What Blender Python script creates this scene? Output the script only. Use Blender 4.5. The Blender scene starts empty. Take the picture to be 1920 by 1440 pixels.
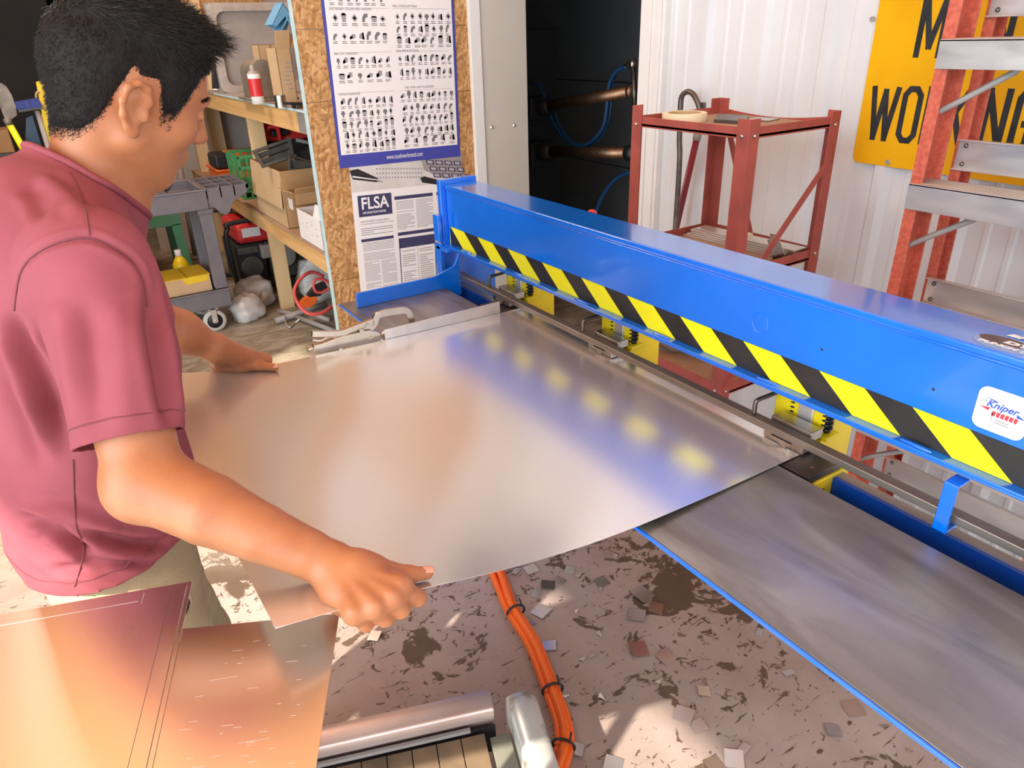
import bpy, math, random
import numpy as np
from mathutils import Vector, Matrix, noise as mnoise

random.seed(7); RNG = np.random.RandomState(11)
S = bpy.context.scene
COL = S.collection
PI = math.pi

# ---------------------------------------------------------------- camera
F_PX, CX, CY, CAM_Z = 1338.0, 960.0, 720.0, 1.60
_dn = np.array([92.0, 2723.0, F_PX]); _dn /= np.linalg.norm(_dn)
_y = np.array([-960.0, -625.0, F_PX]); _y -= _dn * (_y @ _dn); _y /= np.linalg.norm(_y)
_up = -_dn
RW = np.stack([np.cross(_y, _up), _y, _up])          # world axes written in camera axes (x right, y down, z ahead)
CAMPOS = np.array([0.0, 0.0, CAM_Z])
cam_data = bpy.data.cameras.new('camera'); cam = bpy.data.objects.new('camera', cam_data); COL.objects.link(cam)
cam_data.sensor_fit = 'HORIZONTAL'; cam_data.sensor_width = 36.0
cam_data.lens = 36.0 * F_PX / 1920.0
cam_data.clip_start = 0.02; cam_data.clip_end = 200
_r, _u, _b = RW @ np.array([1, 0, 0]), RW @ np.array([0, -1, 0]), RW @ np.array([0, 0, -1])
cam.matrix_world = Matrix(((_r[0], _u[0], _b[0], 0), (_r[1], _u[1], _b[1], 0), (_r[2], _u[2], _b[2], CAM_Z), (0, 0, 0, 1)))
S.camera = cam

def _ray(px, py): return RW @ np.array([(px - CX) / F_PX, (py - CY) / F_PX, 1.0])
def at_z(px, py, z): d = _ray(px, py); return CAMPOS + d * ((z - CAM_Z) / d[2])
def at_x(px, py, x): d = _ray(px, py); return CAMPOS + d * (x / d[0])
def at_y(px, py, y): d = _ray(px, py); return CAMPOS + d * (y / d[1])
def at_d(px, py, dep): return CAMPOS + _ray(px, py) * dep

# ---------------------------------------------------------------- light and exposure
S.view_settings.view_transform = 'Standard'; S.view_settings.look = 'None'
S.view_settings.gamma = 1.0; S.view_settings.use_curve_mapping = False
S.view_settings.exposure = 0.0
try:
    S.cycles.use_denoising = True
    S.cycles.max_bounces = 10; S.cycles.diffuse_bounces = 5; S.cycles.glossy_bounces = 5
    S.cycles.sample_clamp_indirect = 6.0; S.cycles.caustics_reflective = False
except Exception:
    pass
W = bpy.data.worlds.new('daylight'); S.world = W; W.use_nodes = True
_bg = W.node_tree.nodes['Background']; _bg.inputs[0].default_value = (0.86, 0.94, 1.0, 1); _bg.inputs[1].default_value = 2.7
_sl = bpy.data.lights.new('sun', 'SUN'); _sl.energy = 9.5; _sl.angle = math.radians(0.8); _sl.color = (1.0, 0.9, 0.75)
sun = bpy.data.objects.new('sun', _sl); COL.objects.link(sun)
SUN_DIR = Vector((1.0, 0.42, -0.86)).normalized()
sun.rotation_euler = SUN_DIR.to_track_quat('-Z', 'Y').to_euler(); sun.location = (-4, -2, 5)
def area_lamp(name, loc, target, sx, sy, power, color):
    l = bpy.data.lights.new(name, 'AREA'); l.shape = 'RECTANGLE'; l.size = sx; l.size_y = sy; l.energy = power; l.color = color
    o = bpy.data.objects.new(name, l); COL.objects.link(o); o.location = loc
    o.rotation_euler = (Vector(target) - Vector(loc)).to_track_quat('-Z', 'Y').to_euler(); return o
area_lamp('door_daylight', (-2.9, 0.0, 1.9), (1.0, 1.1, 0.9), 3.4, 3.4, 165, (0.86, 0.945, 1.0))
area_lamp('ceiling_fill', (-0.2, 3.9, 2.5), (-0.2, 4.0, 4.2), 1.8, 0.6, 78, (1.0, 0.88, 0.78))  # added unseen lamp, brightens the ceiling that the sheets reflect
area_lamp('shelf_fill', (-0.1, 4.4, 3.6), (1.3, 4.6, 0.6), 1.2, 0.3, 45, (1.0, 0.93, 0.84))  # unseen fill lamp added to brighten the shelving, no fixture

# ---------------------------------------------------------------- materials
MATS = {}
def mat(name, color, rough=0.5, metal=0.0, spec=0.5, var=0.0, vscale=8.0, bump=0.0, bscale=60.0, coat=0.0, color2=None, lo=0.35, hi=0.65,
        stretch=(1, 1, 1), detail=4.0, rvar=0.0, emit=None, trans=0.0, sss=0.0, distort=0.0, aniso=0.0):
    m = bpy.data.materials.new(name); m.use_nodes = True; MATS[name] = m
    nt = m.node_tree; N = nt.nodes; L = nt.links; b = N['Principled BSDF']
    b.inputs['Base Color'].default_value = (*color, 1); b.inputs['Roughness'].default_value = rough; b.inputs['Metallic'].default_value = metal
    b.inputs['Specular IOR Level'].default_value = spec
    if coat: b.inputs['Coat Weight'].default_value = coat; b.inputs['Coat Roughness'].default_value = 0.08
    if trans: b.inputs['Transmission Weight'].default_value = trans
    if aniso: b.inputs['Anisotropic'].default_value = aniso
    if sss:
        b.inputs['Subsurface Weight'].default_value = sss; b.inputs['Subsurface Radius'].default_value = (0.012, 0.005, 0.003); b.inputs['Subsurface Scale'].default_value = 0.6
    if emit: b.inputs['Emission Color'].default_value = (*emit[0], 1); b.inputs['Emission Strength'].default_value = emit[1]
    if var or color2 or bump or rvar:
        tc = N.new('ShaderNodeTexCoord'); mp = N.new('ShaderNodeMapping'); mp.inputs['Scale'].default_value = stretch
        L.new(tc.outputs['Object'], mp.inputs['Vector'])
    if color2 or var:
        nz = N.new('ShaderNodeTexNoise'); nz.inputs['Scale'].default_value = vscale; nz.inputs['Detail'].default_value = detail
        nz.inputs['Distortion'].default_value = distort
        L.new(mp.outputs[0], nz.inputs['Vector'])
        rp = N.new('ShaderNodeValToRGB')
        c2 = color2 if color2 else tuple(max(0, c * (1 - var)) for c in color)
        c1 = color if color2 else tuple(min(1, c * (1 + var)) for c in color)
        rp.color_ramp.elements[0].position = lo; rp.color_ramp.elements[0].color = (*c2, 1)
        rp.color_ramp.elements[1].position = hi; rp.color_ramp.elements[1].color = (*c1, 1)
        L.new(nz.outputs[0], rp.inputs[0]); L.new(rp.outputs[0], b.inputs['Base Color'])
    if rvar:
        nr = N.new('ShaderNodeTexNoise'); nr.inputs['Scale'].default_value = vscale * 1.7; nr.inputs['Detail'].default_value = 3
        L.new(mp.outputs[0], nr.inputs['Vector'])
        mr = N.new('ShaderNodeMapRange'); mr.inputs[1].default_value = 0.3; mr.inputs[2].default_value = 0.7
        mr.inputs[3].default_value = max(0.02, rough - rvar); mr.inputs[4].default_value = min(1, rough + rvar)
        L.new(nr.outputs[0], mr.inputs[0]); L.new(mr.outputs[0], b.inputs['Roughness'])
    if bump:
        nb = N.new('ShaderNodeTexNoise'); nb.inputs['Scale'].default_value = bscale; nb.inputs['Detail'].default_value = 3
        L.new(mp.outputs[0], nb.inputs['Vector'])
        bp = N.new('ShaderNodeBump'); bp.inputs['Strength'].default_value = bump; bp.inputs['Distance'].default_value = 0.004
        L.new(nb.outputs[0], bp.inputs['Height']); L.new(bp.outputs[0], b.inputs['Normal'])
    return m

def nodes_of(m): return m.node_tree.nodes, m.node_tree.links, m.node_tree.nodes['Principled BSDF']

M = {}
M['blue'] = mat('blue_enamel', (0.002, 0.165, 0.80), 0.20, var=0.08, vscale=5, bump=0.10, bscale=70, coat=1.0)
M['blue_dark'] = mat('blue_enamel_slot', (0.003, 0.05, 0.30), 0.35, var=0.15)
M['yellow'] = mat('yellow_paint', (0.86, 0.62, 0.012), 0.32, var=0.06, vscale=10)
M['tape_y'] = mat('yellow_tape', (0.90, 0.83, 0.012), 0.32, var=0.04, vscale=12)
M['tape_k'] = mat('black_tape', (0.022, 0.020, 0.019), 0.42, var=0.25, vscale=14)
M['steel'] = mat('ground_steel', (0.50, 0.47, 0.43), 0.33, 1.0, var=0.12, vscale=18, rvar=0.08)
M['steel_dark'] = mat('dark_steel', (0.16, 0.14, 0.125), 0.42, 0.9, var=0.3, vscale=15)
M['bar_steel'] = mat('mill_steel_bar', (0.30, 0.265, 0.23), 0.45, 0.85, var=0.25, vscale=22, stretch=(1, 0.12, 1))
M['spring'] = mat('black_spring', (0.01, 0.01, 0.012), 0.25)
M['black'] = mat('black_plastic', (0.018, 0.018, 0.02), 0.45)
M['black_soft'] = mat('black_rubber', (0.02, 0.02, 0.02), 0.8)
M['white'] = mat('white_paint', (0.80, 0.80, 0.78), 0.45, var=0.02)
M['white_wall'] = mat('white_steel_cladding', (0.74, 0.77, 0.79), 0.42, color2=(0.64, 0.66, 0.67), lo=0.25, hi=0.5, vscale=3.5, stretch=(1, 1, 0.35))
M['panel'] = mat('off_white_panel', (0.60, 0.565, 0.50), 0.55, var=0.03, vscale=3)
M['alu'] = mat('aluminium', (0.74, 0.72, 0.69), 0.36, 0.75, var=0.08, vscale=16, stretch=(1, 0.3, 1), rvar=0.08)
M['chrome'] = mat('nickel_plate', (0.56, 0.50, 0.42), 0.30, 1.0, var=0.08, vscale=20)
M['red_rack'] = mat('red_oxide_paint', (0.40, 0.085, 0.062), 0.48, color2=(0.30, 0.065, 0.05), vscale=14, lo=0.3, hi=0.6)
M['ladder'] = mat('orange_red_fiberglass', (0.66, 0.15, 0.085), 0.5, color2=(0.52, 0.10, 0.06), vscale=90, lo=0.4, hi=0.62, bump=0.15, bscale=150)
M['sign_y'] = mat('yellow_sign_enamel', (0.86, 0.47, 0.006), 0.30, color2=(0.74, 0.36, 0.004), lo=0.2, hi=0.55, vscale=6)
M['sign_k'] = mat('black_sign_ink', (0.025, 0.028, 0.032), 0.4, var=0.3, vscale=30)
M['lumber'] = mat('pine_lumber', (0.74, 0.46, 0.19), 0.6, color2=(0.56, 0.31, 0.11), vscale=9, stretch=(1, 0.12, 1), lo=0.3, hi=0.62, distort=1.2)
M['lumber_v'] = mat('pine_stud', (0.76, 0.55, 0.29), 0.6, color2=(0.62, 0.41, 0.19), vscale=9, stretch=(1, 1, 0.12), lo=0.3, hi=0.62, distort=1.0)
M['card'] = mat('cardboard', (0.60, 0.42, 0.24), 0.75, color2=(0.53, 0.36, 0.19), vscale=5, lo=0.3, hi=0.7)
M['card_d'] = mat('brown_cardboard', (0.46, 0.28, 0.13), 0.7, color2=(0.40, 0.23, 0.10), vscale=6)
M['card_in'] = mat('dark_cardboard_inside', (0.30, 0.19, 0.10), 0.8)
M['paper'] = mat('white_paper', (0.84, 0.81, 0.80), 0.45)
M['ink'] = mat('grey_print', (0.17, 0.165, 0.17), 0.5)
M['ink_l'] = mat('pale_grey_print', (0.42, 0.40, 0.41), 0.5)
M['ink_navy'] = mat('navy_print', (0.045, 0.045, 0.12), 0.45)
M['ink_blue'] = mat('blue_print', (0.055, 0.062, 0.36), 0.4)
M['red'] = mat('red_plastic', (0.62, 0.03, 0.03), 0.35, var=0.1)
M['orange'] = mat('orange_plastic', (0.85, 0.16, 0.03), 0.4, var=0.08)
M['hose'] = mat('orange_rubber_hose', (1.0, 0.16, 0.012), 0.42, var=0.04, vscale=20)
M['green'] = mat('green_plastic_crate', (0.08, 0.36, 0.13), 0.5, var=0.1)
M['green_m'] = mat('green_painted_steel', (0.08, 0.36, 0.20), 0.5, color2=(0.12, 0.30, 0.20), vscale=10)
M['cart'] = mat('grey_cart_plastic', (0.155, 0.145, 0.165), 0.55, var=0.08, vscale=12, bump=0.1, bscale=120)
M['grey'] = mat('grey_metal_paint', (0.33, 0.30, 0.28), 0.5, var=0.08)
M['grey_d'] = mat('charcoal_plastic', (0.075, 0.07, 0.062), 0.5, var=0.2, vscale=20)
M['masking'] = mat('masking_tape', (0.84, 0.73, 0.50), 0.5, var=0.03)
M['plywood'] = mat('worn_plywood', (0.46, 0.30, 0.19), 0.7, color2=(0.33, 0.20, 0.12), vscale=6, lo=0.3, hi=0.65, detail=8)
M['lumber_y'] = mat('pine_beam', (0.74, 0.46, 0.19), 0.6, color2=(0.58, 0.33, 0.12), vscale=9, stretch=(1, 0.1, 1.6), lo=0.3, hi=0.62, distort=1.2)
M['white_rubber'] = mat('pale_grey_rubber', (0.55, 0.54, 0.50), 0.6)
M['red_lead'] = mat('red_rubber_lead', (0.62, 0.10, 0.09), 0.45)
M['navy_bristle'] = mat('navy_bristles', (0.03, 0.05, 0.22), 0.7, var=0.3, vscale=60)
M['boot'] = mat('brown_work_boot', (0.10, 0.06, 0.035), 0.6, var=0.2)
M['eye'] = mat('eye_white', (0.75, 0.70, 0.66), 0.15)
M['iris'] = mat('dark_iris', (0.02, 0.012, 0.008), 0.1)
M['light_blue'] = mat('light_blue_plastic', (0.16, 0.42, 0.66), 0.4, var=0.05)
M['bag'] = mat('white_poly_sack', (0.72, 0.72, 0.72), 0.4, color2=(0.50, 0.47, 0.43), vscale=7, bump=0.5, bscale=25)
M['bronze'] = mat('bronze_rod', (0.26, 0.155, 0.095), 0.38, 0.85, var=0.2, vscale=14)
M['blue_hose'] = mat('dark_blue_hose', (0.012, 0.06, 0.16), 0.4)
M['dark_panel'] = mat('charcoal_door_panel', (0.20, 0.215, 0.23), 0.45, var=0.06, vscale=4)
M['wood_handle'] = mat('wooden_handle', (0.45, 0.32, 0.18), 0.6, var=0.1)
M['navy'] = mat('navy_plastic', (0.04, 0.05, 0.22), 0.5)
M['teal_edge'] = mat('pale_blue_edge_paint', (0.42, 0.66, 0.72), 0.5, color2=(0.62, 0.74, 0.74), vscale=18)
M['silver_scrap'] = mat('bright_sheet_offcut', (0.72, 0.71, 0.72), 0.22, 1.0)
M['duct'] = mat('dull_duct_metal', (0.33, 0.29, 0.23), 0.5, 0.6, var=0.15, vscale=9)
M['concrete_wall'] = mat('drab_wall_board', (0.46, 0.42, 0.38), 0.8, var=0.12, vscale=3)
M['dark_wall'] = mat('dark_wall_board', (0.012, 0.011, 0.010), 0.85, var=0.3, vscale=2)
M['slat'] = mat('weathered_deck_boards', (0.27, 0.185, 0.11), 0.65, color2=(0.13, 0.095, 0.06), vscale=7, lo=0.34, hi=0.62, stretch=(1, 0.6, 1), detail=9)
M['pink_rail'] = mat('polished_steel_rail', (0.74, 0.62, 0.58), 0.28, 0.55, color2=(0.62, 0.48, 0.45), vscale=9, stretch=(0.4, 1, 1))
M['fender'] = mat('worn_white_fender', (0.76, 0.77, 0.72), 0.32, 0.35, color2=(0.30, 0.25, 0.19), vscale=10, lo=0.36, hi=0.46, detail=6)

# ---------------------------------------------------------------- mesh helpers
BASE = {}
def basis_from(axis):
    a = np.array(axis, float); a /= np.linalg.norm(a)
    t = np.array([0, 0, 1.0]) if abs(a[2]) < 0.9 else np.array([1.0, 0, 0])
    u = np.cross(t, a); u /= np.linalg.norm(u); v = np.cross(a, u); return u, v, a

class MB:
    """collects shapes; build() links them as ONE mesh object"""
    def __init__(s): s.v = []; s.f = []; s.m = []; s.mats = []
    def _mi(s, m):
        if m not in s.mats: s.mats.append(m)
        return s.mats.index(m)
    def add(s, verts, faces, m):
        o = len(s.v); s.v.extend([tuple(map(float, p)) for p in verts]); i = s._mi(m)
        for f in faces: s.f.append([o + k for k in f]); s.m.append(i)
        return s
    def obox(s, o, a, b, c, m):
        """box from corner o along vectors a, b, c"""
        o, a, b, c = [np.array(t, float) for t in (o, a, b, c)]
        P = [o, o + a, o + a + b, o + b, o + c, o + a + c, o + a + b + c, o + b + c]
        Fs = [(0, 3, 2, 1), (4, 5, 6, 7), (0, 1, 5, 4), (1, 2, 6, 5), (2, 3, 7, 6), (3, 0, 4, 7)]
        if np.dot(np.cross(a, b), c) < 0: Fs = [f[::-1] for f in Fs]
        return s.add(P, Fs, m)
    def box(s, lo, hi, m): 
        lo = np.array(lo, float); hi = np.array(hi, float); d = hi - lo
        return s.obox(lo, (d[0], 0, 0), (0, d[1], 0), (0, 0, d[2]), m)
    def cbox(s, c, size, m, rz=0.0, rx=0.0, ry=0.0):
        R = np.array(Matrix.Rotation(rz, 3, 'Z') @ Matrix.Rotation(ry, 3, 'Y') @ Matrix.Rotation(rx, 3, 'X'))
        a, b, cc = R[:, 0] * size[0], R[:, 1] * size[1], R[:, 2] * size[2]
        return s.obox(np.array(c, float) - (a + b + cc) / 2, a, b, cc, m)
    def cyl(s, p, q, r, m, n=20, r2=None, caps=True):
        p = np.array(p, float); q = np.array(q, float); u, v, a = basis_from(q - p); r2 = r if r2 is None else r2
        V = []
        for c, rr in ((p, r), (q, r2)):
            for k in range(n):
                t = 2 * PI * k / n; V.append(c + (u * math.cos(t) + v * math.sin(t)) * rr)
        Fs = [(k, (k + 1) % n, n + (k + 1) % n, n + k) for k in range(n)]
        if caps: Fs += [tuple(range(n - 1, -1, -1)), tuple(range(n, 2 * n))]
        return s.add(V, Fs, m)
    def tube(s, path, r, m, n=10, closed=False, caps=True):
        P = [np.array(p, float) for p in path]; K = len(P); rs = r if hasattr(r, '__len__') else [r] * K
        V = []; u = None
        for i in range(K):
            if closed: t = P[(i + 1) % K] - P[i - 1]
            else: t = P[min(i + 1, K - 1)] - P[max(i - 1, 0)]
            t = t / (np.linalg.norm(t) + 1e-12)
            if u is None: u, w, _ = basis_from(t)
            else:
                u = u - t * (u @ t); u = u / (np.linalg.norm(u) + 1e-12); w = np.cross(t, u)
            for k in range(n):
                a = 2 * PI * k / n; V.append(P[i] + (u * math.cos(a) + w * math.sin(a)) * rs[i])
        Fs = []
        for i in range(K if closed else K - 1):
            j = (i + 1) % K
            for k in range(n): Fs.append((i * n + k, i * n + (k + 1) % n, j * n + (k + 1) % n, j * n + k))
        if caps and not closed: Fs += [tuple(range(n - 1, -1, -1)), tuple((K - 1) * n + k for k in range(n))]
        return s.add(V, Fs, m)
    def lathe(s, base, axis, prof, m, n=28):
        """profile of (radius, height) along axis"""
        u, v, a = basis_from(axis); base = np.array(base, float); V = []; K = len(prof)
        for r, h in prof:
            for k in range(n):
                t = 2 * PI * k / n; V.append(base + a * h + (u * math.cos(t) + v * math.sin(t)) * max(r, 1e-5))
        Fs = []
        for i in range(K - 1):
            for k in range(n): Fs.append((i * n + k, i * n + (k + 1) % n, (i + 1) * n + (k + 1) % n, (i + 1) * n + k))
        return s.add(V, Fs, m)
    def prism(s, poly, ext, m):
        """polygon of 3D points pushed along ext"""
        P = [np.array(p, float) for p in poly]; e = np.array(ext, float); n = len(P)
        nrm = sum((np.cross(P[i], P[(i + 1) % n]) for i in range(n)), np.zeros(3))
        if nrm @ e > 0: P = P[::-1]
        Fs = [tuple(range(n)), tuple(range(2 * n - 1, n - 1, -1))] + [(i, i + n, (i + 1) % n + n, (i + 1) % n) for i in range(n)]
        return s.add(P + [p + e for p in P], Fs, m)
    def sphere(s, c, r, m, n=14, k=10, scale=(1, 1, 1)):
        V = [(0, 0, 1)] + [(math.sin(PI * i / k) * math.cos(2 * PI * j / n), math.sin(PI * i / k) * math.sin(2 * PI * j / n), math.cos(PI * i / k)) for i in range(1, k) for j in range(n)] + [(0, 0, -1)]
        V = [np.array(c, float) + np.array(p) * r * np.array(scale) for p in V]
        Fs = [(0, 1 + j, 1 + (j + 1) % n) for j in range(n)]
        for i in range(k - 2):
            for j in range(n): a = 1 + i * n; Fs.append((a + j, a + n + j, a + n + (j + 1) % n, a + (j + 1) % n))
        e = len(V) - 1; a = 1 + (k - 2) * n
        Fs += [(a + j, e, a + (j + 1) % n) for j in range(n)]
        return s.add(V, Fs, m)
    def build(s, name, parent=None, bevel=0.0, smooth=False, base=None, segs=2, angle=0.6):
        return link_mesh(name, np.array(s.v), s.f, s.mats, s.m, parent, bevel, smooth, base, segs, angle)

def link_mesh(name, V, faces, mats, mi=None, parent=None, bevel=0.0, smooth=False, base=None, segs=2, angle=0.6):
    V = np.asarray(V, float)
    if parent is None:
        b = np.array(base, float) if base is not None else np.array([(V[:, 0].min() + V[:, 0].max()) / 2, (V[:, 1].min() + V[:, 1].max()) / 2, V[:, 2].min()])
        off = b
    else: off = BASE[parent.name]; b = off
    me = bpy.data.meshes.new(name)
    me.from_pydata((V - off).tolist(), [], faces if isinstance(faces, list) else faces.tolist())
    for m in mats: me.materials.append(m)
    if mi is not None and len(mats) > 1: me.polygons.foreach_set('material_index', np.array(mi, np.int32))
    if smooth: me.polygons.foreach_set('use_smooth', [True] * len(me.polygons))
    me.update()
    o = bpy.data.objects.new(name, me); COL.objects.link(o); BASE[o.name] = np.array(b, float)
    if parent is None: o.location = b
    else: o.parent = parent
    if bevel:
        md = o.modifiers.new('edge', 'BEVEL'); md.width = bevel; md.segments = segs; md.limit_method = 'ANGLE'; md.angle_limit = angle
        if not smooth:
            me.polygons.foreach_set('use_smooth', [True] * len(me.polygons))
            md.harden_normals = True
    return o

def tag(o, label, cat, group=None, kind=None):
    o['label'] = label; o['category'] = cat
    if group: o['group'] = group
    if kind: o['kind'] = kind
    return o
def thing(name, label, cat, loc, group=None):
    o = bpy.data.objects.new(name, None); COL.objects.link(o); o.location = loc; BASE[o.name] = np.array(loc, float)
    o.empty_display_size = 0.05
    return tag(o, label, cat, group)
def struct(o): o['kind'] = 'structure'; return o

def text_mesh(body, size, m, name, parent, origin, right, up, extrude=0.0006, bold=0.0, xs=1.0, shear=0.0, spacing=1.0, align='LEFT', fit=None):
    """flat lettering laid in the plane (right, up) at origin, as one mesh child"""
    cu = bpy.data.curves.new('lettering', 'FONT'); cu.body = body; cu.size = size; cu.extrude = extrude; cu.offset = bold; cu.shear = shear
    cu.space_character = spacing; cu.align_x = align; cu.resolution_u = 4
    t = bpy.data.objects.new('lettering', cu); COL.objects.link(t); bpy.context.view_layer.update()
    me0 = bpy.data.meshes.new_from_object(t); bpy.data.objects.remove(t); bpy.data.curves.remove(cu)
    n = len(me0.vertices); P = np.zeros(n * 3); me0.vertices.foreach_get('co', P); P = P.reshape(n, 3)
    if fit:
        P[:, 0] -= P[:, 0].min(); P[:, 0] *= fit[0] / max(P[:, 0].max(), 1e-6)
        P[:, 1] -= P[:, 1].min(); P[:, 1] *= fit[1] / max(P[:, 1].max(), 1e-6)
    r = np.array(right, float); r /= np.linalg.norm(r); u = np.array(up, float); u /= np.linalg.norm(u); w = np.cross(r, u)
    Vw = np.array(origin, float) + np.outer(P[:, 0] * xs, r) + np.outer(P[:, 1], u) + np.outer(P[:, 2], w)
    fs = [list(p.vertices) for p in me0.polygons]; bpy.data.meshes.remove(me0)
    if parent is None: return Vw, fs
    return link_mesh(name, Vw, fs, [m], None, parent)

def spline(pts, n=8):
    P = [np.array(p, float) for p in pts]; out = []
    for i in range(len(P) - 1):
        a, b, c, d = P[max(i - 1, 0)], P[i], P[i + 1], P[min(i + 2, len(P) - 1)]
        for k in range(n):
            t = k / n
            out.append(0.5 * ((2 * b) + (c - a) * t + (2 * a - 5 * b + 4 * c - d) * t * t + (3 * b - a - 3 * c + d) * t ** 3))
    out.append(P[-1]); return out
# ---------------------------------------------------------------- special surfaces
def mat_osb():
    m = bpy.data.materials.new('oriented_strand_board'); m.use_nodes = True; N, L, b = nodes_of(m)
    tc = N.new('ShaderNodeTexCoord'); last = None
    nz = N.new('ShaderNodeTexNoise'); nz.inputs['Scale'].default_value = 14; nz.inputs['Detail'].default_value = 1
    L.new(tc.outputs['Object'], nz.inputs['Vector'])
    for i, (ang, st) in enumerate(((0.5, (15, 15, 60)), (-0.75, (17, 17, 64)), (1.35, (20, 20, 80)))):
        mr_ = N.new('ShaderNodeMapping'); mr_.inputs['Rotation'].default_value = (0, ang, 0); mp = N.new('ShaderNodeMapping'); mp.inputs['Scale'].default_value = st
        mp.inputs['Location'].default_value = (i * 3.1, 0, i * 1.7)
        vo = N.new('ShaderNodeTexVoronoi'); vo.inputs['Scale'].default_value = 1.0; vo.inputs['Randomness'].default_value = 1.0
        L.new(tc.outputs['Object'], mr_.inputs['Vector']); L.new(mr_.outputs[0], mp.inputs['Vector'])
        ad = N.new('ShaderNodeMixRGB'); ad.blend_type = 'ADD'; ad.inputs[0].default_value = 0.9
        L.new(mp.outputs[0], ad.inputs[1]); L.new(nz.outputs['Color'], ad.inputs[2]); L.new(ad.outputs[0], vo.inputs['Vector'])
        sp = N.new('ShaderNodeSeparateColor'); L.new(vo.outputs['Color'], sp.inputs[0])
        rp = N.new('ShaderNodeValToRGB'); e = rp.color_ramp.elements
        e[0].position = 0.0; e[0].color = (0.36, 0.17, 0.06, 1); e[1].position = 1.0; e[1].color = (0.66, 0.41, 0.19, 1)
        k = e.new(0.35); k.color = (0.47, 0.245, 0.085, 1); k = e.new(0.7); k.color = (0.57, 0.32, 0.125, 1)
        L.new(sp.outputs[0], rp.inputs[0])
        if last is None: last = rp.outputs[0]
        else:
            th = N.new('ShaderNodeMath'); th.operation = 'GREATER_THAN'; th.inputs[1].default_value = 0.52
            L.new(sp.outputs[1], th.inputs[0]); mx = N.new('ShaderNodeMixRGB'); L.new(th.outputs[0], mx.inputs[0]); L.new(last, mx.inputs[1]); L.new(rp.outputs[0], mx.inputs[2]); last = mx.outputs[0]
    n2 = N.new('ShaderNodeTexNoise'); n2.inputs['Scale'].default_value = 60; n2.inputs['Detail'].default_value = 4; L.new(tc.outputs['Object'], n2.inputs['Vector'])
    r2 = N.new('ShaderNodeValToRGB'); r2.color_ramp.elements[0].position = 0.36; r2.color_ramp.elements[0].color = (0.62, 0.54, 0.46, 1); r2.color_ramp.elements[1].position = 0.5; r2.color_ramp.elements[1].color = (1, 1, 1, 1)
    L.new(n2.outputs[0], r2.inputs[0]); mu = N.new('ShaderNodeMixRGB'); mu.blend_type = 'MULTIPLY'; mu.inputs[0].default_value = 0.75
    L.new(last, mu.inputs[1]); L.new(r2.outputs[0], mu.inputs[2]); L.new(mu.outputs[0], b.inputs['Base Color'])
    b.inputs['Roughness'].default_value = 0.7
    bp = N.new('ShaderNodeBump'); bp.inputs['Strength'].default_value = 0.25; bp.inputs['Distance'].default_value = 0.003; L.new(n2.outputs[0], bp.inputs['Height']); L.new(bp.outputs[0], b.inputs['Normal'])
    return m
M['osb'] = mat_osb()

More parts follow.
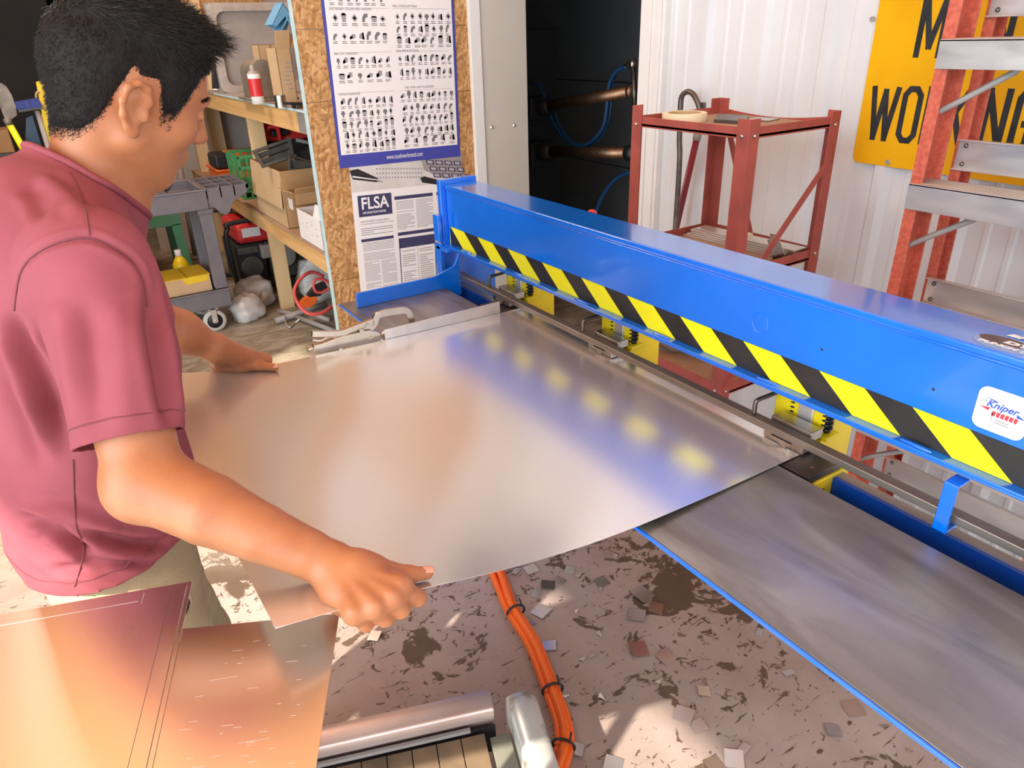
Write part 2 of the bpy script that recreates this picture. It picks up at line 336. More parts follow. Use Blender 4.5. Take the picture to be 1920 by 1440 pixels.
def mat_floor():
    m = bpy.data.materials.new('worn_painted_concrete'); m.use_nodes = True; N, L, b = nodes_of(m)
    tc = N.new('ShaderNodeTexCoord')
    def noise(scale, detail, rough=0.6, dist=0.0, st=None):
        n = N.new('ShaderNodeTexNoise'); n.inputs['Scale'].default_value = scale; n.inputs['Detail'].default_value = detail; n.inputs['Roughness'].default_value = rough; n.inputs['Distortion'].default_value = dist
        if st:
            mp = N.new('ShaderNodeMapping'); mp.inputs['Scale'].default_value = st; mp.inputs['Rotation'].default_value = (0, 0, 0.5); L.new(tc.outputs['Object'], mp.inputs['Vector']); L.new(mp.outputs[0], n.inputs['Vector'])
        else: L.new(tc.outputs['Object'], n.inputs['Vector'])
        return n.outputs[0]
    def math_(op, a, c, clamp=False):
        x = N.new('ShaderNodeMath'); x.operation = op; x.use_clamp = clamp
        for i, s in enumerate((a, c)):
            if isinstance(s, (int, float)): x.inputs[i].default_value = s
            else: L.new(s, x.inputs[i])
        return x.outputs[0]
    def step(v, lo, hi):
        r = N.new('ShaderNodeMapRange'); r.inputs[1].default_value = lo; r.inputs[2].default_value = hi; L.new(v, r.inputs[0]); return r.outputs[0]
    big = noise(1.3, 3); mid = noise(5.5, 9, 0.62, 0.6); fine = noise(26, 6, 0.6, 1.2); scr = noise(9, 6, 0.6, 0.5, (1.2, 7, 1))
    m1 = step(math_('ADD', mid, math_('MULTIPLY', big, 0.55)), 0.835, 0.85)
    m2 = step(math_('ADD', fine, math_('MULTIPLY', big, 0.50)), 0.835, 0.855)
    m3 = step(scr, 0.635, 0.652)
    mask = math_('MAXIMUM', math_('MAXIMUM', m1, m2), m3)
    # distance to the back of the shop: bare dusty concrete
    sx = N.new('ShaderNodeSeparateXYZ'); L.new(tc.outputs['Object'], sx.inputs[0])
    paint = N.new('ShaderNodeValToRGB'); paint.color_ramp.elements[0].color = (0.36, 0.275, 0.24, 1); paint.color_ramp.elements[1].color = (0.47, 0.38, 0.34, 1)
    paint.color_ramp.elements[0].position = 0.35; paint.color_ramp.elements[1].position = 0.65; L.new(noise(3, 5), paint.inputs[0])
    bare = N.new('ShaderNodeValToRGB'); bare.color_ramp.elements[0].color = (0.085, 0.058, 0.038, 1); bare.color_ramp.elements[1].color = (0.155, 0.105, 0.07, 1); L.new(noise(11, 6), bare.inputs[0])
    mx = N.new('ShaderNodeMixRGB'); L.new(mask, mx.inputs[0]); L.new(paint.outputs[0], mx.inputs[1]); L.new(bare.outputs[0], mx.inputs[2])
    dust = N.new('ShaderNodeValToRGB'); dust.color_ramp.elements[0].color = (0.20, 0.16, 0.11, 1); dust.color_ramp.elements[1].color = (0.42, 0.37, 0.29, 1)
    dust.color_ramp.elements[0].position = 0.36; dust.color_ramp.elements[1].position = 0.62; L.new(noise(4.5, 9, 0.68, 0.8, (1, 2.2, 1)), dust.inputs[0])
    far = step(math_('ADD', sx.outputs[1], math_('MULTIPLY', big, 1.5)), 2.9, 3.6)
    fx = N.new('ShaderNodeMixRGB'); L.new(far, fx.inputs[0]); L.new(mx.outputs[0], fx.inputs[1]); L.new(dust.outputs[0], fx.inputs[2])
    L.new(fx.outputs[0], b.inputs['Base Color'])
    rr = N.new('ShaderNodeMapRange'); rr.inputs[3].default_value = 0.34; rr.inputs[4].default_value = 0.55; L.new(mask, rr.inputs[0]); L.new(rr.outputs[0], b.inputs['Roughness'])
    bp = N.new('ShaderNodeBump'); bp.inputs['Strength'].default_value = 0.25; bp.inputs['Distance'].default_value = 0.003; bp.invert = True; L.new(mask, bp.inputs['Height']); L.new(bp.outputs[0], b.inputs['Normal'])
    return m
M['floor'] = mat_floor()

def mat_sheet(name, col, rough, scuff=1.0, seed=0.0, met=0.78):
    """galvanised sheet: soft reflections, fine grain, scattered scuffs"""
    m = bpy.data.materials.new(name); m.use_nodes = True; N, L, b = nodes_of(m)
    tc = N.new('ShaderNodeTexCoord'); mp = N.new('ShaderNodeMapping'); mp.inputs['Location'].default_value = (seed, seed * 2, 0); L.new(tc.outputs['Object'], mp.inputs['Vector'])
    b.inputs['Metallic'].default_value = met; b.inputs['Base Color'].default_value = (*col, 1)
    n1 = N.new('ShaderNodeTexNoise'); n1.inputs['Scale'].default_value = 24; n1.inputs['Detail'].default_value = 10; n1.inputs['Roughness'].default_value = 0.7; n1.inputs['Distortion'].default_value = 1.0; L.new(mp.outputs[0], n1.inputs['Vector'])
    m2 = N.new('ShaderNodeMapping'); m2.inputs['Scale'].default_value = (10, 90, 1); m2.inputs['Rotation'].default_value = (0, 0, 0.4); L.new(mp.outputs[0], m2.inputs['Vector'])
    n2 = N.new('ShaderNodeTexNoise'); n2.inputs['Scale'].default_value = 1.0; n2.inputs['Detail'].default_value = 5; L.new(m2.outputs[0], n2.inputs['Vector'])
    r1 = N.new('ShaderNodeMapRange'); r1.inputs[1].default_value = 0.66; r1.inputs[2].default_value = 0.78; L.new(n1.outputs[0], r1.inputs[0])
    r2 = N.new('ShaderNodeMapRange'); r2.inputs[1].default_value = 0.70; r2.inputs[2].default_value = 0.74; L.new(n2.outputs[0], r2.inputs[0])
    mxx = N.new('ShaderNodeMath'); mxx.operation = 'MAXIMUM'; L.new(r1.outputs[0], mxx.inputs[0]); L.new(r2.outputs[0], mxx.inputs[1])
    ro = N.new('ShaderNodeMapRange'); ro.inputs[3].default_value = rough; ro.inputs[4].default_value = rough + 0.09 * scuff; L.new(mxx.outputs[0], ro.inputs[0]); L.new(ro.outputs[0], b.inputs['Roughness'])
    n3 = N.new('ShaderNodeTexNoise'); n3.inputs['Scale'].default_value = 420; n3.inputs['Detail'].default_value = 2; L.new(mp.outputs[0], n3.inputs['Vector'])
    bp = N.new('ShaderNodeBump'); bp.inputs['Strength'].default_value = 0.008; bp.inputs['Distance'].default_value = 0.002; L.new(n3.outputs[0], bp.inputs['Height']); L.new(bp.outputs[0], b.inputs['Normal'])
    return m
M['sheet'] = mat_sheet('galvanised_sheet', (0.88, 0.86, 0.84), 0.21)
M['sheet_b'] = mat_sheet('scuffed_sheet', (0.82, 0.78, 0.76), 0.25, 2.0, 3.3, 1.0)
M['sheet_a'] = mat_sheet('fresh_sheet', (0.84, 0.79, 0.76), 0.27, 0.6, 7.1, 1.0)

def mat_bed():
    m = mat('oiled_steel_bed', (0.39, 0.37, 0.34), 0.38, 0.75, color2=(0.20, 0.185, 0.165), vscale=6, lo=0.34, hi=0.66, stretch=(2.2, 0.5, 1), detail=12, distort=0.7, rvar=0.07, bump=0.04, bscale=160)
    return m
M['bed'] = mat_bed()

# ---------------------------------------------------------------- the setting
WALL_X, OSB_Y = 2.25, 3.30
CEIL = 4.2
struct(MB().box((-3.2, -4.0, -0.1), (6.0, 10.0, 0.0), M['floor']).build('floor', base=(0, 0, 0)))
M['ceiling'] = mat('warm_wooden_ceiling', (0.86, 0.43, 0.20), 0.7, color2=(0.78, 0.36, 0.15), vscale=3, stretch=(0.3, 3, 1))
struct(MB().box((-3.2, -4.0, CEIL), (6.0, 10.0, CEIL + 0.1), M['ceiling']).build('ceiling'))
def corrugated(x, y0, y1, z0, z1, m):
    prof = []; per = 0.262; y = y0; k = 0
    while y < y1 - per:
        prof += [(x, y), (x - 0.022, y + 0.018), (x - 0.022, y + 0.045), (x, y + 0.063), (x, y + 0.125), (x - 0.005, y + 0.131), (x - 0.005, y + 0.143), (x, y + 0.149),
                 (x, y + 0.195), (x - 0.005, y + 0.201), (x - 0.005, y + 0.213), (x, y + 0.219)]
        y += per
    prof.append((x, y1)); V = []; F = []
    for a, c in prof: V += [(a, c, z0), (a, c, z1), (a + 0.03 + (x - a), c, z0), (a + 0.03 + (x - a), c, z1)]
    for i in range(len(prof) - 1):
        a = 4 * i; c = a + 4
        F += [(a, a + 1, c + 1, c), (a + 2, c + 2, c + 3, a + 3), (a + 1, a + 3, c + 3, c + 1), (a, c, c + 2, a + 2)]
    e = 4 * (len(prof) - 1); F += [(0, 2, 3, 1), (e, e + 1, e + 3, e + 2)]
    b = MB(); b.add(V, F, m); return b
b = corrugated(WALL_X, -4.0 + 0.05, 2.344, 0, CEIL, M['white_wall']); w = b.build('wall_right'); struct(w)
w = MB(); w.box((WALL_X, 2.4375, 2.2), (WALL_X + .08, 3.75, CEIL), M['white_wall']); struct(w.build('wall_over_doorway'))
# white steel trim round the near side of the doorway
b = MB(); b.box((WALL_X - 0.035, 2.306, 0), (WALL_X + 0.12, 2.437, CEIL), M['white']); b.box((WALL_X - 0.043, 2.32, 0), (WALL_X - 0.035, 2.345, CEIL), M['white']); b.box((WALL_X - 0.043, 2.376, 0), (WALL_X - 0.035, 2.437, CEIL), M['white'])
struct(b.build('trim_1', bevel=0.003))
# room beyond the doorway
b = MB()
for k in range(6): b.box((3.9, 2.0, 0.62 * k + 0.004), (3.95, 8.0, 0.62 * (k + 1) - 0.004), M['dark_panel'])
b.box((3.95, 2.0, 0), (4.0, 8.0, CEIL), M['black']); struct(b.build('wall_beyond_doorway'))
struct(MB().box((2.38, 1.9, 0), (3.9, 1.98, CEIL), M['dark_panel']).build('wall_store'))
struct(MB().box((WALL_X + 0.0, 3.75, 0), (WALL_X + 0.1, 9.9, CEIL), M['dark_wall']).build('wall_right_far'))
struct(MB().box((-3.2, 9.9, 0), (6.0, 10.0, CEIL), M['dark_wall']).build('wall_back'))
# far side wall with the tall open shop door the daylight comes through, and the closed stretch beside it
b = MB(); b.box((-3.2, 2.2, 0), (-3.1, 10.0, CEIL), M['dark_wall']); b.box((-3.2, -4.0, 3.62), (-3.1, 2.2, CEIL), M['dark_wall']); struct(b.build('wall_left'))
struct(MB().box((-3.1, 7.2, 0), (0.4, 7.3, CEIL), M['dark_wall']).build('wall_back_left'))

# strand board end of the shelving bay with its painted edge
xL = 1.062
b = MB(); b.box((xL, OSB_Y, 0), (1.90, OSB_Y + 0.012, 0.535), M['osb']); b.box((xL, OSB_Y, 0.538), (1.90, OSB_Y + 0.012, 1.352), M['osb'])
b.box((xL, OSB_Y, 1.355), (1.90, OSB_Y + 0.012, 1.64), M['osb']); b.box((xL, OSB_Y, 1.643), (1.90, OSB_Y + 0.012, CEIL), M['osb']); struct(b.build('wall_partition'))
struct(MB().box((xL - 0.006, OSB_Y - 0.002, 0), (xL, OSB_Y + 0.03, CEIL), M['teal_edge']).build('trim_2'))
struct(MB().box((1.895, OSB_Y - 0.022, 0), (1.955, OSB_Y + 0.012, CEIL), M['white']).build('trim_3', bevel=0.003))
b = MB(); b.box((1.955, OSB_Y - 0.012, 0), (2.225, OSB_Y + 0.02, CEIL), M['panel'])
for px, py in ((921, 239), (963, 235)):
    p = at_y(px, py, OSB_Y - 0.012); b.sphere(p, 0.011, M['alu'], 10, 6)
struct(b.build('wall_panel', bevel=0.003))

# ---------------------------------------------------------------- the notching machine
BZ = 0.92
Y0, Y1 = -0.55, 1.93
mach = thing('notching_press', 'long blue notching machine with yellow and black warning tape along its beam', 'machine', (0.85, 0.7, 0))
b = MB(); b.box((0.625, Y0, BZ - 0.006), (0.933, 1.905, BZ), M['bed']); b.build('bed_plate', mach, bevel=0.001)
b = MB(); b.box((0.6205, Y0, BZ - 0.007), (0.6247, 1.905, BZ - 0.0008), M['blue']); b.build('bed_edge', mach, bevel=0.001)
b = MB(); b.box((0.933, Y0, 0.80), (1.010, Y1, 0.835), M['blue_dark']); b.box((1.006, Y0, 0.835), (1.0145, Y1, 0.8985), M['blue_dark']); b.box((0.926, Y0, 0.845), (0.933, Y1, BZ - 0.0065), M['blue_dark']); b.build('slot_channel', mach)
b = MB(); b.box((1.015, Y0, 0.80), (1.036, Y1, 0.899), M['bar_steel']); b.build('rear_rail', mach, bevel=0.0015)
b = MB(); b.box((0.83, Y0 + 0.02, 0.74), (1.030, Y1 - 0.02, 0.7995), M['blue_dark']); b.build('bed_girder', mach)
fz = 0.043
b = MB(); fy = 1.835
b.prism([(0.652, fy, BZ), (0.652, fy, BZ + fz - 0.008), (0.658, fy, BZ + fz), (0.90, fy, BZ + fz), (0.965, fy, BZ + fz + 0.02), (0.985, fy, BZ + 0.1), (0.985, fy, BZ - 0.03), (0.93, fy, BZ - 0.03), (0.93, fy, BZ)], (0, 0.008, 0), M['blue'])
b.build('back_flange', mach, bevel=0.0015)
# upper beam: a boxed channel with lips top and bottom
b = MB(); b.box((1.003, Y0, 1.026), (1.107, Y1 - 0.002, 1.197), M['blue']); b.box((0.999, Y0, 1.190), (1.107, Y1 - 0.002, 1.203), M['blue'])
b.build('beam', mach, bevel=0.004, segs=3)
b = MB(); b.box((0.984, Y0, 1.0215), (1.107, Y1 - 0.002, 1.0275), M['blue']); b.box((0.987, Y0, 1.0165), (1.10, Y1 - 0.002, 1.0208), M['blue'])
for k in range(9): b.sphere((0.993, 1.80 - k * 0.27, 1.0275), 0.006, M['blue'], 8, 6, (0.7, 5.0, 0.6))
b.build('beam_lip', mach, bevel=0.002)
b = MB(); pts = [(1.0035 + 0.0006 * math.sin(k * 2.1), Y0 + k * 0.02, 1.1885) for k in range(int((Y1 - Y0) / 0.02))]; b.tube(pts, 0.0028, M['blue'], 6); b.build('weld_bead', mach, smooth=True)
# warning tape: slanted bands
b = MB(); x = 1.0023; zt, zb = 1.081, 1.028; per = 0.16
b.box((x, Y0, zb), (1.003, 1.915, zt), M['tape_k'])
k = -1
while True:
    t0 = 1.911 - per * k; t1 = t0 - 0.082
    if t1 < Y0 + 0.1: break
    P = [(t0, zt), (t1, zt), (t1 - 0.07, zb), (t0 - 0.07, zb)]
    if k < 0: P = [(1.915, zb + (zt - zb) * 0.62), (t1 - 0.07, zb), (1.915, zb)]
    elif t0 > 1.915: P[0] = (1.915, zt)
    b.prism([(x - 0.0006, yy, zz) for yy, zz in P], (0.0005, 0, 0), M['tape_y']); k += 1
b.build('warning_tape', mach)
# end plates carrying the beam
for nm, yy in (('end_plate', Y1), ('end_plate', Y0 - 0.02)):
    b = MB(); b.prism([(0.985, yy, 1.217), (1.112, yy, 1.217), (1.115, yy, 1.01), (1.165, yy, 0.93), (1.165, yy, 0.03), (0.80, yy, 0.03), (0.80, yy, 0.84), (0.965, yy, 0.865), (0.985, yy, 0.90)], (0, 0.02, 0), M['blue'])
    b.box((0.968, yy - 0.004, 1.035), (0.982, yy + 0.03, 1.115), M['blue']); b.box((0.968, yy - 0.006, 0.90), (0.983, yy + 0.03, 1.03), M['blue']); b.box((0.968, yy - 0.05, 1.01), (1.0, yy + 0.02, 1.024), M['blue'])
    b.box((0.76, yy - 0.05, 0.0), (1.22, yy + 0.07, 0.03), M['blue']); b.build(nm, mach, bevel=0.003)
# gauge bar in front of the punches with its two bolts, and the hook that carries it
b = MB(); b.box((0.986, Y0, 0.937), (1.008, Y1 - 0.001, 0.951), M['bar_steel'])
gb = b.build('gauge_bar', mach, bevel=0.002)
b = MB()
for yy in (1.915, 1.892): b.sphere((0.997, yy, 0.952), 0.006, M['steel'], 10, 6)
b.build('bolt', gb, smooth=True)
b = MB(); hy = 0.378
b.box((0.966, hy - 0.010, 1.004), (1.0, hy + 0.010, 1.0095), M['blue']); b.box((0.966, hy - 0.010, 0.925), (0.9715, hy + 0.010, 1.007), M['blue']); b.box((0.966, hy - 0.010, 0.925), (1.0, hy + 0.010, 0.930), M['blue'])
b.build('hook', mach, bevel=0.002)
# punch units
def punch_unit(y):
    b = MB(); b.box((1.056, y - 0.034, 0.86), (1.150, y + 0.072, 0.985), M['yellow']); b.box((1.0365, y - 0.0335, 0.80), (1.1495, y + 0.0715, 0.8595), M['yellow'])
    b.prism([(0.956, y - 0.098, 0.9045), (1.052, y - 0.098, 0.9045), (1.052, y - 0.098, 0.872), (1.006, y - 0.098, 0.852), (0.994, y - 0.098, 0.872), (0.985, y - 0.098, 0.884), (0.956, y - 0.098, 0.888)], (0, 0.12, 0), M['yellow'])
    u = b.build('punch_frame', mach, bevel=0.002)
    b = MB(); b.box((0.942, y - 0.094, 0.905), (1.030, y + 0.036, 0.9185), M['steel_dark']); b.box((0.968, y - 0.040, 0.918), (1.004, y + 0.012, 0.9192), M['black']); b.sphere((0.976, y - 0.075, 0.9187), 0.004, M['bronze'], 8, 6, (1, 1, .3)); b.build('die_plate', u, bevel=0.001)
    b = MB(); b.box((1.0095, y - 0.043, 0.9395), (1.042, y + 0.043, 0.9580), M['steel']); b.build('stripper_bar', u, bevel=0.002)
    b = MB(); b.box((0.990, y - 0.044, 0.9235), (1.030, y + 0.040, 0.9362), M['steel']); b.prism([(0.984, y - 0.022, 0.935), (0.984, y + 0.022, 0.935), (0.984, y - 0.010, 0.922)], (0.02, 0, 0), M['steel']); b.build('punch_blade', u, bevel=0.0008)
    b = MB(); b.box((1.050, y - 0.012, 0.934), (1.070, y + 0.018, 1.018), M['alu']); b.build('ram', u, bevel=0.0015)
    b = MB(); b.box((1.046, y - 0.050, 0.930), (1.085, y + 0.055, 0.9385), M['yellow']); b.build('spring_seat', u, bevel=0.001)
    for s in (-0.033, 0.034):
        b = MB(); n = 8.0; pts = [(1.066 + 0.0092 * math.cos(t), y + s + 0.0092 * math.sin(t), 0.9405 + 0.075 * t / (2 * PI * n)) for t in np.linspace(0, 2 * PI * n, 110)]
        b.tube(pts, 0.0024, M['spring'], 6); b.cyl((1.066, y + s, 0.939), (1.066, y + s, 1.016), 0.0080, M['black'], 14); b.build('spring', u, smooth=True)
    b = MB(); P = [(1.085, y + 0.058, 0.990), (1.03, y + 0.066, 0.983), (1.002, y + 0.070, 0.980), (0.997, y + 0.071, 0.974), (0.997, y + 0.071, 0.952)]
    b.tube(spline(P, 6), 0.0042, M['steel_dark'], 8); b.build('stop_rod', u, smooth=True)
for (pa, pb_) in (((937, 543), (975, 556)), ((1117, 625), (1169, 644)), ((1453, 785), (1527, 817))): punch_unit((at_x(*pa, 1.02)[1] + at_x(*pb_, 1.02)[1]) / 2)
b = MB(); b.sphere((1.128, 1.392, 1.188), 0.014, M['red'], 14, 10); b.cyl((1.128, 1.392, 1.10), (1.128, 1.392, 1.182), 0.006, M['black'], 10); b.cyl((1.105, 1.392, 1.105), (1.134, 1.392, 1.105), 0.006, M['black'], 10); b.build('red_knob', mach, smooth=True)
# white maker's sticker with its two-colour lettering
def rounded(cy, cz, w, h, r, x, n=6):
    P = []
    for sy, sz, a0 in ((1, 1, 0), (-1, 1, 90), (-1, -1, 180), (1, -1, 270)):
        for k in range(n + 1):
            a = math.radians(a0 + 90 * k / n); P.append((x, cy + sy * (w / 2 - r) + r * math.cos(a), cz + sz * (h / 2 - r) + r * math.sin(a)))
    return P
_sq = at_x(1877, 775, 1.001); scy, scz = _sq[1], _sq[2]
b = MB(); b.prism(rounded(scy, scz, 0.066, 0.062, 0.012, 1.0012), (0.0018, 0, 0), M['white']); st = b.build('maker_sticker', mach)
M['logo_b'] = mat('sticker_blue', (0.04, 0.10, 0.55), 0.4); M['logo_r'] = mat('sticker_red', (0.80, 0.05, 0.07), 0.4)
RT, UPV = (0, -1, 0), (0, 0, 1)
text_mesh('Kniper', 0.02, M['logo_b'], 'sticker_name', st, (1.0008, scy + 0.020, scz + 0.0005), RT, UPV, 0.0002, 0.0004, shear=0.35, fit=(0.041, 0.013))
b = MB(); b.prism([(1.0007, scy + 0.0275, scz + 0.001), (1.0007, scy + 0.014, scz + 0.003), (1.0007, scy + 0.016, scz - 0.002)], (-0.0003, 0, 0), M['logo_r'])
for i in range(6): b.prism([(1.0007, scy + 0.010 - i * 0.0055, scz - 0.0005), (1.0007, scy + 0.0055 - i * 0.0055, scz - 0.0005), (1.0007, scy + 0.0068 - i * 0.0055, scz - 0.008), (1.0007, scy + 0.0106 - i * 0.0055, scz - 0.007)], (-0.0003, 0, 0), M['logo_r'])
b.prism([(1.0007, scy + 0.023, scz + 0.0165), (1.0007, scy + 0.006, scz + 0.014), (1.0007, scy + 0.008, scz + 0.012)], (-0.0003, 0, 0), M['logo_b'])
b.prism([(1.0007, scy - 0.019, scz + 0.006), (1.0007, scy - 0.030, scz + 0.001), (1.0007, scy - 0.019, scz + 0.001)], (-0.0003, 0, 0), M['logo_b'])
b.prism([(1.0007, scy + 0.012, scz - 0.002), (1.0007, scy + 0.009, scz - 0.003), (1.0007, scy + 0.009, scz - 0.020)], (-0.0003, 0, 0), M['ink_l'])
for i in range(2): b.box((1.0004, scy - 0.013, scz - 0.0135 - i * 0.0035), (1.0007, scy + 0.004, scz - 0.0115 - i * 0.0035), M['ink_l'])
b.build('sticker_emblem', st)
text_mesh('J R', 0.004, M['ink'], 'sticker_initials', st, (1.0008, scy + 0.026, scz + 0.009), RT, UPV, 0.0002, fit=(0.0065, 0.0028))
# oval decal on top of the beam, white block lettering
M['decal'] = mat('dark_photo_decal', (0.075, 0.03, 0.05), 0.25, color2=(0.03, 0.014, 0.03), vscale=60); M['decal_w'] = mat('pale_decal', (0.22, 0.34, 0.66), 0.3)
c = at_z(1868, 640, 1.2035)
b = MB(); E = [(c[0] + 0.028 * math.cos(t), c[1] + 0.040 * math.sin(t) - 0.012, 1.2032) for t in np.linspace(0, 2 * PI, 29)[:-1]]
b.prism(E, (0, 0, 0.0003), M['decal_w']); E = [(c[0] + 0.008 + 0.016 * math.cos(t), c[1] + 0.031 * math.sin(t) - 0.006, 1.2035) for t in np.linspace(0, 2 * PI, 29)[:-1]]; b.prism(E, (0, 0, 0.0003), M['decal'])
dc = b.build('oval_decal', mach)
for s, px, py, hgt, wd in (('BRI', 1888, 629, 0.011, 0.034), ('DYC', 1880, 642, 0.012, 0.05), ('PUNCH & REPAIR', 1832, 637, 0.009, 0.11)):
    q = at_z(px, py, 1.204); text_mesh(s, 0.012, M['white'], 'decal_lettering', dc, (q[0], q[1], 1.2041), (0, -1, 0), (1, 0, 0), 0.0002, 0.0006, shear=0.2, fit=(wd, hgt))
# small details on the beam face: plug ring and drill holes
b = MB(); q = at_x(1425, 605, 1.0025); ring = [(1.0026, q[1] + 0.0165 * math.cos(t), q[2] + 0.0185 * math.sin(t)) for t in np.linspace(0, 2 * PI, 33)[:-1]]; b.tube(ring, 0.0009, M['blue'], 5, closed=True)
b.build('plug_ring', mach)
for px, py in ((1541, 655), (1750, 730), (1910, 685)):
    q = at_x(px, py, 1.003); b = MB(); b.cyl((1.0024, q[1], q[2]), (1.0034, q[1], q[2]), 0.0022, M['black'], 10); b.build('drill_hole', mach)

# ---------------------------------------------------------------- the sheet the man feeds in
fx_ = [0.085, 0.18, 0.265, 0.376, 0.495, 0.61, 0.788, 1.012]; fzv = [1.031, 1.0145, 0.995, 0.967, 0.9455, 0.9335, 0.9255, 0.9215]
bx_ = [0.085, 0.151, 0.25, 0.318, 0.43, 0.62, 0.80, 1.012]; bzv = [0.985, 0.968, 0.946, 0.938, 0.934, 0.928, 0.924, 0.9215]
def sheet_z(x, y):
    t = (y - 0.632) / (1.552 - 0.632); a = np.interp(x, fx_, fzv); c = np.interp(x, bx_, bzv)
    return a + (c - a) * t - 0.022 * math.sin(PI * t) * max(0.0, (0.62 - x) / 0.53)
nx, ny = 40, 36; V = []; F = []
Zs = np.array([[sheet_z(0.085 + (1.012 - 0.085) * i / nx, 0.632 + 0.92 * j / ny) for j in range(ny + 1)] for i in range(nx + 1)])
for _ in range(4): Zs[1:-1] = (Zs[:-2] + 2 * Zs[1:-1] + Zs[2:]) / 4
def sheet_layer(dz): return [(0.085 + (1.012 - 0.085) * i / nx, 0.632 + 0.92 * j / ny, max(Zs[i, j], 0.9212) + dz) for i in range(nx + 1) for j in range(ny + 1)]
top, bot = sheet_layer(0.0), sheet_layer(-0.0009); n1 = len(top); V = top + bot; F = []
for i in range(nx):
    for j in range(ny): a = i * (ny + 1) + j; F.append((a, a + ny + 1, a + ny + 2, a + 1)); F.append((n1 + a, n1 + a + 1, n1 + a + ny + 2, n1 + a + ny + 1))
edge = [i * (ny + 1) for i in range(nx + 1)] + [nx * (ny + 1) + j for j in range(1, ny + 1)] + [i * (ny + 1) + ny for i in range(nx - 1, -1, -1)] + [j for j in range(ny - 1, 0, -1)]
o_ = len(V); V += [top[k] for k in edge] + [bot[k] for k in edge]; ne = len(edge)
for i in range(ne): j = (i + 1) % ne; F.append((o_ + j, o_ + i, o_ + ne + i, o_ + ne + j))
sh = link_mesh('metal_sheet', np.array(V), F, [M['sheet']], None, None, smooth=True)
tag(sh, 'large square of bare sheet metal held by the man and resting on the machine bed', 'metal sheet')

# fence angle and its locking clamp at the back of the bed
b = MB(); b.box((0.612, 1.554, BZ + .0012), (0.948, 1.557, BZ + 0.034), M['alu']); b.box((0.612, 1.557, BZ + .0012), (0.948, 1.588, BZ + 0.004), M['alu'])
tag(b.build('angle_fence', bevel=0.0006), 'silver metal angle clamped across the back of the machine bed as a fence', 'metal angle')
cl = thing('locking_clamp', 'nickel locking clamp pliers gripping the left edge of the machine bed', 'clamp', at_y(690, 620, 1.575))
def cp(px, py): return at_y(px, py, 1.578)
def flat_strip(pts, w, m, th=0.009):
    """flat bar following pts in the x-z plane, with thickness along y"""
    P = [np.array(p) for p in pts]; Lf, Rt = [], []
    ws = w if hasattr(w, '__len__') else [w] * len(P)
    for i, p in enumerate(P):
        t = P[min(i + 1, len(P) - 1)] - P[max(i - 1, 0)]; t[1] = 0; t /= np.linalg.norm(t); n = np.array([-t[2], 0, t[0]])
        Lf.append(p + n * ws[i] / 2); Rt.append(p - n * ws[i] / 2)
    b = MB(); K = len(P); V = []
    for s in (-th / 2, th / 2): V += [p + np.array([0, s, 0]) for p in Lf] + [p + np.array([0, s, 0]) for p in Rt]
    Fq = []
    for i in range(K - 1):
        Fq += [(i, i + 1, K + i + 1, K + i), (2 * K + i, 3 * K + i, 3 * K + i + 1, 2 * K + i + 1), (i, 2 * K + i, 2 * K + i + 1, i + 1), (K + i, K + i + 1, 3 * K + i + 1, 3 * K + i)]
    Fq += [(0, K, 3 * K, 2 * K), (K - 1, 3 * K - 1, 4 * K - 1, 2 * K - 1)]
    return b.add(V, Fq, m)
flat_strip(spline([cp(692, 617), cp(702, 606), cp(706, 594), cp(716, 588), cp(740, 584), cp(760, 582), cp(768, 590), cp(772, 604), cp(774, 611)], 5), 0.017, M['chrome']).build('upper_jaw', cl, bevel=0.0015)
flat_strip(spline([cp(584, 626), cp(612, 626), cp(640, 624), cp(662, 616), cp(684, 608), cp(700, 602)], 5), 0.016, M['chrome'], 0.012).build('top_handle', cl, bevel=0.003)
b = flat_strip(spline([cp(586, 653), cp(606, 650), cp(636, 641), cp(668, 635), cp(694, 631), cp(712, 632)], 5), list(np.interp(np.linspace(0, 1, 26), [0, .3, .75, 1], [0.019, 0.028, 0.040, 0.026])), M['chrome'], 0.016); b.build('lower_handle', cl, bevel=0.004)
flat_strip(spline([cp(585, 637), cp(600, 638), cp(616, 631), cp(632, 632)], 5), 0.005, M['chrome'], 0.008).build('release_lever', cl, bevel=0.001)
b = MB(); b.cyl(cp(586, 653), cp(578, 655), 0.006, M['chrome'], 12); b.cyl(cp(580, 654.5), cp(577, 655.3), 0.0085, M['chrome'], 12); b.build('adjusting_screw', cl)
b = MB()
for q in ((687, 610), (675, 619), (693, 633)): p = cp(*q); b.cyl(p + np.array([0, -0.012, 0]), p + np.array([0, 0.012, 0]), 0.006, M['chrome'], 12)
b.build('rivet', cl)
flat_strip(spline([cp(703, 634), cp(716, 630), cp(724, 624)], 5), 0.012, M['chrome'], 0.012).build('lower_jaw', cl, bevel=0.001)

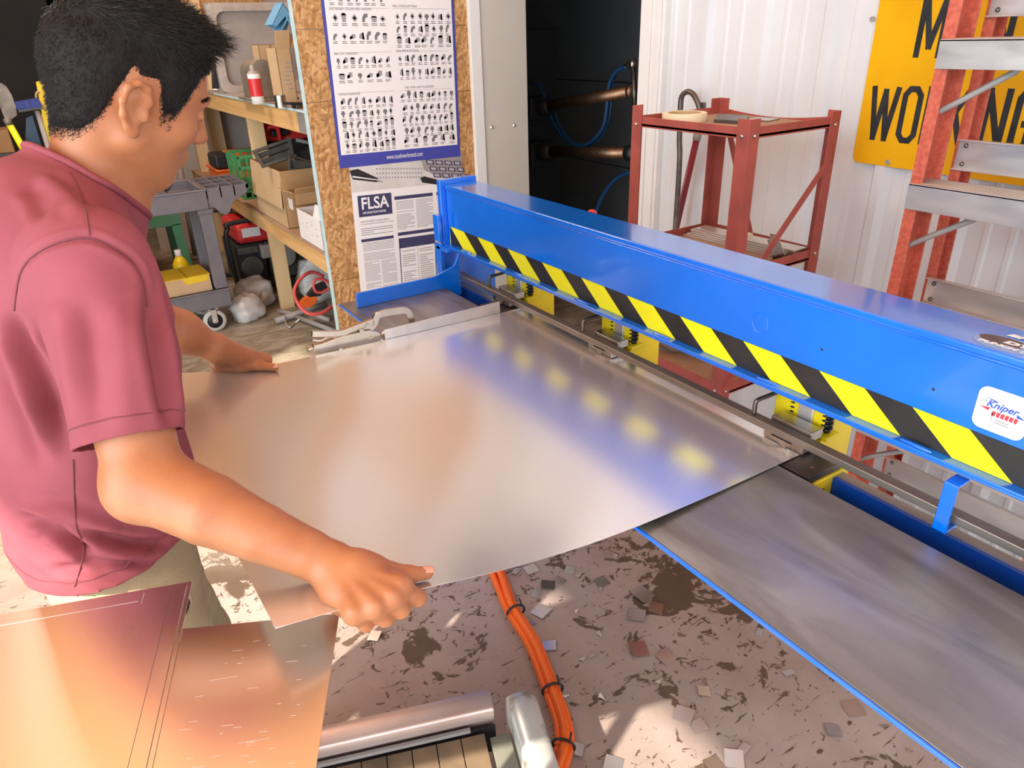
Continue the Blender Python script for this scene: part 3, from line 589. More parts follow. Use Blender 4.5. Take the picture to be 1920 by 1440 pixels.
# ---------------------------------------------------------------- blanks stacked on the table at the left front
def sheet_rect(corner, d1, l1, d2, l2, z, m, t=0.001):
    c = np.array(corner); d1 = np.array(d1) / np.linalg.norm(d1); d2 = np.array(d2) / np.linalg.norm(d2)
    b = MB(); b.obox((c[0], c[1], z), (d1[0] * l1, d1[1] * l1, 0), (d2[0] * l2, d2[1] * l2, 0), (0, 0, t), m); return b
tb = thing('work_table', 'low table under the stacked metal blanks at the left front', 'table', (-0.1, 0.62, 0))
ca, sa = math.cos(-0.47), math.sin(-0.47); ex = np.array([ca, sa]); ey = np.array([-sa, ca]); tc_ = np.array([0.165, 0.672])
def tp(u, v): return tc_ - ex * u - ey * v
b = MB(); o = tp(0.86, 0.27); b.obox((o[0], o[1], 0.945), (ex[0] * 0.80, ex[1] * 0.80, 0), (ey[0] * 0.25, ey[1] * 0.25, 0), (0, 0, 0.03), M['plywood']); b.build('table_top', tb, bevel=0.002)
for u, v in ((0.16, 0.08), (0.83, 0.08), (0.16, 0.25), (0.83, 0.25)):
    q = tp(u, v); b = MB(); b.cbox((q[0], q[1], 0.4725), (0.03, 0.03, 0.945), M['steel_dark'], rz=-0.47); b.build('leg', tb)
tag(sheet_rect(tc_, -ex, 0.48, -ey, 0.29, 0.9752, M['sheet_b']).build('metal_sheet'), 'scratched metal blank lying lowest at the left front, under the two others', 'metal sheet', None)
cA = at_z(350, 1078, 0.99)[:2]; dr = np.array([-0.089, -0.264]); dt = np.array([-0.203, 0.072])
tag(sheet_rect(cA + np.array([0.004, 0.0]) , dt, 0.80, dr, 0.42, 0.9766, M['sheet_a']).build('metal_sheet'), 'metal blank just beneath the top one, its edge showing as a thin line', 'metal sheet')  # this and the top blank are lengthened out of view to shade the floor
tps = sheet_rect(cA + np.array([-0.003, -0.004]), dt, 0.80, dr, 0.42, 0.9782, M['sheet_a']).build('metal_sheet')
tag(tps, 'topmost metal blank on the left front stack, with scribed lines along its edges', 'metal sheet')

_a = unit2 = None
def _u(v): v = np.array([v[0], v[1], 0.0]); return v / np.linalg.norm(v)
UA, UB = _u(dt), _u(dr); OA = np.array([cA[0] - 0.003, cA[1] - 0.004, 0.9793])
def scribe(par, o, d, L, w, m, nm):
    b = MB(); s_ = np.array([-d[1], d[0], 0]); b.obox(o - s_ * w / 2, d * L, s_ * w, (0, 0, 0.00012), m); return b.build(nm, par)
M['scribe'] = mat('bright_scribe_line', (0.80, 0.76, 0.74), 0.5, 0.3); M['scribe_d'] = mat('dark_scribe_line', (0.16, 0.12, 0.11), 0.5, 0.3)
scribe(tps, OA + UA * 0.017 + UB * 0.012, UB, 0.40, 0.0005, M['scribe_d'], 'scribed_line'); scribe(tps, OA + UB * 0.017 + UA * 0.055, UA, 0.34, 0.0005, M['scribe'], 'scribed_line'); scribe(tps, OA + UB * 0.003 + UA * 0.050, UB, 0.020, 0.0005, M['scribe'], 'scribed_line')
low = [o for o in bpy.data.objects if o.get('label', '').startswith('scratched metal blank')][0]
b = MB(); rg = random.Random(12)
for k in range(46):
    u, v = rg.uniform(0.0, 0.15), rg.uniform(0.02, 0.25); q = tc_ - ex * u - ey * v; a = -0.47 + rg.gauss(0.02, 0.07); d = np.array([math.cos(a), math.sin(a), 0]); L_ = rg.choice([.003, .004, .006, .008, .012, .03]); s_ = np.array([-d[1], d[0], 0])
    if u > 0.02 + L_: b.obox(np.array([q[0], q[1], 0.97621]), d * L_, s_ * rg.uniform(.0002, .0005), (0, 0, .00008), M['scribe'])
sc_ = b.build('scratch_marks', low); sc_['kind'] = 'stuff'
# ---------------------------------------------------------------- red steel rack behind the machine
RX0, RX1, RY0, RY1 = 1.60, 1.99, 1.325, 1.785
rack = thing('steel_rack', 'red painted angle iron rack with three plywood shelves behind the blue beam', 'rack', ((RX0 + RX1) / 2, (RY0 + RY1) / 2, 0))
def angle_post(x, y, sx, sy, zt):
    b = MB(); w, t = 0.042, 0.004
    P = [(x, y), (x + sx * w, y), (x + sx * w, y + sy * t), (x + sx * t, y + sy * t), (x + sx * t, y + sy * w), (x, y + sy * w)]
    b.prism([(px, py, 0) for px, py in P], (0, 0, zt), M['red_rack'])
    p = b.build('post', rack, bevel=0.001); bb = MB()
    for z in (1.335, 0.955, 0.575):
        bb.sphere((x + sx * 0.022, y - sy * 0.001, z), 0.006, M['steel'], 8, 6); bb.sphere((x - sx * 0.001, y + sy * 0.022, z), 0.006, M['steel'], 8, 6)
    bb.build('bolt', p, smooth=True)
for x, y, sx, sy, zt in ((RX0, RY0, 1, 1, 1.378), (RX0, RY1, 1, -1, 1.388), (RX1, RY0, -1, 1, 1.372), (RX1, RY1, -1, -1, 1.385)): angle_post(x, y, sx, sy, zt)
for zt, zb, bow in ((1.357, 1.327, 0.018), (0.967, 0.932, 0.0), (0.596, 0.556, 0.0)):
    b = MB(); b.box((RX0 + 0.004, RY0 + 0.004, zb + 0.004), (RX1 - 0.004, RY1 - 0.004, zb + 0.010), M['plywood']); b.build('shelf_board', rack)
    b = MB(); b.box((RX0 + 0.004, RY0 + 0.006, zb), (RX0 + 0.008, RY1 - 0.006, zt), M['red_rack'])
    for y in (RY0 + 0.004, RY1 - 0.008): b.box((RX0 + 0.006, y, zb), (RX1 - 0.006, y + 0.004, zt), M['red_rack'])
    V, F_ = [], []; n = 12
    for i in range(n + 1):
        y = RY0 + 0.006 + (RY1 - RY0 - 0.012) * i / n; d = bow * math.sin(PI * i / n)
        V += [(RX1 - 0.008, y, zb), (RX1 - 0.008, y, zt - d), (RX1 - 0.004, y, zt - d), (RX1 - 0.004, y, zb)]
    for i in range(n):
        a = 4 * i; F_ += [(a, a + 1, a + 5, a + 4), (a + 1, a + 2, a + 6, a + 5), (a + 2, a + 3, a + 7, a + 6), (a + 3, a, a + 4, a + 7)]
    b.add(V, F_, M['red_rack']); b.build('shelf_rim', rack, bevel=0.0008)
def rack_brace(p, q):
    b = MB(); p = np.array(p); q = np.array(q); d = q - p; L = np.linalg.norm(d); d /= L; n = np.array([0, 1.0, 0]) if abs(d[0]) > abs(d[1]) else np.array([1.0, 0, 0]); u = np.cross(d, n)
    b.obox(p - u * 0.011, d * L, u * 0.022, n * 0.003, M['red_rack']); b.build('diagonal_brace', rack)
rack_brace((RX1 - 0.02, RY0 - 0.002, 1.24), (RX1 - 0.30, RY0 - 0.002, 0.95))
rack_brace((RX1 + 0.001, RY1 - 0.03, 1.33), (RX1 + 0.001, RY1 - 0.19, 0.95))
rack_brace((RX1 - 0.01, RY0 - 0.002, 0.94), (RX1 - 0.22, RY0 - 0.002, 0.575))
rack_brace((RX0 + 0.01, RY0 - 0.003, 0.575), (RX0 + 0.09, RY0 - 0.003, 0.68))
rack_brace((RX1 - 0.02, RY0 - 0.002, 0.55), (RX1 - 0.10, RY0 - 0.002, 0.08))
zt = 1.3372
# on its top shelf
q = at_z(1280, 226, zt) + np.array([-.004, -.010, 0]); tr = thing('tape_roll', 'roll of cream masking tape lying flat on the red rack top', 'tape', (q[0], q[1], zt))
b = MB(); b.lathe((q[0], q[1], zt), (0, 0, 1), [(0.052, 0), (0.068, 0), (0.069, 0.002), (0.069, 0.023), (0.068, 0.025), (0.052, 0.025), (0.052, 0)], M['masking'], 40); b.build('tape', tr, smooth=True)
tr.children[0].data.set_sharp_from_angle(angle=0.6)
b = MB(); b.lathe((q[0], q[1], zt), (0, 0, 1), [(0.0495, 0.0005), (0.0515, 0.0005), (0.0515, 0.0245), (0.0495, 0.0245), (0.0495, 0.0005)], M['card'], 36); b.build('cardboard_core', tr)
def plate(pts, z, t, m): b = MB(); b.prism([tuple(at_z(px, py, z)) for px, py in pts], (0, 0, t), m); return b
tag(plate([(1338, 230), (1346, 219), (1403, 222), (1398, 234)], zt, 0.010, M['steel_dark']).build('steel_plate', bevel=0.001), 'dark steel plate lying flat on the red rack top beside the masking tape', 'metal plate')
tag(plate([(1403, 226), (1420, 222), (1462, 224), (1440, 229)], zt, 0.004, M['steel']).build('steel_offcut', bevel=0.0005), 'bright steel offcut on the red rack top at its front corner', 'metal offcut')
# strips on its middle shelf
zs = 0.9425; a1 = at_z(1500, 478, zs) + np.array([-.012, .004, 0]); a0 = np.array([1.915, 1.768, zs]); d = a1 - a0; L = np.linalg.norm(d); d /= L; nrm = np.array([-d[1], d[0], 0])
for k in range(5):
    b = MB(); sh_ = 0.004 * ((k * 7) % 5 - 2); b.obox(a0 + d * (0.004 * k + sh_) + nrm * (-0.006 * (4 - k) + 0.02) + np.array([0, 0, 0.0055 * k]), d * (L - 0.01 * ((k * 3) % 4)), nrm * -0.062, (0, 0, 0.0046), M['alu'])
    tag(b.build('steel_strip', bevel=0.0006), 'long flat steel strip in the stack on the middle shelf of the red rack', 'metal strip', 'steel strips stacked on the red rack')
p = a0 + d * (L * 0.46); b = MB(); b.obox(p + nrm * 0.026 + np.array([0, 0, -0.0005]), d * 0.035, nrm * -0.070, (0, 0, 0.034), M['masking']); 
tag(b.build('tape_wrap', bevel=0.008, segs=3), 'crumpled cream tape wrap around the steel strips on the red rack', 'tape')
b = MB(); p0, p1, p2, p3 = at_y(1440, 450, 1.345), at_y(1458, 441, 1.345), at_y(1474, 496, 1.345), at_y(1452, 496, 1.345); p2[2] = p3[2] = .9435
b.prism([p0, p1, p2, p3], (0, 0.003, 0), M['steel']); b.prism([p1, p2, p2 + np.array([0.0, 0.03, 0.0]), p1 + np.array([0.0, 0.03, 0])], (0.003, 0.0, 0), M['alu'])
tag(b.build('steel_bracket', bevel=0.0006), 'short steel angle bracket leaning on the right end of the red rack', 'bracket')
# folded strips on its bottom shelf
for k in range(7):
    q = at_z(1232 + k * 13, 655 + k * 4.2, 0.567); b = MB(); u = np.array([0.02 + .01 * k, 0.36, 0]); u /= np.linalg.norm(u); w = np.array([u[1], -u[0], 0]); o = np.array([q[0], q[1], 0.5675 + 0.0165 * k]) + np.array([0, -.05, 0])
    b.obox(o, u * 0.16, w * 0.03, (0, 0, 0.0014), M['alu']); b.obox(o + w * 0.03, u * 0.16, w * 0.0015, (0, 0, 0.012), M['alu'])
    tag(b.build('folded_strip'), 'folded sheet metal strip in the heap on the lowest shelf of the red rack', 'metal strip', 'folded strips on the lowest rack shelf')
# pry bar and red-handled tool standing behind it
pb = thing('pry_bar', 'black pry bar with a hooked claw standing against the wall behind the rack', 'pry bar', at_x(1271, 405, 2.12))
b = MB(); P = [at_x(x, y, 2.12) for x, y in ((1314, 212), (1309, 194), (1300, 177), (1289, 172), (1279, 180), (1276, 200), (1274, 260), (1271, 360))]; e = P[-1].copy(); e[2] = 0.0; P.append(e)
b.tube(spline(P, 6), 0.0105, M['steel_dark'], 8); b.build('shaft', pb, smooth=True)
b = MB(); c = at_x(1313, 208, 2.12); b.prism([c + np.array([0, 0.014, 0.03]), c + np.array([0, -0.014, 0.03]), c + np.array([0, -0.022, -0.02]), c + np.array([0, 0.006, -0.02])], (0.012, 0, 0), M['steel_dark']); b.build('claw', pb, bevel=0.002)
rt = thing('long_tool', 'dark red handled tool leaning beside the pry bar behind the rack', 'tool', at_x(1278, 390, 2.17))
p, q = at_x(1306, 262, 2.17), at_x(1276, 392, 2.17); dd = (q - p); e = p + dd * (p[2] / (p[2] - q[2])); M['maroon'] = mat('dark_red_handle', (0.20, 0.008, 0.025), 0.3)
b = MB(); b.cyl(p, e, 0.013, M['maroon'], 14); b.build('handle', rt, smooth=True); b = MB(); b.cyl(p, p - dd * 0.16, 0.016, M['grey'], 14); b.build('grip', rt, smooth=True)

# ---------------------------------------------------------------- yellow sign on the cladding
SX = WALL_X - 0.026
def sgn(px, py): return at_x(px, py, SX)
sg = thing('warning_sign', 'big yellow metal sign reading men working in black letters on the white wall', 'sign', sgn(1760, 150))
y1, y0_, zb_, zt_ = 1.416, 0.843, 1.193, 1.769; tilt = -0.012
def sp(y, z): return np.array([SX, y, z + tilt * (y1 - y)])
P = []
for cy, cz, a0 in ((y1 - 0.02, zb_ + 0.02, 180), (y0_ + 0.02, zb_ + 0.02, 270), (y0_ + 0.02, zt_ - 0.02, 0), (y1 - 0.02, zt_ - 0.02, 90)):
    for k in range(6):
        a = math.radians(a0 + 18 * k); P.append(sp(cy - 0.02 * math.cos(a), cz + 0.02 * math.sin(a)))
b = MB(); b.prism(P, (0.003, 0, 0), M['sign_y']); b.build('sign_plate', sg, bevel=0.0008)
RT = np.array([0, -1, tilt]); UPV = np.array([0, 0, 1.0])
base_y = lambda px: 262 + (px - 1622) * 0.087
STROKES = {'W': [((0, 1), (.26, 0)), ((.26, 0), (.5, .95)), ((.5, .95), (.74, 0)), ((.74, 0), (1, 1))], 'M': [((0, 0), (0, 1)), ((0, 1), (.5, .12)), ((.5, .12), (1, 1)), ((1, 1), (1, 0))], 'N': [((0, 0), (0, 1)), ((0, 1), (1, 0)), ((1, 0), (1, 1))],
           'I': [((.5, 0), (.5, 1))], 'E': [((0, 0), (0, 1)), ((0, 1), (1, 1)), ((0, .5), (.85, .5)), ((0, 0), (1, 0))], 'K': [((0, 0), (0, 1)), ((0, .42), (1, 1)), ((.3, .6), (1, 0))], 'R': [((0, 0), (0, 1)), ((0, 1), (.8, 1)), ((.8, 1), (1, .88)), ((1, .88), (1, .6)), ((1, .6), (.8, .48)), ((0, .48), (.8, .48)), ((.5, .48), (1, 0))],
           'O': [((0, .12), (0, .88)), ((0, .88), (.28, 1)), ((.28, 1), (.72, 1)), ((.72, 1), (1, .88)), ((1, .88), (1, .12)), ((1, .12), (.72, 0)), ((.72, 0), (.28, 0)), ((.28, 0), (0, .12))], 'G': [((1, .78), (1, .88)), ((1, .88), (.72, 1)), ((.72, 1), (.28, 1)), ((.28, 1), (0, .88)), ((0, .88), (0, .12)), ((0, .12), (.28, 0)), ((.28, 0), (.72, 0)), ((.72, 0), (1, .12)), ((1, .12), (1, .45)), ((1, .45), (.55, .45))]}
def block_letter(ch, o, w, h, t=0.017):
    b = MB(); w2, h2 = w - t, h - t
    for k, (p, q) in enumerate(STROKES[ch]):
        p = np.array([t / 2 + p[0] * w2, t / 2 + p[1] * h2]); q = np.array([t / 2 + q[0] * w2, t / 2 + q[1] * h2]); d = q - p; L = np.hypot(*d); d /= L; n = np.array([-d[1], d[0]]); e_ = t * .5 if abs(d[0]) < .05 or abs(d[1]) < .05 else t * .36
        if ch in 'OG' : e_ = t * .22
        P = [p - d * e_ - n * t / 2, q + d * e_ - n * t / 2, q + d * e_ + n * t / 2, p - d * e_ + n * t / 2]
        b.prism([o + RT * a + UPV * c + np.array([-.00004 * k, 0, 0]) for a, c in P], (-.0004, 0, 0), M['sign_k'])
    b.build('letter', sg)
for ch, xa, xb in (('W', 1619, 1672), ('O', 1676, 1714), ('R', 1720, 1757), ('K', 1762, 1801), ('I', 1806, 1818), ('N', 1826, 1873), ('G', 1882, 1922)):
    pA, pB = sgn(xa, base_y(xa)), sgn(xb, base_y(xb)); pA[0] = SX - 0.0002; block_letter(ch, pA, max(abs(pB[1] - pA[1]), .0175), 0.161)
for ch, xa, xb in (('M', 1711, 1763), ('E', 1782, 1815), ('N', 1838, 1886)):
    pA, pB = sgn(xa, 108 + (xa - 1711) * 0.07), sgn(xb, 108 + (xb - 1711) * .07); pA[0] = SX - 0.0002; block_letter(ch, pA, abs(pB[1] - pA[1]), 0.185)
b = MB()
for px, py in ((1665, 304), (1636, 36)): q = sgn(px, py); b.cyl((SX - 0.003, q[1], q[2]), (SX, q[1], q[2]), 0.008, M['alu'], 12)
b.build('screw', sg)
sg2 = sg

# ---------------------------------------------------------------- step ladder in front of the wall
LX, LY = 1.82, 1.0
ld = thing('step_ladder', 'orange red fiberglass step ladder with aluminium treads folded in front of the yellow sign', 'ladder', (LX + 0.1, LY - 0.26, 0))
def rail(x0, y0, depth, yw, x_top, zt, inner):
    """channel rail: outer web and two flanges; rises from (x0) to (x_top)"""
    b = MB(); up = np.array([x_top - x0, 0, zt]); s = -1 if inner < 0 else 1; t = 0.005; d, w = depth, yw
    P = [(0, 0), (d, 0), (d, w), (d - t, w), (d - t, t), (d * .55, t), (d * .55, t + .004), (d * .45, t + .004), (d * .45, t), (t, t), (t, w), (0, w)]
    b.prism([(x0 + px, y0 + s * py, 0) for px, py in P], up, M['ladder']); return b
rl = rail(LX, LY, 0.085, 0.030, LX + 0.03, 2.5, -1).build('front_rail', ld, bevel=0.001)
rr_ = rail(LX, LY - 0.52, 0.085, 0.030, LX + 0.03, 2.5, 1).build('front_rail', ld, bevel=0.001)
rail(LX + 0.19, LY - 0.01, 0.06, 0.026, LX + 0.16, 2.4, -1).build('rear_rail', ld, bevel=0.001)
rail(LX + 0.19, LY - 0.51, 0.06, 0.026, LX + 0.16, 2.4, 1).build('rear_rail', ld, bevel=0.001)
for k, z in enumerate((0.20, 0.52, 0.845, 1.17, 1.495, 1.82, 2.14)):
    xo = LX + 0.03 * z / 2.5; b = MB(); yA, yB = LY - 0.005, LY - 0.515
    b.box((xo - 0.012, yB, z), (xo - 0.008, yA, z + 0.062), M['alu']); b.box((xo - 0.012, yB, z + 0.058), (xo + 0.088, yA, z + 0.063), M['alu']); b.box((xo + 0.084, yB, z + 0.03), (xo + 0.088, yA, z + 0.063), M['alu'])
    for i in range(7): b.box((xo + 0.002 + i * 0.012, yB, z + 0.063), (xo + 0.006 + i * 0.012, yA, z + 0.0645), M['alu'])
    b.build('tread', ld, bevel=0.0008)
    b = MB()
    for zz in (z + 0.018, z + 0.042): b.sphere((xo - 0.001, LY - 0.018, zz), 0.008, M['steel'], 10, 6)
    b.build('rivet', rl, smooth=True)
    b = MB(); b.tube([(xo + 0.012, LY - 0.026, z - 0.095), (xo + 0.03, LY - 0.06, z - 0.07), (xo + 0.04, LY - 0.16, z - 0.005), (xo + 0.04, LY - 0.175, z + 0.02)], 0.0075, M['grey'], 8); b.build('tread_brace', ld, smooth=True)
for z in (0.30, 0.60, 0.885, 1.25, 1.60, 1.95):
    b = MB(); x = LX + 0.184 - 0.03 * z / 2.4; yA, yB = LY - 0.02, LY - 0.50
    b.box((x, yB, z), (x + 0.004, yA, z + 0.075), M['alu']); b.box((x - 0.012, yB, z + 0.071), (x, yA, z + 0.075), M['alu']); b.box((x - 0.012, yB, z), (x, yA, z + 0.004), M['alu'])
    for yy in (yA - 0.02,): b.sphere((x - 0.002, yy, z + 0.06), 0.006, M['steel_dark'], 8, 6); b.sphere((x - 0.002, yy, z + 0.015), 0.006, M['steel_dark'], 8, 6)
    b.build('rear_cross_bar', ld, bevel=0.0008)

# ---------------------------------------------------------------- rocker-arm spot welder in the dark doorway
WX = 2.9
def wp(px, py): return at_x(px, py, WX)
wl = thing('spot_welder', 'black spot welder with bronze arms and blue hoses in the dark doorway', 'welder', (WX, 4.55, 0))
b = MB(); b.box((WX - 0.22, 4.25, 0.0), (WX + 0.22, 4.95, 1.62), M['black']); b.box((WX - 0.09, 4.12, 1.08), (WX + 0.09, 4.30, 1.22), M['black']); b.box((WX - 0.09, 4.12, 0.78), (WX + 0.09, 4.30, 0.94), M['black']); b.build('cabinet', wl, bevel=0.01)
b = MB(); b.cyl(wp(1000, 203), wp(1184, 171), 0.034, M['bronze'], 18); b.build('upper_arm', wl, smooth=True)
b = MB(); b.cyl(wp(1000, 283), wp(1035, 284), 0.06, M['black'], 18); b.build('arm_clamp', wl, smooth=True)
b = MB(); b.cyl(wp(1000, 204), wp(1032, 199), 0.055, M['black'], 18); b.build('arm_clamp', wl, smooth=True)
b = MB(); b.cyl(wp(1035, 284), wp(1178, 287), 0.034, M['bronze'], 18); b.build('lower_arm', wl, smooth=True)
b = MB(); b.cyl(wp(1187, 118), wp(1192, 225), 0.014, M['steel_dark'], 14); b.cyl(wp(1182, 171), wp(1188, 171) , 0.04, M['bronze'], 16); b.cyl(wp(1186, 112), wp(1187, 128), 0.024, M['steel'], 12); b.cyl(wp(1172, 121), wp(1186, 123), 0.014, M['steel'], 10); b.build('upper_electrode', wl, smooth=True)
b = MB(); b.cyl(wp(1193, 235), wp(1193, 335), 0.014, M['steel_dark'], 14); b.cyl(wp(1178, 287), wp(1192, 287), 0.045, M['black'], 14); b.build('lower_electrode', wl, smooth=True)
b = MB(); b.tube(spline([wp(x, y) for x, y in ((1175, 125), (1155, 135), (1142, 160), (1138, 200), (1130, 240), (1105, 268), (1080, 272), (1055, 255), (1035, 225), (1022, 185), (1012, 162), (996, 156))], 6), 0.012, M['blue_hose'], 8); b.build('cooling_hose', wl, smooth=True)
b = MB(); b.tube(spline([wp(x, y) + np.array([0.03, 0, 0]) for x, y in ((1172, 122), (1150, 132), (1140, 165), (1137, 205), (1126, 246), (1100, 273), (1072, 272), (1046, 243), (1030, 205))], 6), 0.009, M['blue_hose'], 8); b.build('cooling_hose', wl, smooth=True)
b = MB(); b.tube(spline([wp(x, y) for x, y in ((1187, 322), (1160, 332), (1138, 355), (1122, 385), (1112, 420))], 6), 0.013, M['blue_hose'], 8); b.build('cooling_hose', wl, smooth=True)
# ---------------------------------------------------------------- posters on the strand board
PY = OSB_Y - 0.003
def pp(px, py, dy=0.0): return at_y(px, py, PY - dy)
po = thing('fittings_poster', 'white duct fittings chart with rows of small grey pictures, above the second poster', 'poster', pp(750, 300))
P0, P1 = pp(637, 316), pp(863, 293)                 # bottom corners
ux = (P1 - P0); PWd = np.linalg.norm(ux); ux /= PWd; uz = np.array([-ux[2], 0, ux[0]]); PH = 0.93
def pq(u, v, lift=0.0012): return P0 + ux * (u * PWd) + uz * (v * PH) + np.array([0, -lift, 0])
def prect(b, u0, v0, u1, v1, m, lift=0.0012): b.prism([pq(u0, v0, lift), pq(u1, v0, lift), pq(u1, v1, lift), pq(u0, v1, lift)], (0, 0.0004, 0), m)
b = MB(); prect(b, 0, 0, 1, 1, M['ink_blue'], 0.0006); b.prism([pq(0.022, 0.062), pq(0.978, 0.062), pq(0.978, 1), pq(0.022, 1)], (0, 0.0004, 0), M['paper']); b.build('sheet', po)
h = text_mesh('www.southwarkmetal.com', 0.03, M['paper'], 'web_address', po, pq(0.37, 0.022, 0.0015), ux, uz, 0.0001, fit=(PWd * 0.30, 0.021))
heads = [('DUCTBOARD COLLARS AND TAKEOFFS', 0.05, 0.700, 0.30), ('AIR-TITE TAKEOFFS', 0.05, 0.512, 0.17), ('OUTLETS & BOXES', 0.05, 0.335, 0.16),
         ('WALL STACK & FITTINGS', 0.51, 0.715, 0.19), ('OVAL PIPE & FITTINGS', 0.51, 0.520, 0.18), ('TEES, WYES, AND ACCESSORIES', 0.56, 0.352, 0.24)]
VV, FF = [], []
for s, u, v, wd in heads:
    a, f = text_mesh(s, 0.02, None, '', None, pq(u, v, 0.0015), ux, uz, 0.0001, 0.0002, fit=(PWd * wd, 0.0095)); o = len(VV); VV += [tuple(x) for x in a]; FF += [[o + k for k in g] for g in f]
link_mesh('section_headings', np.array(VV), FF, [M['ink']], None, po)
M['ink_m'] = mat('mid_grey_print', (0.33, 0.32, 0.325), 0.5)
bi, bt = MB(), MB(); rg = random.Random(5)
for u0 in (0.05, 0.51):
    for v in (0.715, 0.527, 0.35): bt.prism([pq(u0, v - 0.006), pq(u0 + 0.43, v - 0.006), pq(u0 + 0.43, v - 0.005), pq(u0, v - 0.005)], (0, 0.0003, 0), M['ink_l'])
def icon(u, v, w, hh):
    k = rg.randrange(6); A = lambda x, y: pq(u + x * w, v + y * hh, 0.0014)
    if k == 0: bi.prism([A(0, .2), A(1, 0), A(.9, 1), A(.15, .8)], (0, .0003, 0), M['ink_m']); bi.prism([A(.6, .1), A(1, 0), A(.9, 1), A(.62, .9)], (0, .0002, 0), M['ink'])
    elif k == 1: bi.prism([A(.15, 0), A(.85, 0), A(1, .75), A(.8, 1), A(.2, 1), A(0, .75)], (0, .0003, 0), M['ink_m']); bi.prism([A(0, .75), A(1, .75), A(.8, 1), A(.2, 1)], (0, .0002, 0), M['ink'])
    elif k == 2: bi.prism([A(0, 0), A(.45, 0), A(.55, .45), A(1, .6), A(1, 1), A(.4, .95), A(.05, .5)], (0, .0003, 0), M['ink'])
    elif k == 3: bi.prism([A(0, .1), A(1, .35), A(1, .9), A(.5, 1), A(0, .5)], (0, .0003, 0), M['ink_m']); bi.prism([A(0, .1), A(.5, .22), A(.5, .7), A(0, .5)], (0, .0002, 0), M['ink'])
    elif k == 4: bi.prism([A(.35, 0), A(.65, 0), A(.7, .35), A(1, .5), A(.8, 1), A(.2, 1), A(0, .5), A(.3, .35)], (0, .0003, 0), M['ink'])
    else: bi.prism([A(.5, 0), A(1, .45), A(.55, 1), A(0, .55)], (0, .0003, 0), M['ink_m']); bi.prism([A(.5, .25), A(.75, .48), A(.52, .75), A(.26, .52)], (0, .0002, 0), M['ink_l'])
rows = [(0.05, 0.47, v, n) for v, n in ((0.945, 8), (0.87, 8), (0.80, 7), (0.735, 7), (0.650, 6), (0.575, 7), (0.47, 8), (0.405, 6), (0.29, 8), (0.235, 8), (0.185, 8), (0.135, 8), (0.085, 8))] + \
       [(0.52, 0.97, v, n) for v, n in ((0.93, 7), (0.85, 7), (0.775, 6), (0.66, 8), (0.605, 8), (0.555, 7), (0.475, 9), (0.41, 9), (0.305, 9), (0.245, 8), (0.19, 9), (0.135, 8), (0.088, 6))]
for u0, u1, v, n in rows:
    for i in range(n):
        u = u0 + (u1 - u0) * (i + rg.uniform(0.05, 0.25)) / n; w = (u1 - u0) / n * rg.uniform(0.5, 0.72); icon(u, v, w, rg.uniform(0.026, 0.038))
        for r in range(2): bt.prism([pq(u, v - 0.008 - r * 0.007), pq(u + w * rg.uniform(.6, 1.1), v - 0.008 - r * 0.007), pq(u + w, v - 0.0055 - r * 0.007), pq(u, v - 0.0055 - r * 0.007)], (0, .0003, 0), M['ink_l'])
bi.build('printed_pictures', po); bt.build('printed_captions', po)

# FLSA notice
fl = thing('notice_poster', 'white labour law notice headed FLSA, below the duct fittings chart', 'poster', pp(760, 540, -0.001))
A0, A1 = pp(655, 318, -0.002), pp(866, 300, -0.002); B0 = pp(688, 560, -0.002)
wx = A1 - A0; FW = np.linalg.norm(wx); wx /= FW; wz = np.array([-wx[2], 0, wx[0]]); FH = 0.92
def fq(u, v, lift=0.0004): return A0 + wx * (u * FW) - wz * (v * FH) + np.array([0, -lift, 0])      # v runs down from just under the chart
def fr(b, u0, v0, u1, v1, m, lift=0.0008): b.prism([fq(u0, v1, lift), fq(u1, v1, lift), fq(u1, v0, lift), fq(u0, v0, lift)], (0, .0003, 0), m)
M['photo_grey'] = mat('pale_photo_print', (0.58, 0.55, 0.52), 0.45, color2=(0.70, 0.67, 0.64), vscale=9)
b = MB(); fr(b, 0, -0.05, 1, 1, M['paper'], 0.0004); fr(b, 0, -0.05, 1, 0.115, M['photo_grey'], 0.0006); b.build('sheet', fl)
b = MB()
b.prism([fq(0.0, 0.005, .001), fq(0.07, 0.0, .001), fq(0.23, 0.055, .001), fq(0.22, 0.075, .001), fq(0.02, 0.05, .001)], (0, .0003, 0), M['black']); b.prism([fq(0.02, 0.032, .0013), fq(0.23, 0.062, .0013), fq(0.23, 0.066, .0013), fq(0.02, 0.04, .0013)], (0, .0003, 0), M['paper'])
b.prism([fq(0.22, 0.056, .001), fq(0.28, 0.078, .001), fq(0.22, 0.074, .001)], (0, .0003, 0), M['grey'])
b.prism([fq(0.60, 0.075, .001), fq(0.64, 0.068, .001), fq(0.80, 0.10, .001), fq(0.80, 0.125, .001), fq(0.62, 0.10, .001)], (0, .0003, 0), M['black'])
b.prism([fq(0.62, -0.02, .001), fq(1.0, -0.05, .001), fq(1.0, 0.11, .001), fq(0.80, 0.085, .001), fq(0.64, 0.035, .001)], (0, .0003, 0), M['grey'])
for i in range(4):
    for j in range(3):
        u = 0.66 + 0.085 * i + 0.03 * j; v = -0.018 + 0.036 * j + 0.006 * i
        b.prism([fq(u, v, .0014), fq(u + .07, v + .006, .0014), fq(u + .078, v + .030, .0014), fq(u + .008, v + .024, .0014)], (0, .0003, 0), M['ink_navy']); b.prism([fq(u + .012, v + .005, .0017), fq(u + .058, v + .009, .0017), fq(u + .064, v + .024, .0017), fq(u + .018, v + .02, .0017)], (0, .0002, 0), M['ink_l'])
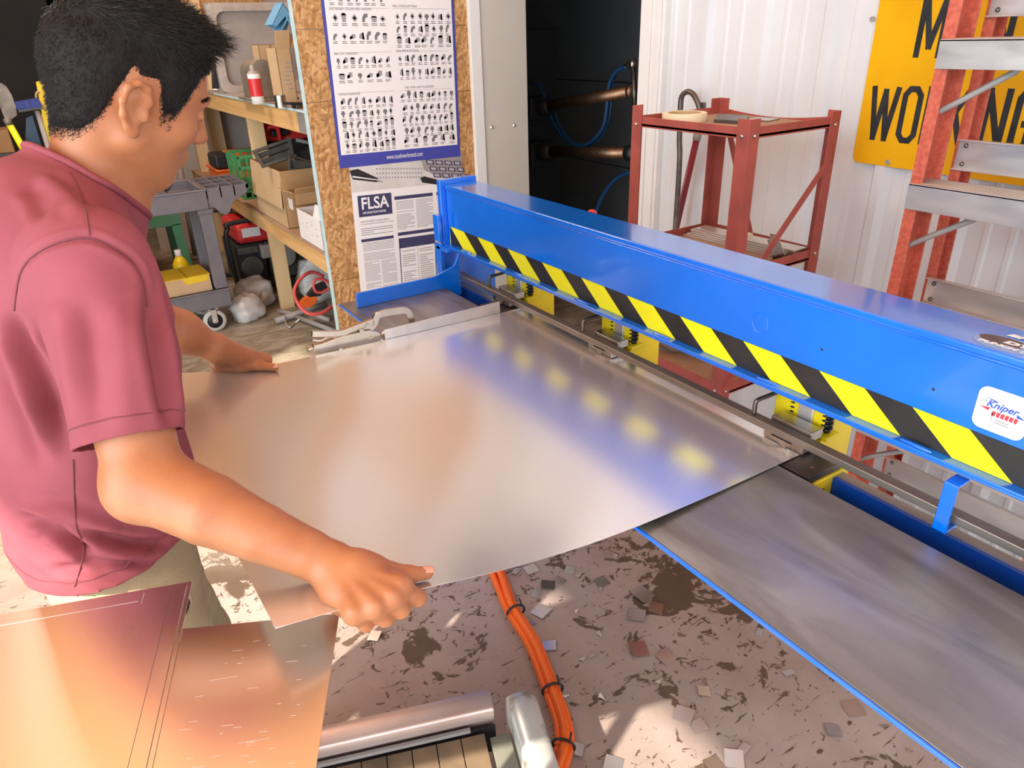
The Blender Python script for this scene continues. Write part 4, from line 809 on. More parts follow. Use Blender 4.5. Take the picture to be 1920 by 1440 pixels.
for r in range(3):
    for i in range(16): u = 0.22 + 0.026 * i; fr(b, u, 0.004 + 0.022 * r + 0.0012 * i, u + 0.014, 0.012 + 0.022 * r + 0.0012 * i, M['ink_m'], .001)
b.build('printed_picture', fl)
b = MB(); fr(b, 0.045, 0.135, 0.335, 0.245, M['ink_navy'], .001); b.build('heading_block', fl)
text_mesh('FLSA', 0.1, M['paper'], 'heading', fl, fq(0.075, 0.208, .0015), wx, wz, 0.0001, 0.002, fit=(FW * 0.235, 0.058))
text_mesh('INFORMATION POSTER', 0.03, M['paper'], 'subheading', fl, fq(0.08, 0.231, .0015), wx, wz, 0.0001, 0.0003, fit=(FW * 0.20, 0.011))
text_mesh('WHAT YOU NEED TO KNOW ABOUT', 0.03, M['ink_m'], 'intro_line', fl, fq(0.05, 0.275, .0015), wx, wz, 0.0001, fit=(FW * 0.25, 0.009)); text_mesh('THE FAIR LABOR STANDARDS ACT (FLSA)', 0.03, M['ink_m'], 'intro_line', fl, fq(0.05, 0.290, .0015), wx, wz, 0.0001, fit=(FW * 0.29, 0.009))
b = MB(); rg = random.Random(3)
def lines(u0, u1, v0, v1, dv=0.0078):
    v = v0
    while v < v1:
        if rg.random() > 0.08: fr(b, u0, v, u0 + (u1 - u0) * (1 if rg.random() > .2 else rg.uniform(.4, .9)), v + dv * 0.45, M['ink_l'], .001)
        v += dv
lines(0.05, 0.33, 0.305, 0.345, 0.011); lines(0.055, 0.33, 0.385, 0.48); lines(0.055, 0.19, 0.49, 0.95); lines(0.205, 0.34, 0.49, 0.95)
lines(0.37, 0.53, 0.185, 0.34); lines(0.55, 0.71, 0.185, 0.34); lines(0.75, 0.95, 0.185, 0.95); lines(0.40, 0.52, 0.455, 0.80, 0.012); lines(0.56, 0.69, 0.455, 0.80, 0.012)
b.build('printed_text', fl)
b = MB()
for u0, v0, u1, v1 in ((0.36, 0.158, 0.71, 0.176), (0.745, 0.158, 0.96, 0.176), (0.045, 0.362, 0.33, 0.378), (0.37, 0.352, 0.715, 0.370), (0.37, 0.845, 0.72, 0.857)): fr(b, u0, v0, u1, v1, M['ink_navy'], .001)
fr(b, 0.375, 0.385, 0.715, 0.392, M['ink_navy']); fr(b, 0.375, 0.392, 0.715, 0.44, M['ink_navy']); fr(b, 0.375, 0.385, 0.383, 0.83, M['ink_navy']); fr(b, 0.707, 0.385, 0.715, 0.83, M['ink_navy']); fr(b, 0.375, 0.822, 0.715, 0.83, M['ink_navy']); fr(b, 0.543, 0.44, 0.546, 0.82, M['ink_m'])
b.build('printed_boxes', fl)

# ---------------------------------------------------------------- slatted dolly at the front
dz = 0.20
def dp(px, py, z=dz): return at_z(px, py, z)
r0, r1 = dp(622, 1352), dp(916, 1288); du = r1 - r0; RL = np.linalg.norm(du); du /= RL; dv = np.array([du[1], -du[0], 0])      # dv points to the camera
dl = thing('deck_dolly', 'low dolly with worn wooden slats and a polished steel end rail', 'dolly', ((r0 + r1)[0] / 2, (r0 + r1)[1] / 2 - 0.15, 0))
o0 = r0 - du * 0.10
def fpt(s, t, z): return np.array([o0[0], o0[1], 0]) + du * s + dv * t + np.array([0, 0, z])
b = MB(); prof = [(0.0, 0.10), (0.0, 0.185), (0.008, 0.20), (0.03, 0.205), (0.058, 0.197), (0.062, 0.19), (0.062, 0.163), (0.05, 0.163), (0.05, 0.10)]
b.prism([fpt(0, t, z) for t, z in prof], du * (RL + 0.10), M['pink_rail']); b.build('end_rail', dl, bevel=0.003)
b = MB(); b.obox(fpt(0.02, 0.066, 0.150), du * (RL + 0.02), dv * 0.008, (0, 0, 0.010), M['grey']); b.obox(fpt(0.0, 0.062, 0.06), du * (RL + 0.10), dv * 0.004, (0, 0, 0.088), M['black']); b.build('edge_strip', dl)
b = MB(); sw = (RL - 0.028) / 6.0
for k in range(-2, 6): b.obox(fpt(0.10 + k * sw + 0.001, 0.078, 0.125), du * (sw - 0.0022), dv * 0.42, (0, 0, 0.02), M['slat'])
b.build('slat_deck', dl, bevel=0.0012)
M['slat_g'] = mat('grey_green_board', (0.25, 0.25, 0.20), 0.6, var=0.2, vscale=8)
b = MB(); b.obox(fpt(0.10 + RL - 0.018, 0.085, 0.115), du * 0.048, dv * 0.42, (0, 0, 0.02), M['slat_g']); b.build('side_board', dl, bevel=0.0015)
b = MB(); V, F_ = [], []; nseg = 10; s0 = 0.10 + RL + 0.034; fw = 0.072
cols = [0.0, 0.004, 0.04, 0.10, 0.22, 0.34, 0.5]
for i, t in enumerate(cols):
    e = [0.35, 0.85, 1, 1, 1, 1, 1][i]
    for k in range(nseg + 1):
        a = PI * k / nseg; V.append(fpt(s0 + fw / 2 - math.cos(a) * fw / 2, 0.02 + t, 0.10 + (0.085 + 0.02 * math.sin(a)) * e if 0 < k < nseg else 0.06))
for i in range(len(cols) - 1):
    for k in range(nseg): a = i * (nseg + 1) + k; F_.append((a, a + nseg + 1, a + nseg + 2, a + 1))
F_ += [tuple(range(nseg + 1)), tuple(range(len(V) - 1, len(V) - nseg - 2, -1))]; b.add(V, F_, M['fender']); b.build('side_bumper', dl, smooth=True).data.set_sharp_from_angle(angle=0.9)
for s, t in ((0.03, 0.05), (0.36, 0.05), (0.03, 0.42), (0.36, 0.42)):
    b = MB(); p = fpt(s, t, 0.04); b.cyl(p - du * 0.015, p + du * 0.015, 0.04, M['black_soft'], 18); b.build('wheel', dl)
    b = MB(); b.obox(fpt(s - 0.02, t - 0.01, 0.04), du * 0.04, dv * 0.03, (0, 0, 0.085), M['black']); b.build('wheel_bracket', dl)

# ---------------------------------------------------------------- bundled orange hoses
hb = thing('hose_bundle', 'bundle of bright orange hoses tied together running across the floor', 'hose', at_z(1000, 1210, 0))
base = [(905, 1020), (935, 1080), (962, 1140), (1000, 1208), (1033, 1288), (1054, 1350), (1058, 1395), (1048, 1440), (1025, 1500)]
cent = [np.array(at_z(x, y, 0.016)) for x, y in base]; sd = []
for i in range(len(cent)):
    t = cent[min(i + 1, len(cent) - 1)] - cent[max(i - 1, 0)]; t /= np.linalg.norm(t); sd.append(np.array([-t[1], t[0], 0]))
offs = [[-.013, -.014, -.016, -.011, -.013, -.011, -.012, -.011, -.02], [.010, .012, .006, .011, .009, .011, .012, .010, .015], [0.0, .004, -.004, .0, -.002, .0, .002, .0, .0], [.018, .016, .014, .012, .012, .013, .02, .02, .02]]
for k, (of, z) in enumerate(zip(offs, (0.0, 0.0, 0.016, 0.012))):
    if k == 3: continue
    b = MB(); b.tube(spline([cent[i] + sd[i] * of[i] * 1.15 + np.array([0, 0, z]) for i in range(len(cent))], 8), 0.0115, M['hose'], 12); b.build('hose', hb, smooth=True)
for i in (2, 4, 6):
    c = (cent[i] + (cent[i + 1] - cent[i]) * 0.15); t = cent[i + 1] - cent[i]; t /= np.linalg.norm(t); s = np.array([-t[1], t[0], 0])
    ring = [c + s * 0.028 * math.cos(a) + np.array([0, 0, 0.007 + 0.0235 * math.sin(a)]) for a in np.linspace(0, 2 * PI, 21)[:-1]]
    b = MB(); b.tube(ring, 0.0036, M['black'], 6, closed=True); e = ring[3]; b.tube([e, e + t * 0.012 + np.array([0, 0, 0.01]), e - t * 0.014 + np.array([0, 0, 0.016])], 0.0025, M['black'], 5); b.build('cable_tie', hb, smooth=True)

# ---------------------------------------------------------------- notched-out offcuts scattered on the floor
rg = random.Random(21)
spots = [(968, 1072, 'r', 26), (996, 1068, 'q', 34), (1028, 1098, 'q', 34), (1006, 1112, 'r', 34), (1050, 1088, 'r', 30), (1068, 1070, 'q', 26), (1086, 1080, 't', 20), (1145, 1040, 'r', 34), (1128, 1092, 'q', 34), (1148, 1084, 't', 22),
         (1126, 1106, 't', 22), (1206, 1116, 'q', 48), (1214, 1130, 'r', 32), (1230, 1142, 'q', 36), (1178, 1120, 't', 22), (1194, 1155, 'q', 44), (1014, 1147, 'q', 42), (1080, 1148, 't', 22), (1124, 1190, 't', 26), (1198, 1219, 'q', 46),
         (1110, 1230, 't', 30), (1094, 1236, 't', 24), (1249, 1234, 'q', 40), (1278, 1192, 't', 24), (1424, 1186, 'r', 26), (1479, 1262, 'r', 30), (1322, 1280, 't', 26), (1320, 1297, 'q', 32), (1282, 1342, 'q', 48), (1310, 1362, 'q', 38),
         (1236, 1278, 't', 24), (1128, 1308, 't', 26), (1600, 1330, 'q', 46), (1562, 1371, 'q', 36), (1658, 1362, 't', 24), (1376, 1424, 'q', 50), (1394, 1406, 'r', 38), (1340, 1436, 'q', 46), (1080, 1406, 'q', 40), (1150, 1434, 'q', 46),
         (1030, 1212, 'q', 34), (998, 1236, 't', 28), (1062, 1306, 't', 22), (702, 1194, 'q', 30), (1000, 1170, 't', 18), (1704, 1408, 't', 20)]
for i, (px, py, k, s) in enumerate(spots):
    c = at_z(px, py, 0.0); sc_ = .78 * np.linalg.norm(at_z(px + s / 2, py, 0) - at_z(px - s / 2, py, 0)); a = rg.uniform(0, PI); z0 = 0.0008
    if k == 'q': P = [(-.5, -.42), (.45, -.5), (.5, .4), (-.42, .5)]
    elif k == 'r': P = [(-.5, -.25), (.5, -.3), (.5, .28), (-.45, .3)]
    else: P = [(-.5, -.12), (.5, -.2), (.2, .28)]
    ti, td = rg.uniform(0.02, 0.16), rg.uniform(0, 2 * PI); pts = []
    for x, y in P:
        X, Y = (x * math.cos(a) - y * math.sin(a)) * sc_, (x * math.sin(a) + y * math.cos(a)) * sc_; pts.append([c[0] + X, c[1] + Y, (X * math.cos(td) + Y * math.sin(td)) * ti])
    zmin = min(p[2] for p in pts); pts = [(p[0], p[1], p[2] - zmin + z0) for p in pts]
    b = MB(); b.prism(pts, (0, 0, 0.0009), M['silver_scrap']); o = b.build('metal_offcut', base=(c[0], c[1], 0))
    tag(o, {'q': 'small square notched-out metal offcut lying on the painted concrete floor', 'r': 'small rectangular metal offcut lying on the painted concrete floor', 't': 'small triangular curled metal offcut lying on the painted concrete floor'}[k], 'metal offcut', {'q': 'square offcuts on the floor', 'r': 'rectangular offcuts on the floor', 't': 'triangular offcuts on the floor'}[k])
# ---------------------------------------------------------------- shelving bay behind the strand board
FX = 1.075
sv = thing('storage_shelving', 'pine framed storage shelving running back from the strand board end', 'shelving', (1.5, 4.9, 0))
SY0, SY1 = OSB_Y + 0.035, 6.6
for nm, z0, z1 in (('shelf_beam', 1.212, 1.306), ('shelf_beam', 0.553, 0.648)):
    b = MB(); b.box((FX, SY0, z0), (FX + 0.038, SY1, z1), M['lumber_y']); b.build(nm, sv, bevel=0.002)
for z in (1.306, 0.648):
    b = MB(); b.box((FX - 0.004, SY0, z), (1.88, SY1, z + 0.012), M['plywood'] if z < 1 else M['grey']); b.build('shelf_board', sv, bevel=0.001)
b = MB(); b.box((FX - 0.006, SY0, 1.3075), (FX - 0.0035, 5.15, 1.3175), M['teal_edge']); b.build('shelf_edging', sv)
b = MB(); b.box((FX - 0.0015, SY0, 1.214), (FX - 0.0003, SY0 + 0.16, 1.304), M['alu']); b.build('patch_plate', sv)
for y in (4.60, 6.4):
    b = MB(); b.box((FX + 0.04, y, 0), (FX + 0.13, y + 0.04, 0.553), M['lumber_v']); b.build('post', sv, bevel=0.003)
    b = MB(); b.box((FX + 0.04, y, 0.66), (FX + 0.13, y + 0.04, 1.212), M['lumber_v']); b.build('post', sv, bevel=0.003)
for y in (5.35,):
    b = MB(); b.box((FX + 0.02, y, 1.32), (FX + 0.06, y + 0.09, 2.6), M['lumber_v']); b.build('post', sv, bevel=0.003)
b = MB(); b.box((1.84, SY0, 0), (1.88, SY0 + 0.09, 2.6), M['lumber_v']); b.build('post', sv); 
struct(MB().box((0.72, 6.75, 1.10), (2.2, 6.80, CEIL), M['osb']).build('wall_shelf_back'))
struct(MB().box((0.72, 6.82, 0.0), (2.2, 6.86, 1.6), M['concrete_wall']).build('wall_shelf_lower'))
struct(MB().box((1.93, OSB_Y + 0.04, 0.0), (1.96, 6.7, CEIL), M['concrete_wall']).build('wall_shelf_side'))
b = MB(); p = at_y(408, 260, 6.70); b.box((p[0] - 0.06, 6.66, 0), (p[0] + 0.05, 6.74, 1.9), M['lumber_v']); tag(b.build('wall_stud', bevel=0.003), 'bare pine stud standing against the drab wall behind the shelving', 'stud')

ZU, ZL = 1.3185, 0.6605
def Y(px, py, y): return at_y(px, py, y)
# ---- upper shelf
gp = thing('recessed_panel', 'grey steel panel with a rounded recess standing at the back of the upper shelf', 'metal panel', Y(480, 185, 5.0))
def rr(y, x0, z0, x1, z1, r, n=5):
    P = []
    for cx, cz, a0 in ((x1 - r, z1 - r, 0), (x0 + r, z1 - r, 90), (x0 + r, z0 + r, 180), (x1 - r, z0 + r, 270)):
        for k in range(n + 1): a = math.radians(a0 + 90 * k / n); P.append((cx + r * math.cos(a), y, cz + r * math.sin(a)))
    return P
a, c = Y(418, 184, 5.0), Y(540, 4, 5.0); x0, x1, z0, z1 = a[0], c[0] + 0.06, ZU, c[2]
b = MB(); b.box((x0, 5.03, z0), (x1, 5.036, z1), M['grey']); b.build('back_sheet', gp)
outer = rr(5.0, x0, z0, x1, z1, 0.05); inner = rr(5.0, x0 + 0.05, z0 + 0.04, x1 - 0.05, z1 - 0.045, 0.05); n = len(outer)
V = outer + inner + [(p[0], 5.03, p[2]) for p in outer] + [(p[0], 5.03, p[2]) for p in inner]; F_ = []
for i in range(n): j = (i + 1) % n; F_ += [(i, j, n + j, n + i), (n + i, n + j, 3 * n + j, 3 * n + i), (i, 2 * n + i, 2 * n + j, j)]
b = MB(); b.add(V, F_, M['alu']); b.build('frame', gp)
def boxthing(name, label, cat, c0, c1, z0, z1, depth, m, top=None, flaps=False, group=None, parts=None, rz=0.0):
    """carton whose front edge runs from c0 to c1 in plan"""
    c0 = np.array(c0, float)[:2]; c1 = np.array(c1, float)[:2]; u = c1 - c0; L = np.linalg.norm(u); u /= L; v = np.array([-u[1], u[0]])
    if v @ np.array([0.2, 1.0]) < 0: v = -v
    t = thing(name, label, cat, (*(c0 + u * L / 2 + v * depth / 2), z0), group); th = 0.004
    O = lambda s, w, z: np.array([*(c0 + u * s + v * w), z])
    U, Vv = np.array([*u, 0]), np.array([*v, 0]); H = z1 - z0; b = MB()
    b.obox(O(0, 0, z0), U * L, Vv * th, (0, 0, H), m); b.obox(O(0, depth - th, z0), U * L, Vv * th, (0, 0, H), m); b.obox(O(0, 0, z0), U * th, Vv * depth, (0, 0, H), m); b.obox(O(L - th, 0, z0), U * th, Vv * depth, (0, 0, H), m); b.obox(O(0, 0, z0), U * L, Vv * depth, (0, 0, th), m)
    if top is not None: b.obox(O(0, 0, z1 - th), U * L, Vv * depth, (0, 0, th), m)
    b.build('body', t, bevel=0.0012)
    return t, O, U, Vv
def flapmesh(t, o, along, out, m, name='flap'):
    b = MB(); o = np.array(o, float); along = np.array(along, float); out = np.array(out, float); nn = np.cross(along, out); nn /= np.linalg.norm(nn)
    b.obox(o, along, out, nn * 0.004, m); return b.build(name, t, bevel=0.001)
a, c = Y(533, 196, 3.75), Y(559, 203, 3.75); zt_ = Y(526, 90, 3.75)[2]
t, O, U, Vv = boxthing('tall_carton', 'tall narrow open cardboard carton at the right end of the upper shelf', 'box', (a[0], 3.75), (c[0] + 0.005, 3.75), ZU, zt_, 0.16, M['card'])
flapmesh(t, O(0, 0.002, zt_), U * 0.07, np.array([0, -0.03, 0.075]), M['card']); flapmesh(t, O(0.078, 0.0, zt_), Vv * 0.15, np.array([0.03, 0, 0.06]), M['card_d'])
b = MB(); rg = random.Random(4)
for i in range(7): q = Y(543 + rg.uniform(-4, 5), 118 + i * 8, 3.749); b.box((q[0] - 0.014, 3.7485, q[2] - 0.003), (q[0] + 0.014, 3.7495, q[2] + 0.003), M['ink_m'])
b.build('marker_scrawl', t)
a, c = Y(488, 110, 4.55), Y(524, 112, 4.55)
t, O, U, Vv = boxthing('small_carton', 'small tan carton standing behind the curved metal drum on the upper shelf', 'box', (a[0], 4.55), (c[0] + 0.04, 4.55), ZU, Y(490, 83, 4.55)[2], 0.14, M['card'], top=1)
b = MB(); b.box((a[0] + 0.062, 4.546, ZU + 0.01), (a[0] + 0.068, 4.5498, Y(490, 83, 4.55)[2] - 0.004), M['card_in']); b.build('seam', t)
dr = thing('duct_drum', 'dull metal drum with a curved top lying on the upper shelf behind the spray can', 'duct', Y(512, 186, 4.15))
a, c = Y(484, 182, 4.1), Y(516, 186, 4.1); zt_ = Y(500, 112, 4.1)[2]; cx = (a[0] + c[0]) / 2; r = (c[0] - a[0]) / 2 + 0.015; hh = zt_ - ZU - r
prof = [(cx - r, ZU + 0.012), (cx + r, ZU + 0.012), (cx + r, ZU + hh)] + [(cx + r * math.cos(t_), ZU + hh + r * math.sin(t_)) for t_ in np.linspace(0.15, PI - 0.15, 12)] + [(cx - r, ZU + hh)]
b = MB(); b.prism([(x, 4.1, z) for x, z in prof], (0.02, 0.30, 0), M['duct']); b.build('shell', dr, bevel=0.004)
b = MB(); b.prism([(cx + (x - cx) * 1.05, 4.09, ZU + (z - ZU) * 1.02) for x, z in prof], (0, 0.008, 0), M['duct']); b.box((cx - r - 0.01, 4.05, ZU), (cx + r + 0.10, 4.42, ZU + 0.012), M['duct']); b.build('end_flange', dr, bevel=0.002)
p = Y(484, 190, 3.95); sc_ = thing('spray_can', 'red and white spray can on the upper shelf beside the metal drum', 'spray can', (p[0], 3.95, ZU))
h = Y(476, 122, 3.95)[2] - ZU; r = 0.031
b = MB(); b.lathe((p[0], 3.95, ZU), (0, 0, 1), [(0, 0), (r, 0), (r, 0.045), (r, h * .78)], M['white'], 20); b.build('can', sc_, smooth=True)
b = MB(); b.lathe((p[0], 3.95, ZU), (0, 0, 1), [(r + .0006, h * 0.2), (r + .0006, h * .66)], M['red'], 20); b.build('label_band', sc_, smooth=True)
b = MB(); b.lathe((p[0], 3.95, ZU), (0, 0, 1), [(r, h * .78), (r * .8, h * .84), (r * .5, h * .86), (r * .42, h * .87), (r * .42, h), (0, h)], M['grey'], 16); b.build('cap', sc_, smooth=True)
p = Y(526, 192, 3.62); b = MB(); b.lathe((p[0], 3.62, ZU), (0, 0, 1), [(0, 0), (.027, 0), (.027, .055), (.022, .055), (.022, .008), (0, .008)], M['chrome'], 20); o = b.build('metal_cup', smooth=True); o.data.set_sharp_from_angle(angle=.7)
tag(o, 'little shiny metal cylinder at the front of the upper shelf', 'cup')
p = Y(556, 197, 3.50); b = MB(); b.cbox((p[0], 3.52, ZU + 0.02), (0.09, 0.05, 0.012), M['black'], rz=0.3, ry=0.1); b.cbox((p[0] + 0.02, 3.52, ZU + 0.008), (0.06, 0.04, 0.015), M['steel_dark'], rz=0.3); tag(b.build('black_bracket', bevel=0.002), 'small black bracket lying at the right end of the upper shelf', 'bracket')
bb_ = thing('blue_bin', 'light blue plastic bin tipped on its side above the tall carton', 'bin', Y(530, 60, 4.05))
a, c = Y(511, 46, 3.79), Y(529, 8, 3.79); e = Y(549, 36, 3.79); z0 = Y(515, 58, 3.79)[2]
def tri(P, dy, m, nm, par, bev=0.002): b = MB(); b.prism(P, (0, dy, 0), m); return b.build(nm, par, bevel=bev)
A_, B_, C_, D_ = Y(510, 46, 3.79), Y(530, 4, 3.79), Y(556, 40, 3.79), Y(551, 60, 3.79)
def lip(p, q, w, nm):
    p, q = np.array(p), np.array(q); d = q - p; L = np.linalg.norm(d); d /= L; nn = np.array([-d[2], 0, d[0]]); b = MB(); b.obox(p, d * L, nn * -w, (0, 0.13, 0), M['light_blue']); return b.build(nm, bb_, bevel=0.002)
lip(A_, B_, 0.006, 'side'); lip(B_, C_, 0.006, 'bottom'); lip(A_ + np.array([0.035, 0, -0.03]), B_ + np.array([0.035, 0, -0.035]), 0.006, 'divider')
b = MB(); b.prism([A_, B_, C_, C_ + np.array([-0.03, 0, -0.02]), B_ + np.array([0.004, 0, -0.06]), A_ + np.array([0.02, 0, -0.01])], (0, 0.006, 0), M['light_blue']); b.build('rim', bb_, bevel=0.002)
b = MB(); b.prism([A_ + np.array([0.0, 0.12, 0]), B_ + np.array([0.0, 0.12, 0]), C_ + np.array([0, .12, 0]), D_ + np.array([0, .12, 0])], (0, 0.006, 0), M['light_blue']); b.build('back', bb_)
tb2 = thing('framed_mirror', 'thin black framed glass leaning behind the fascia left of the grey panel', 'mirror', Y(408, 172, 5.2))
P = [Y(398, 168, 5.2), Y(420, 168, 5.2), Y(405, 116, 5.25), Y(396, 120, 5.25)]; b = MB(); b.prism(P, (0, .008, 0), M['black']); b.build('glass', tb2)
b = MB(); b.cyl(P[1], P[2], 0.005, M['alu'], 8); b.cyl(P[0], P[1], 0.005, M['alu'], 8); b.build('frame', tb2, smooth=True)

# ---- lower shelf
yc = at_x(524, 322, FX + 0.012)[1]; yf = at_x(470, 308, FX + 0.012)[1]
zt_ = at_x(524, 322, FX + 0.012)[2]
t, O, U, Vv = boxthing('large_carton', 'large open carton full of dark vent covers on the lower shelf', 'box', (FX + 0.012, yc), (FX + 0.012 + 0.42, yc), ZL, zt_, min(yf - yc, 4.585 - yc), M['card_d'])
b = MB(); b.box((FX + 0.008, yc - 0.002, ZL + 0.004), (FX + 0.0118, yf - 0.02, zt_ - 0.002), M['card']); b.build('lit_side_face', t)  # left face and its flap in paler card, door light painted in
flapmesh(t, (FX + 0.012, yc, zt_), (0, min(yf - yc, 4.585 - yc), 0), (-0.016, 0, -0.20), M['card'])
flapmesh(t, (FX + 0.012, yc, zt_), (0.40, 0, 0), (0.0, -0.014, -0.12), M['card_d'])
def vent(label, P, slats, grp=None):
    """framed louvre from four corner points (bl, br, tr, tl)"""
    P = [np.array(p) for p in P]; t = thing('vent_cover', label, 'vent cover', P[0], grp); bl, br, tr_, tl = P; f = 0.16
    def q(u, v): return (bl * (1 - u) + br * u) * (1 - v) + (tl * (1 - u) + tr_ * u) * v
    nn = np.cross(br - bl, tl - bl); nn /= np.linalg.norm(nn); nn = nn if nn[1] < 0 else -nn; b = MB()
    for u0, v0, u1, v1 in ((0, 0, 1, f), (0, 1 - f, 1, 1), (0, f, f * .6, 1 - f), (1 - f * .6, f, 1, 1 - f)): b.prism([q(u0, v0), q(u1, v0), q(u1, v1), q(u0, v1)], nn * 0.014, M['grey_d'])
    b.build('frame', t, bevel=0.002); b = MB()
    for i in range(slats): v0 = f + (1 - 2 * f) * (i + .1) / slats; v1 = f + (1 - 2 * f) * (i + .8) / slats; b.prism([q(f * .6, v0) - nn * .01, q(1 - f * .6, v0) - nn * .01, q(1 - f * .6, v1) + nn * .006, q(f * .6, v1) + nn * .006], nn * 0.004, M['grey_d'])
    b.build('slat', t)
vy = yc + 0.14
vent('wide charcoal louvred vent cover tilted on top of the large carton', [Y(492, 316, vy), Y(552, 296, vy), Y(545, 258, vy + .05), Y(472, 284, vy + .05)], 2)
vent('dark vent frame standing in front at the right in the large carton', [Y(540, 322, yc + .03), Y(586, 324, yc + .03), Y(586, 304, yc + .06), Y(540, 288, yc + .06)], 1)
vent('dark vent cover lying behind the others in the large carton', [Y(552, 300, vy + .12), Y(590, 306, vy + .12), Y(588, 272, vy + .2), Y(556, 290, vy + .2)], 2)
# open brown box and the white one in front of it
y2 = yc - 0.19
a = Y(549, 412, y2); zt2 = Y(550, 362, y2)[2]
t, O, U, Vv = boxthing('open_carton', 'battered brown carton with a white label and torn flaps, in front of the large one', 'box', (FX + 0.006, y2 - 0.02), (FX + 0.30, y2 - 0.02), ZL + 0.16, zt2, 0.145, M['card_d'])
b = MB(); q = at_x(520, 365, FX + 0.003); q[1] = y2 + .05; q[2] = zt2 - .06; b.box((FX + 0.002, q[1] - 0.03, q[2] - 0.03), (FX + 0.0055, q[1] + 0.03, q[2] + 0.025), M['paper']); b.build('address_label', t)
flapmesh(t, (FX + 0.006, y2 - 0.02, zt2), (0, 0.14, 0), (-0.05, 0.0, 0.02), M['card']); flapmesh(t, (FX + 0.01, y2 - 0.02, zt2), (0.28, 0, 0), (0.0, -0.03, 0.03), M['card_d'])
y3a, y3b = at_x(534, 440, FX + 0.002)[1], max(at_x(604, 450, FX + 0.002)[1], SY0 + 0.01); zw = ZL + 0.155
t, O, U, Vv = boxthing('white_carton', 'white cardboard carton low at the near end of the lower shelf', 'box', (FX + 0.004, y3b), (FX + 0.34, y3b), ZL, zw, min(y3a - y3b, 0.36), M['paper'])
b = MB(); rg = random.Random(8)
for i in range(12): yy = y3b + rg.uniform(.05, .3); zz = ZL + rg.uniform(.04, .13); b.box((FX + 0.0025, yy, zz), (FX + 0.0042, yy + rg.uniform(.004, .02), zz + rg.uniform(.002, .006)), M['ink_l'])
b.build('scuff_marks', t)
b = MB(); b.box((FX + 0.012, y3b - 0.001, ZL + 0.02), (FX + 0.03, y3b + 0.0005, zw - 0.02), M['green']); b.build('green_strip', t)
flapmesh(t, (FX + 0.004, y3b, zw), (0, 0.10, 0), (0.02, 0, 0.06), M['paper'])
# red machine further back, crates, orange tool
rm = thing('red_tool_case', 'red power tool half hidden under the upper shelf behind the vent covers', 'power tool', (1.45, 4.75, ZL))
p0, p1 = Y(495, 268, 4.7), Y(572, 228, 4.7)
b = MB(); b.box((p0[0], 4.7, ZL), (p1[0] + .05, 5.0, p0[2]), M['black']); b.build('base', rm, bevel=0.01)
b = MB(); b.box((p0[0] + .01, 4.71, p0[2]), (p1[0] + .05, 4.99, p1[2] + 0.02), M['red']); b.box((p0[0] + .05, 4.68, p0[2] + .03), (p0[0] + .16, 4.72, p0[2] + .07), M['black']); b.build('housing', rm, bevel=0.012)
b = MB(); b.tube(spline([Y(498, 250, 4.68), Y(505, 238, 4.66), Y(520, 240, 4.66), Y(525, 262, 4.68)], 6), 0.012, M['red'], 8); b.build('handle', rm, smooth=True)
b = MB(); b.cyl(Y(555, 262, 4.6), Y(590, 270, 4.55), 0.012, M['grey'], 10); b.build('tube', rm, smooth=True)
def crate(label, x0, y0, w, d, z0, h):
    t = thing('milk_crate', label, 'crate', (x0 + w / 2, y0 + d / 2, z0)); b = MB(); th = 0.008
    b.box((x0, y0, z0), (x0 + w, y0 + d, z0 + .01), M['green'])
    for zz in (z0 + h - .022, z0 + h * .55): 
        b.box((x0, y0, zz), (x0 + w, y0 + th, zz + .02), M['green']); b.box((x0, y0 + d - th, zz), (x0 + w, y0 + d, zz + .02), M['green']); b.box((x0, y0, zz), (x0 + th, y0 + d, zz + .02), M['green']); b.box((x0 + w - th, y0, zz), (x0 + w, y0 + d, zz + .02), M['green'])
    for i in range(7):
        f = i / 6
        for yy in (y0, y0 + d - th): b.box((x0 + .0005 + f * (w - .015), yy + .0006, z0 + .0004), (x0 + .0005 + f * (w - .015) + .014, yy + th - .0006, z0 + h - .0004), M['green'])
        for xx in (x0, x0 + w - th): b.box((xx + .0006, y0 + .0007 + f * (d - .0155), z0 + .0006), (xx + th - .0006, y0 + .0007 + f * (d - .0155) + .014, z0 + h - .0006), M['green'])
    b.build('lattice_wall', t, bevel=0.001); return t
p = Y(430, 330, 5.05); q = Y(470, 288, 5.05)
crate('upper green plastic milk crate on the stack beside the cart handle', FX + 0.03, 5.0, 0.30, 0.33, q[2] - 0.20, 0.20)
crate('lower green plastic milk crate on the shelf beneath the other crate', FX + 0.03, 5.0, 0.30, 0.33, ZL + .0005, q[2] - 0.202 - ZL)
oc = thing('orange_case', 'orange plastic case on the lower shelf under the red and black battery tool', 'case', (1.14, 5.75, ZL))
x0 = Y(370, 330, 5.6)[0]; z1 = Y(395, 320, 5.6)[2]
b = MB(); b.box((FX + .01, 5.6, ZL), (FX + .34, 5.95, z1 - .02), M['orange']); b.build('body', oc, bevel=0.02); b = MB(); b.box((FX + 0.0, 5.59, z1 - .02), (FX + .35, 5.96, z1), M['orange']); b.build('lid', oc, bevel=0.008)
bt_ = thing('battery_tool', 'red and black battery tool lying on the orange case', 'power tool', (1.2, 5.75, z1)); zb2 = Y(395, 290, 5.6)[2]
b = MB(); b.box((FX + .10, 5.6, z1 + .001), (FX + .38, 5.8, zb2), M['orange']); b.build('housing', bt_, bevel=0.02)
b = MB(); b.box((FX + 0.0, 5.58, z1 + .003), (FX + .11, 5.82, zb2 - .004), M['black']); b.build('battery', bt_, bevel=0.02)
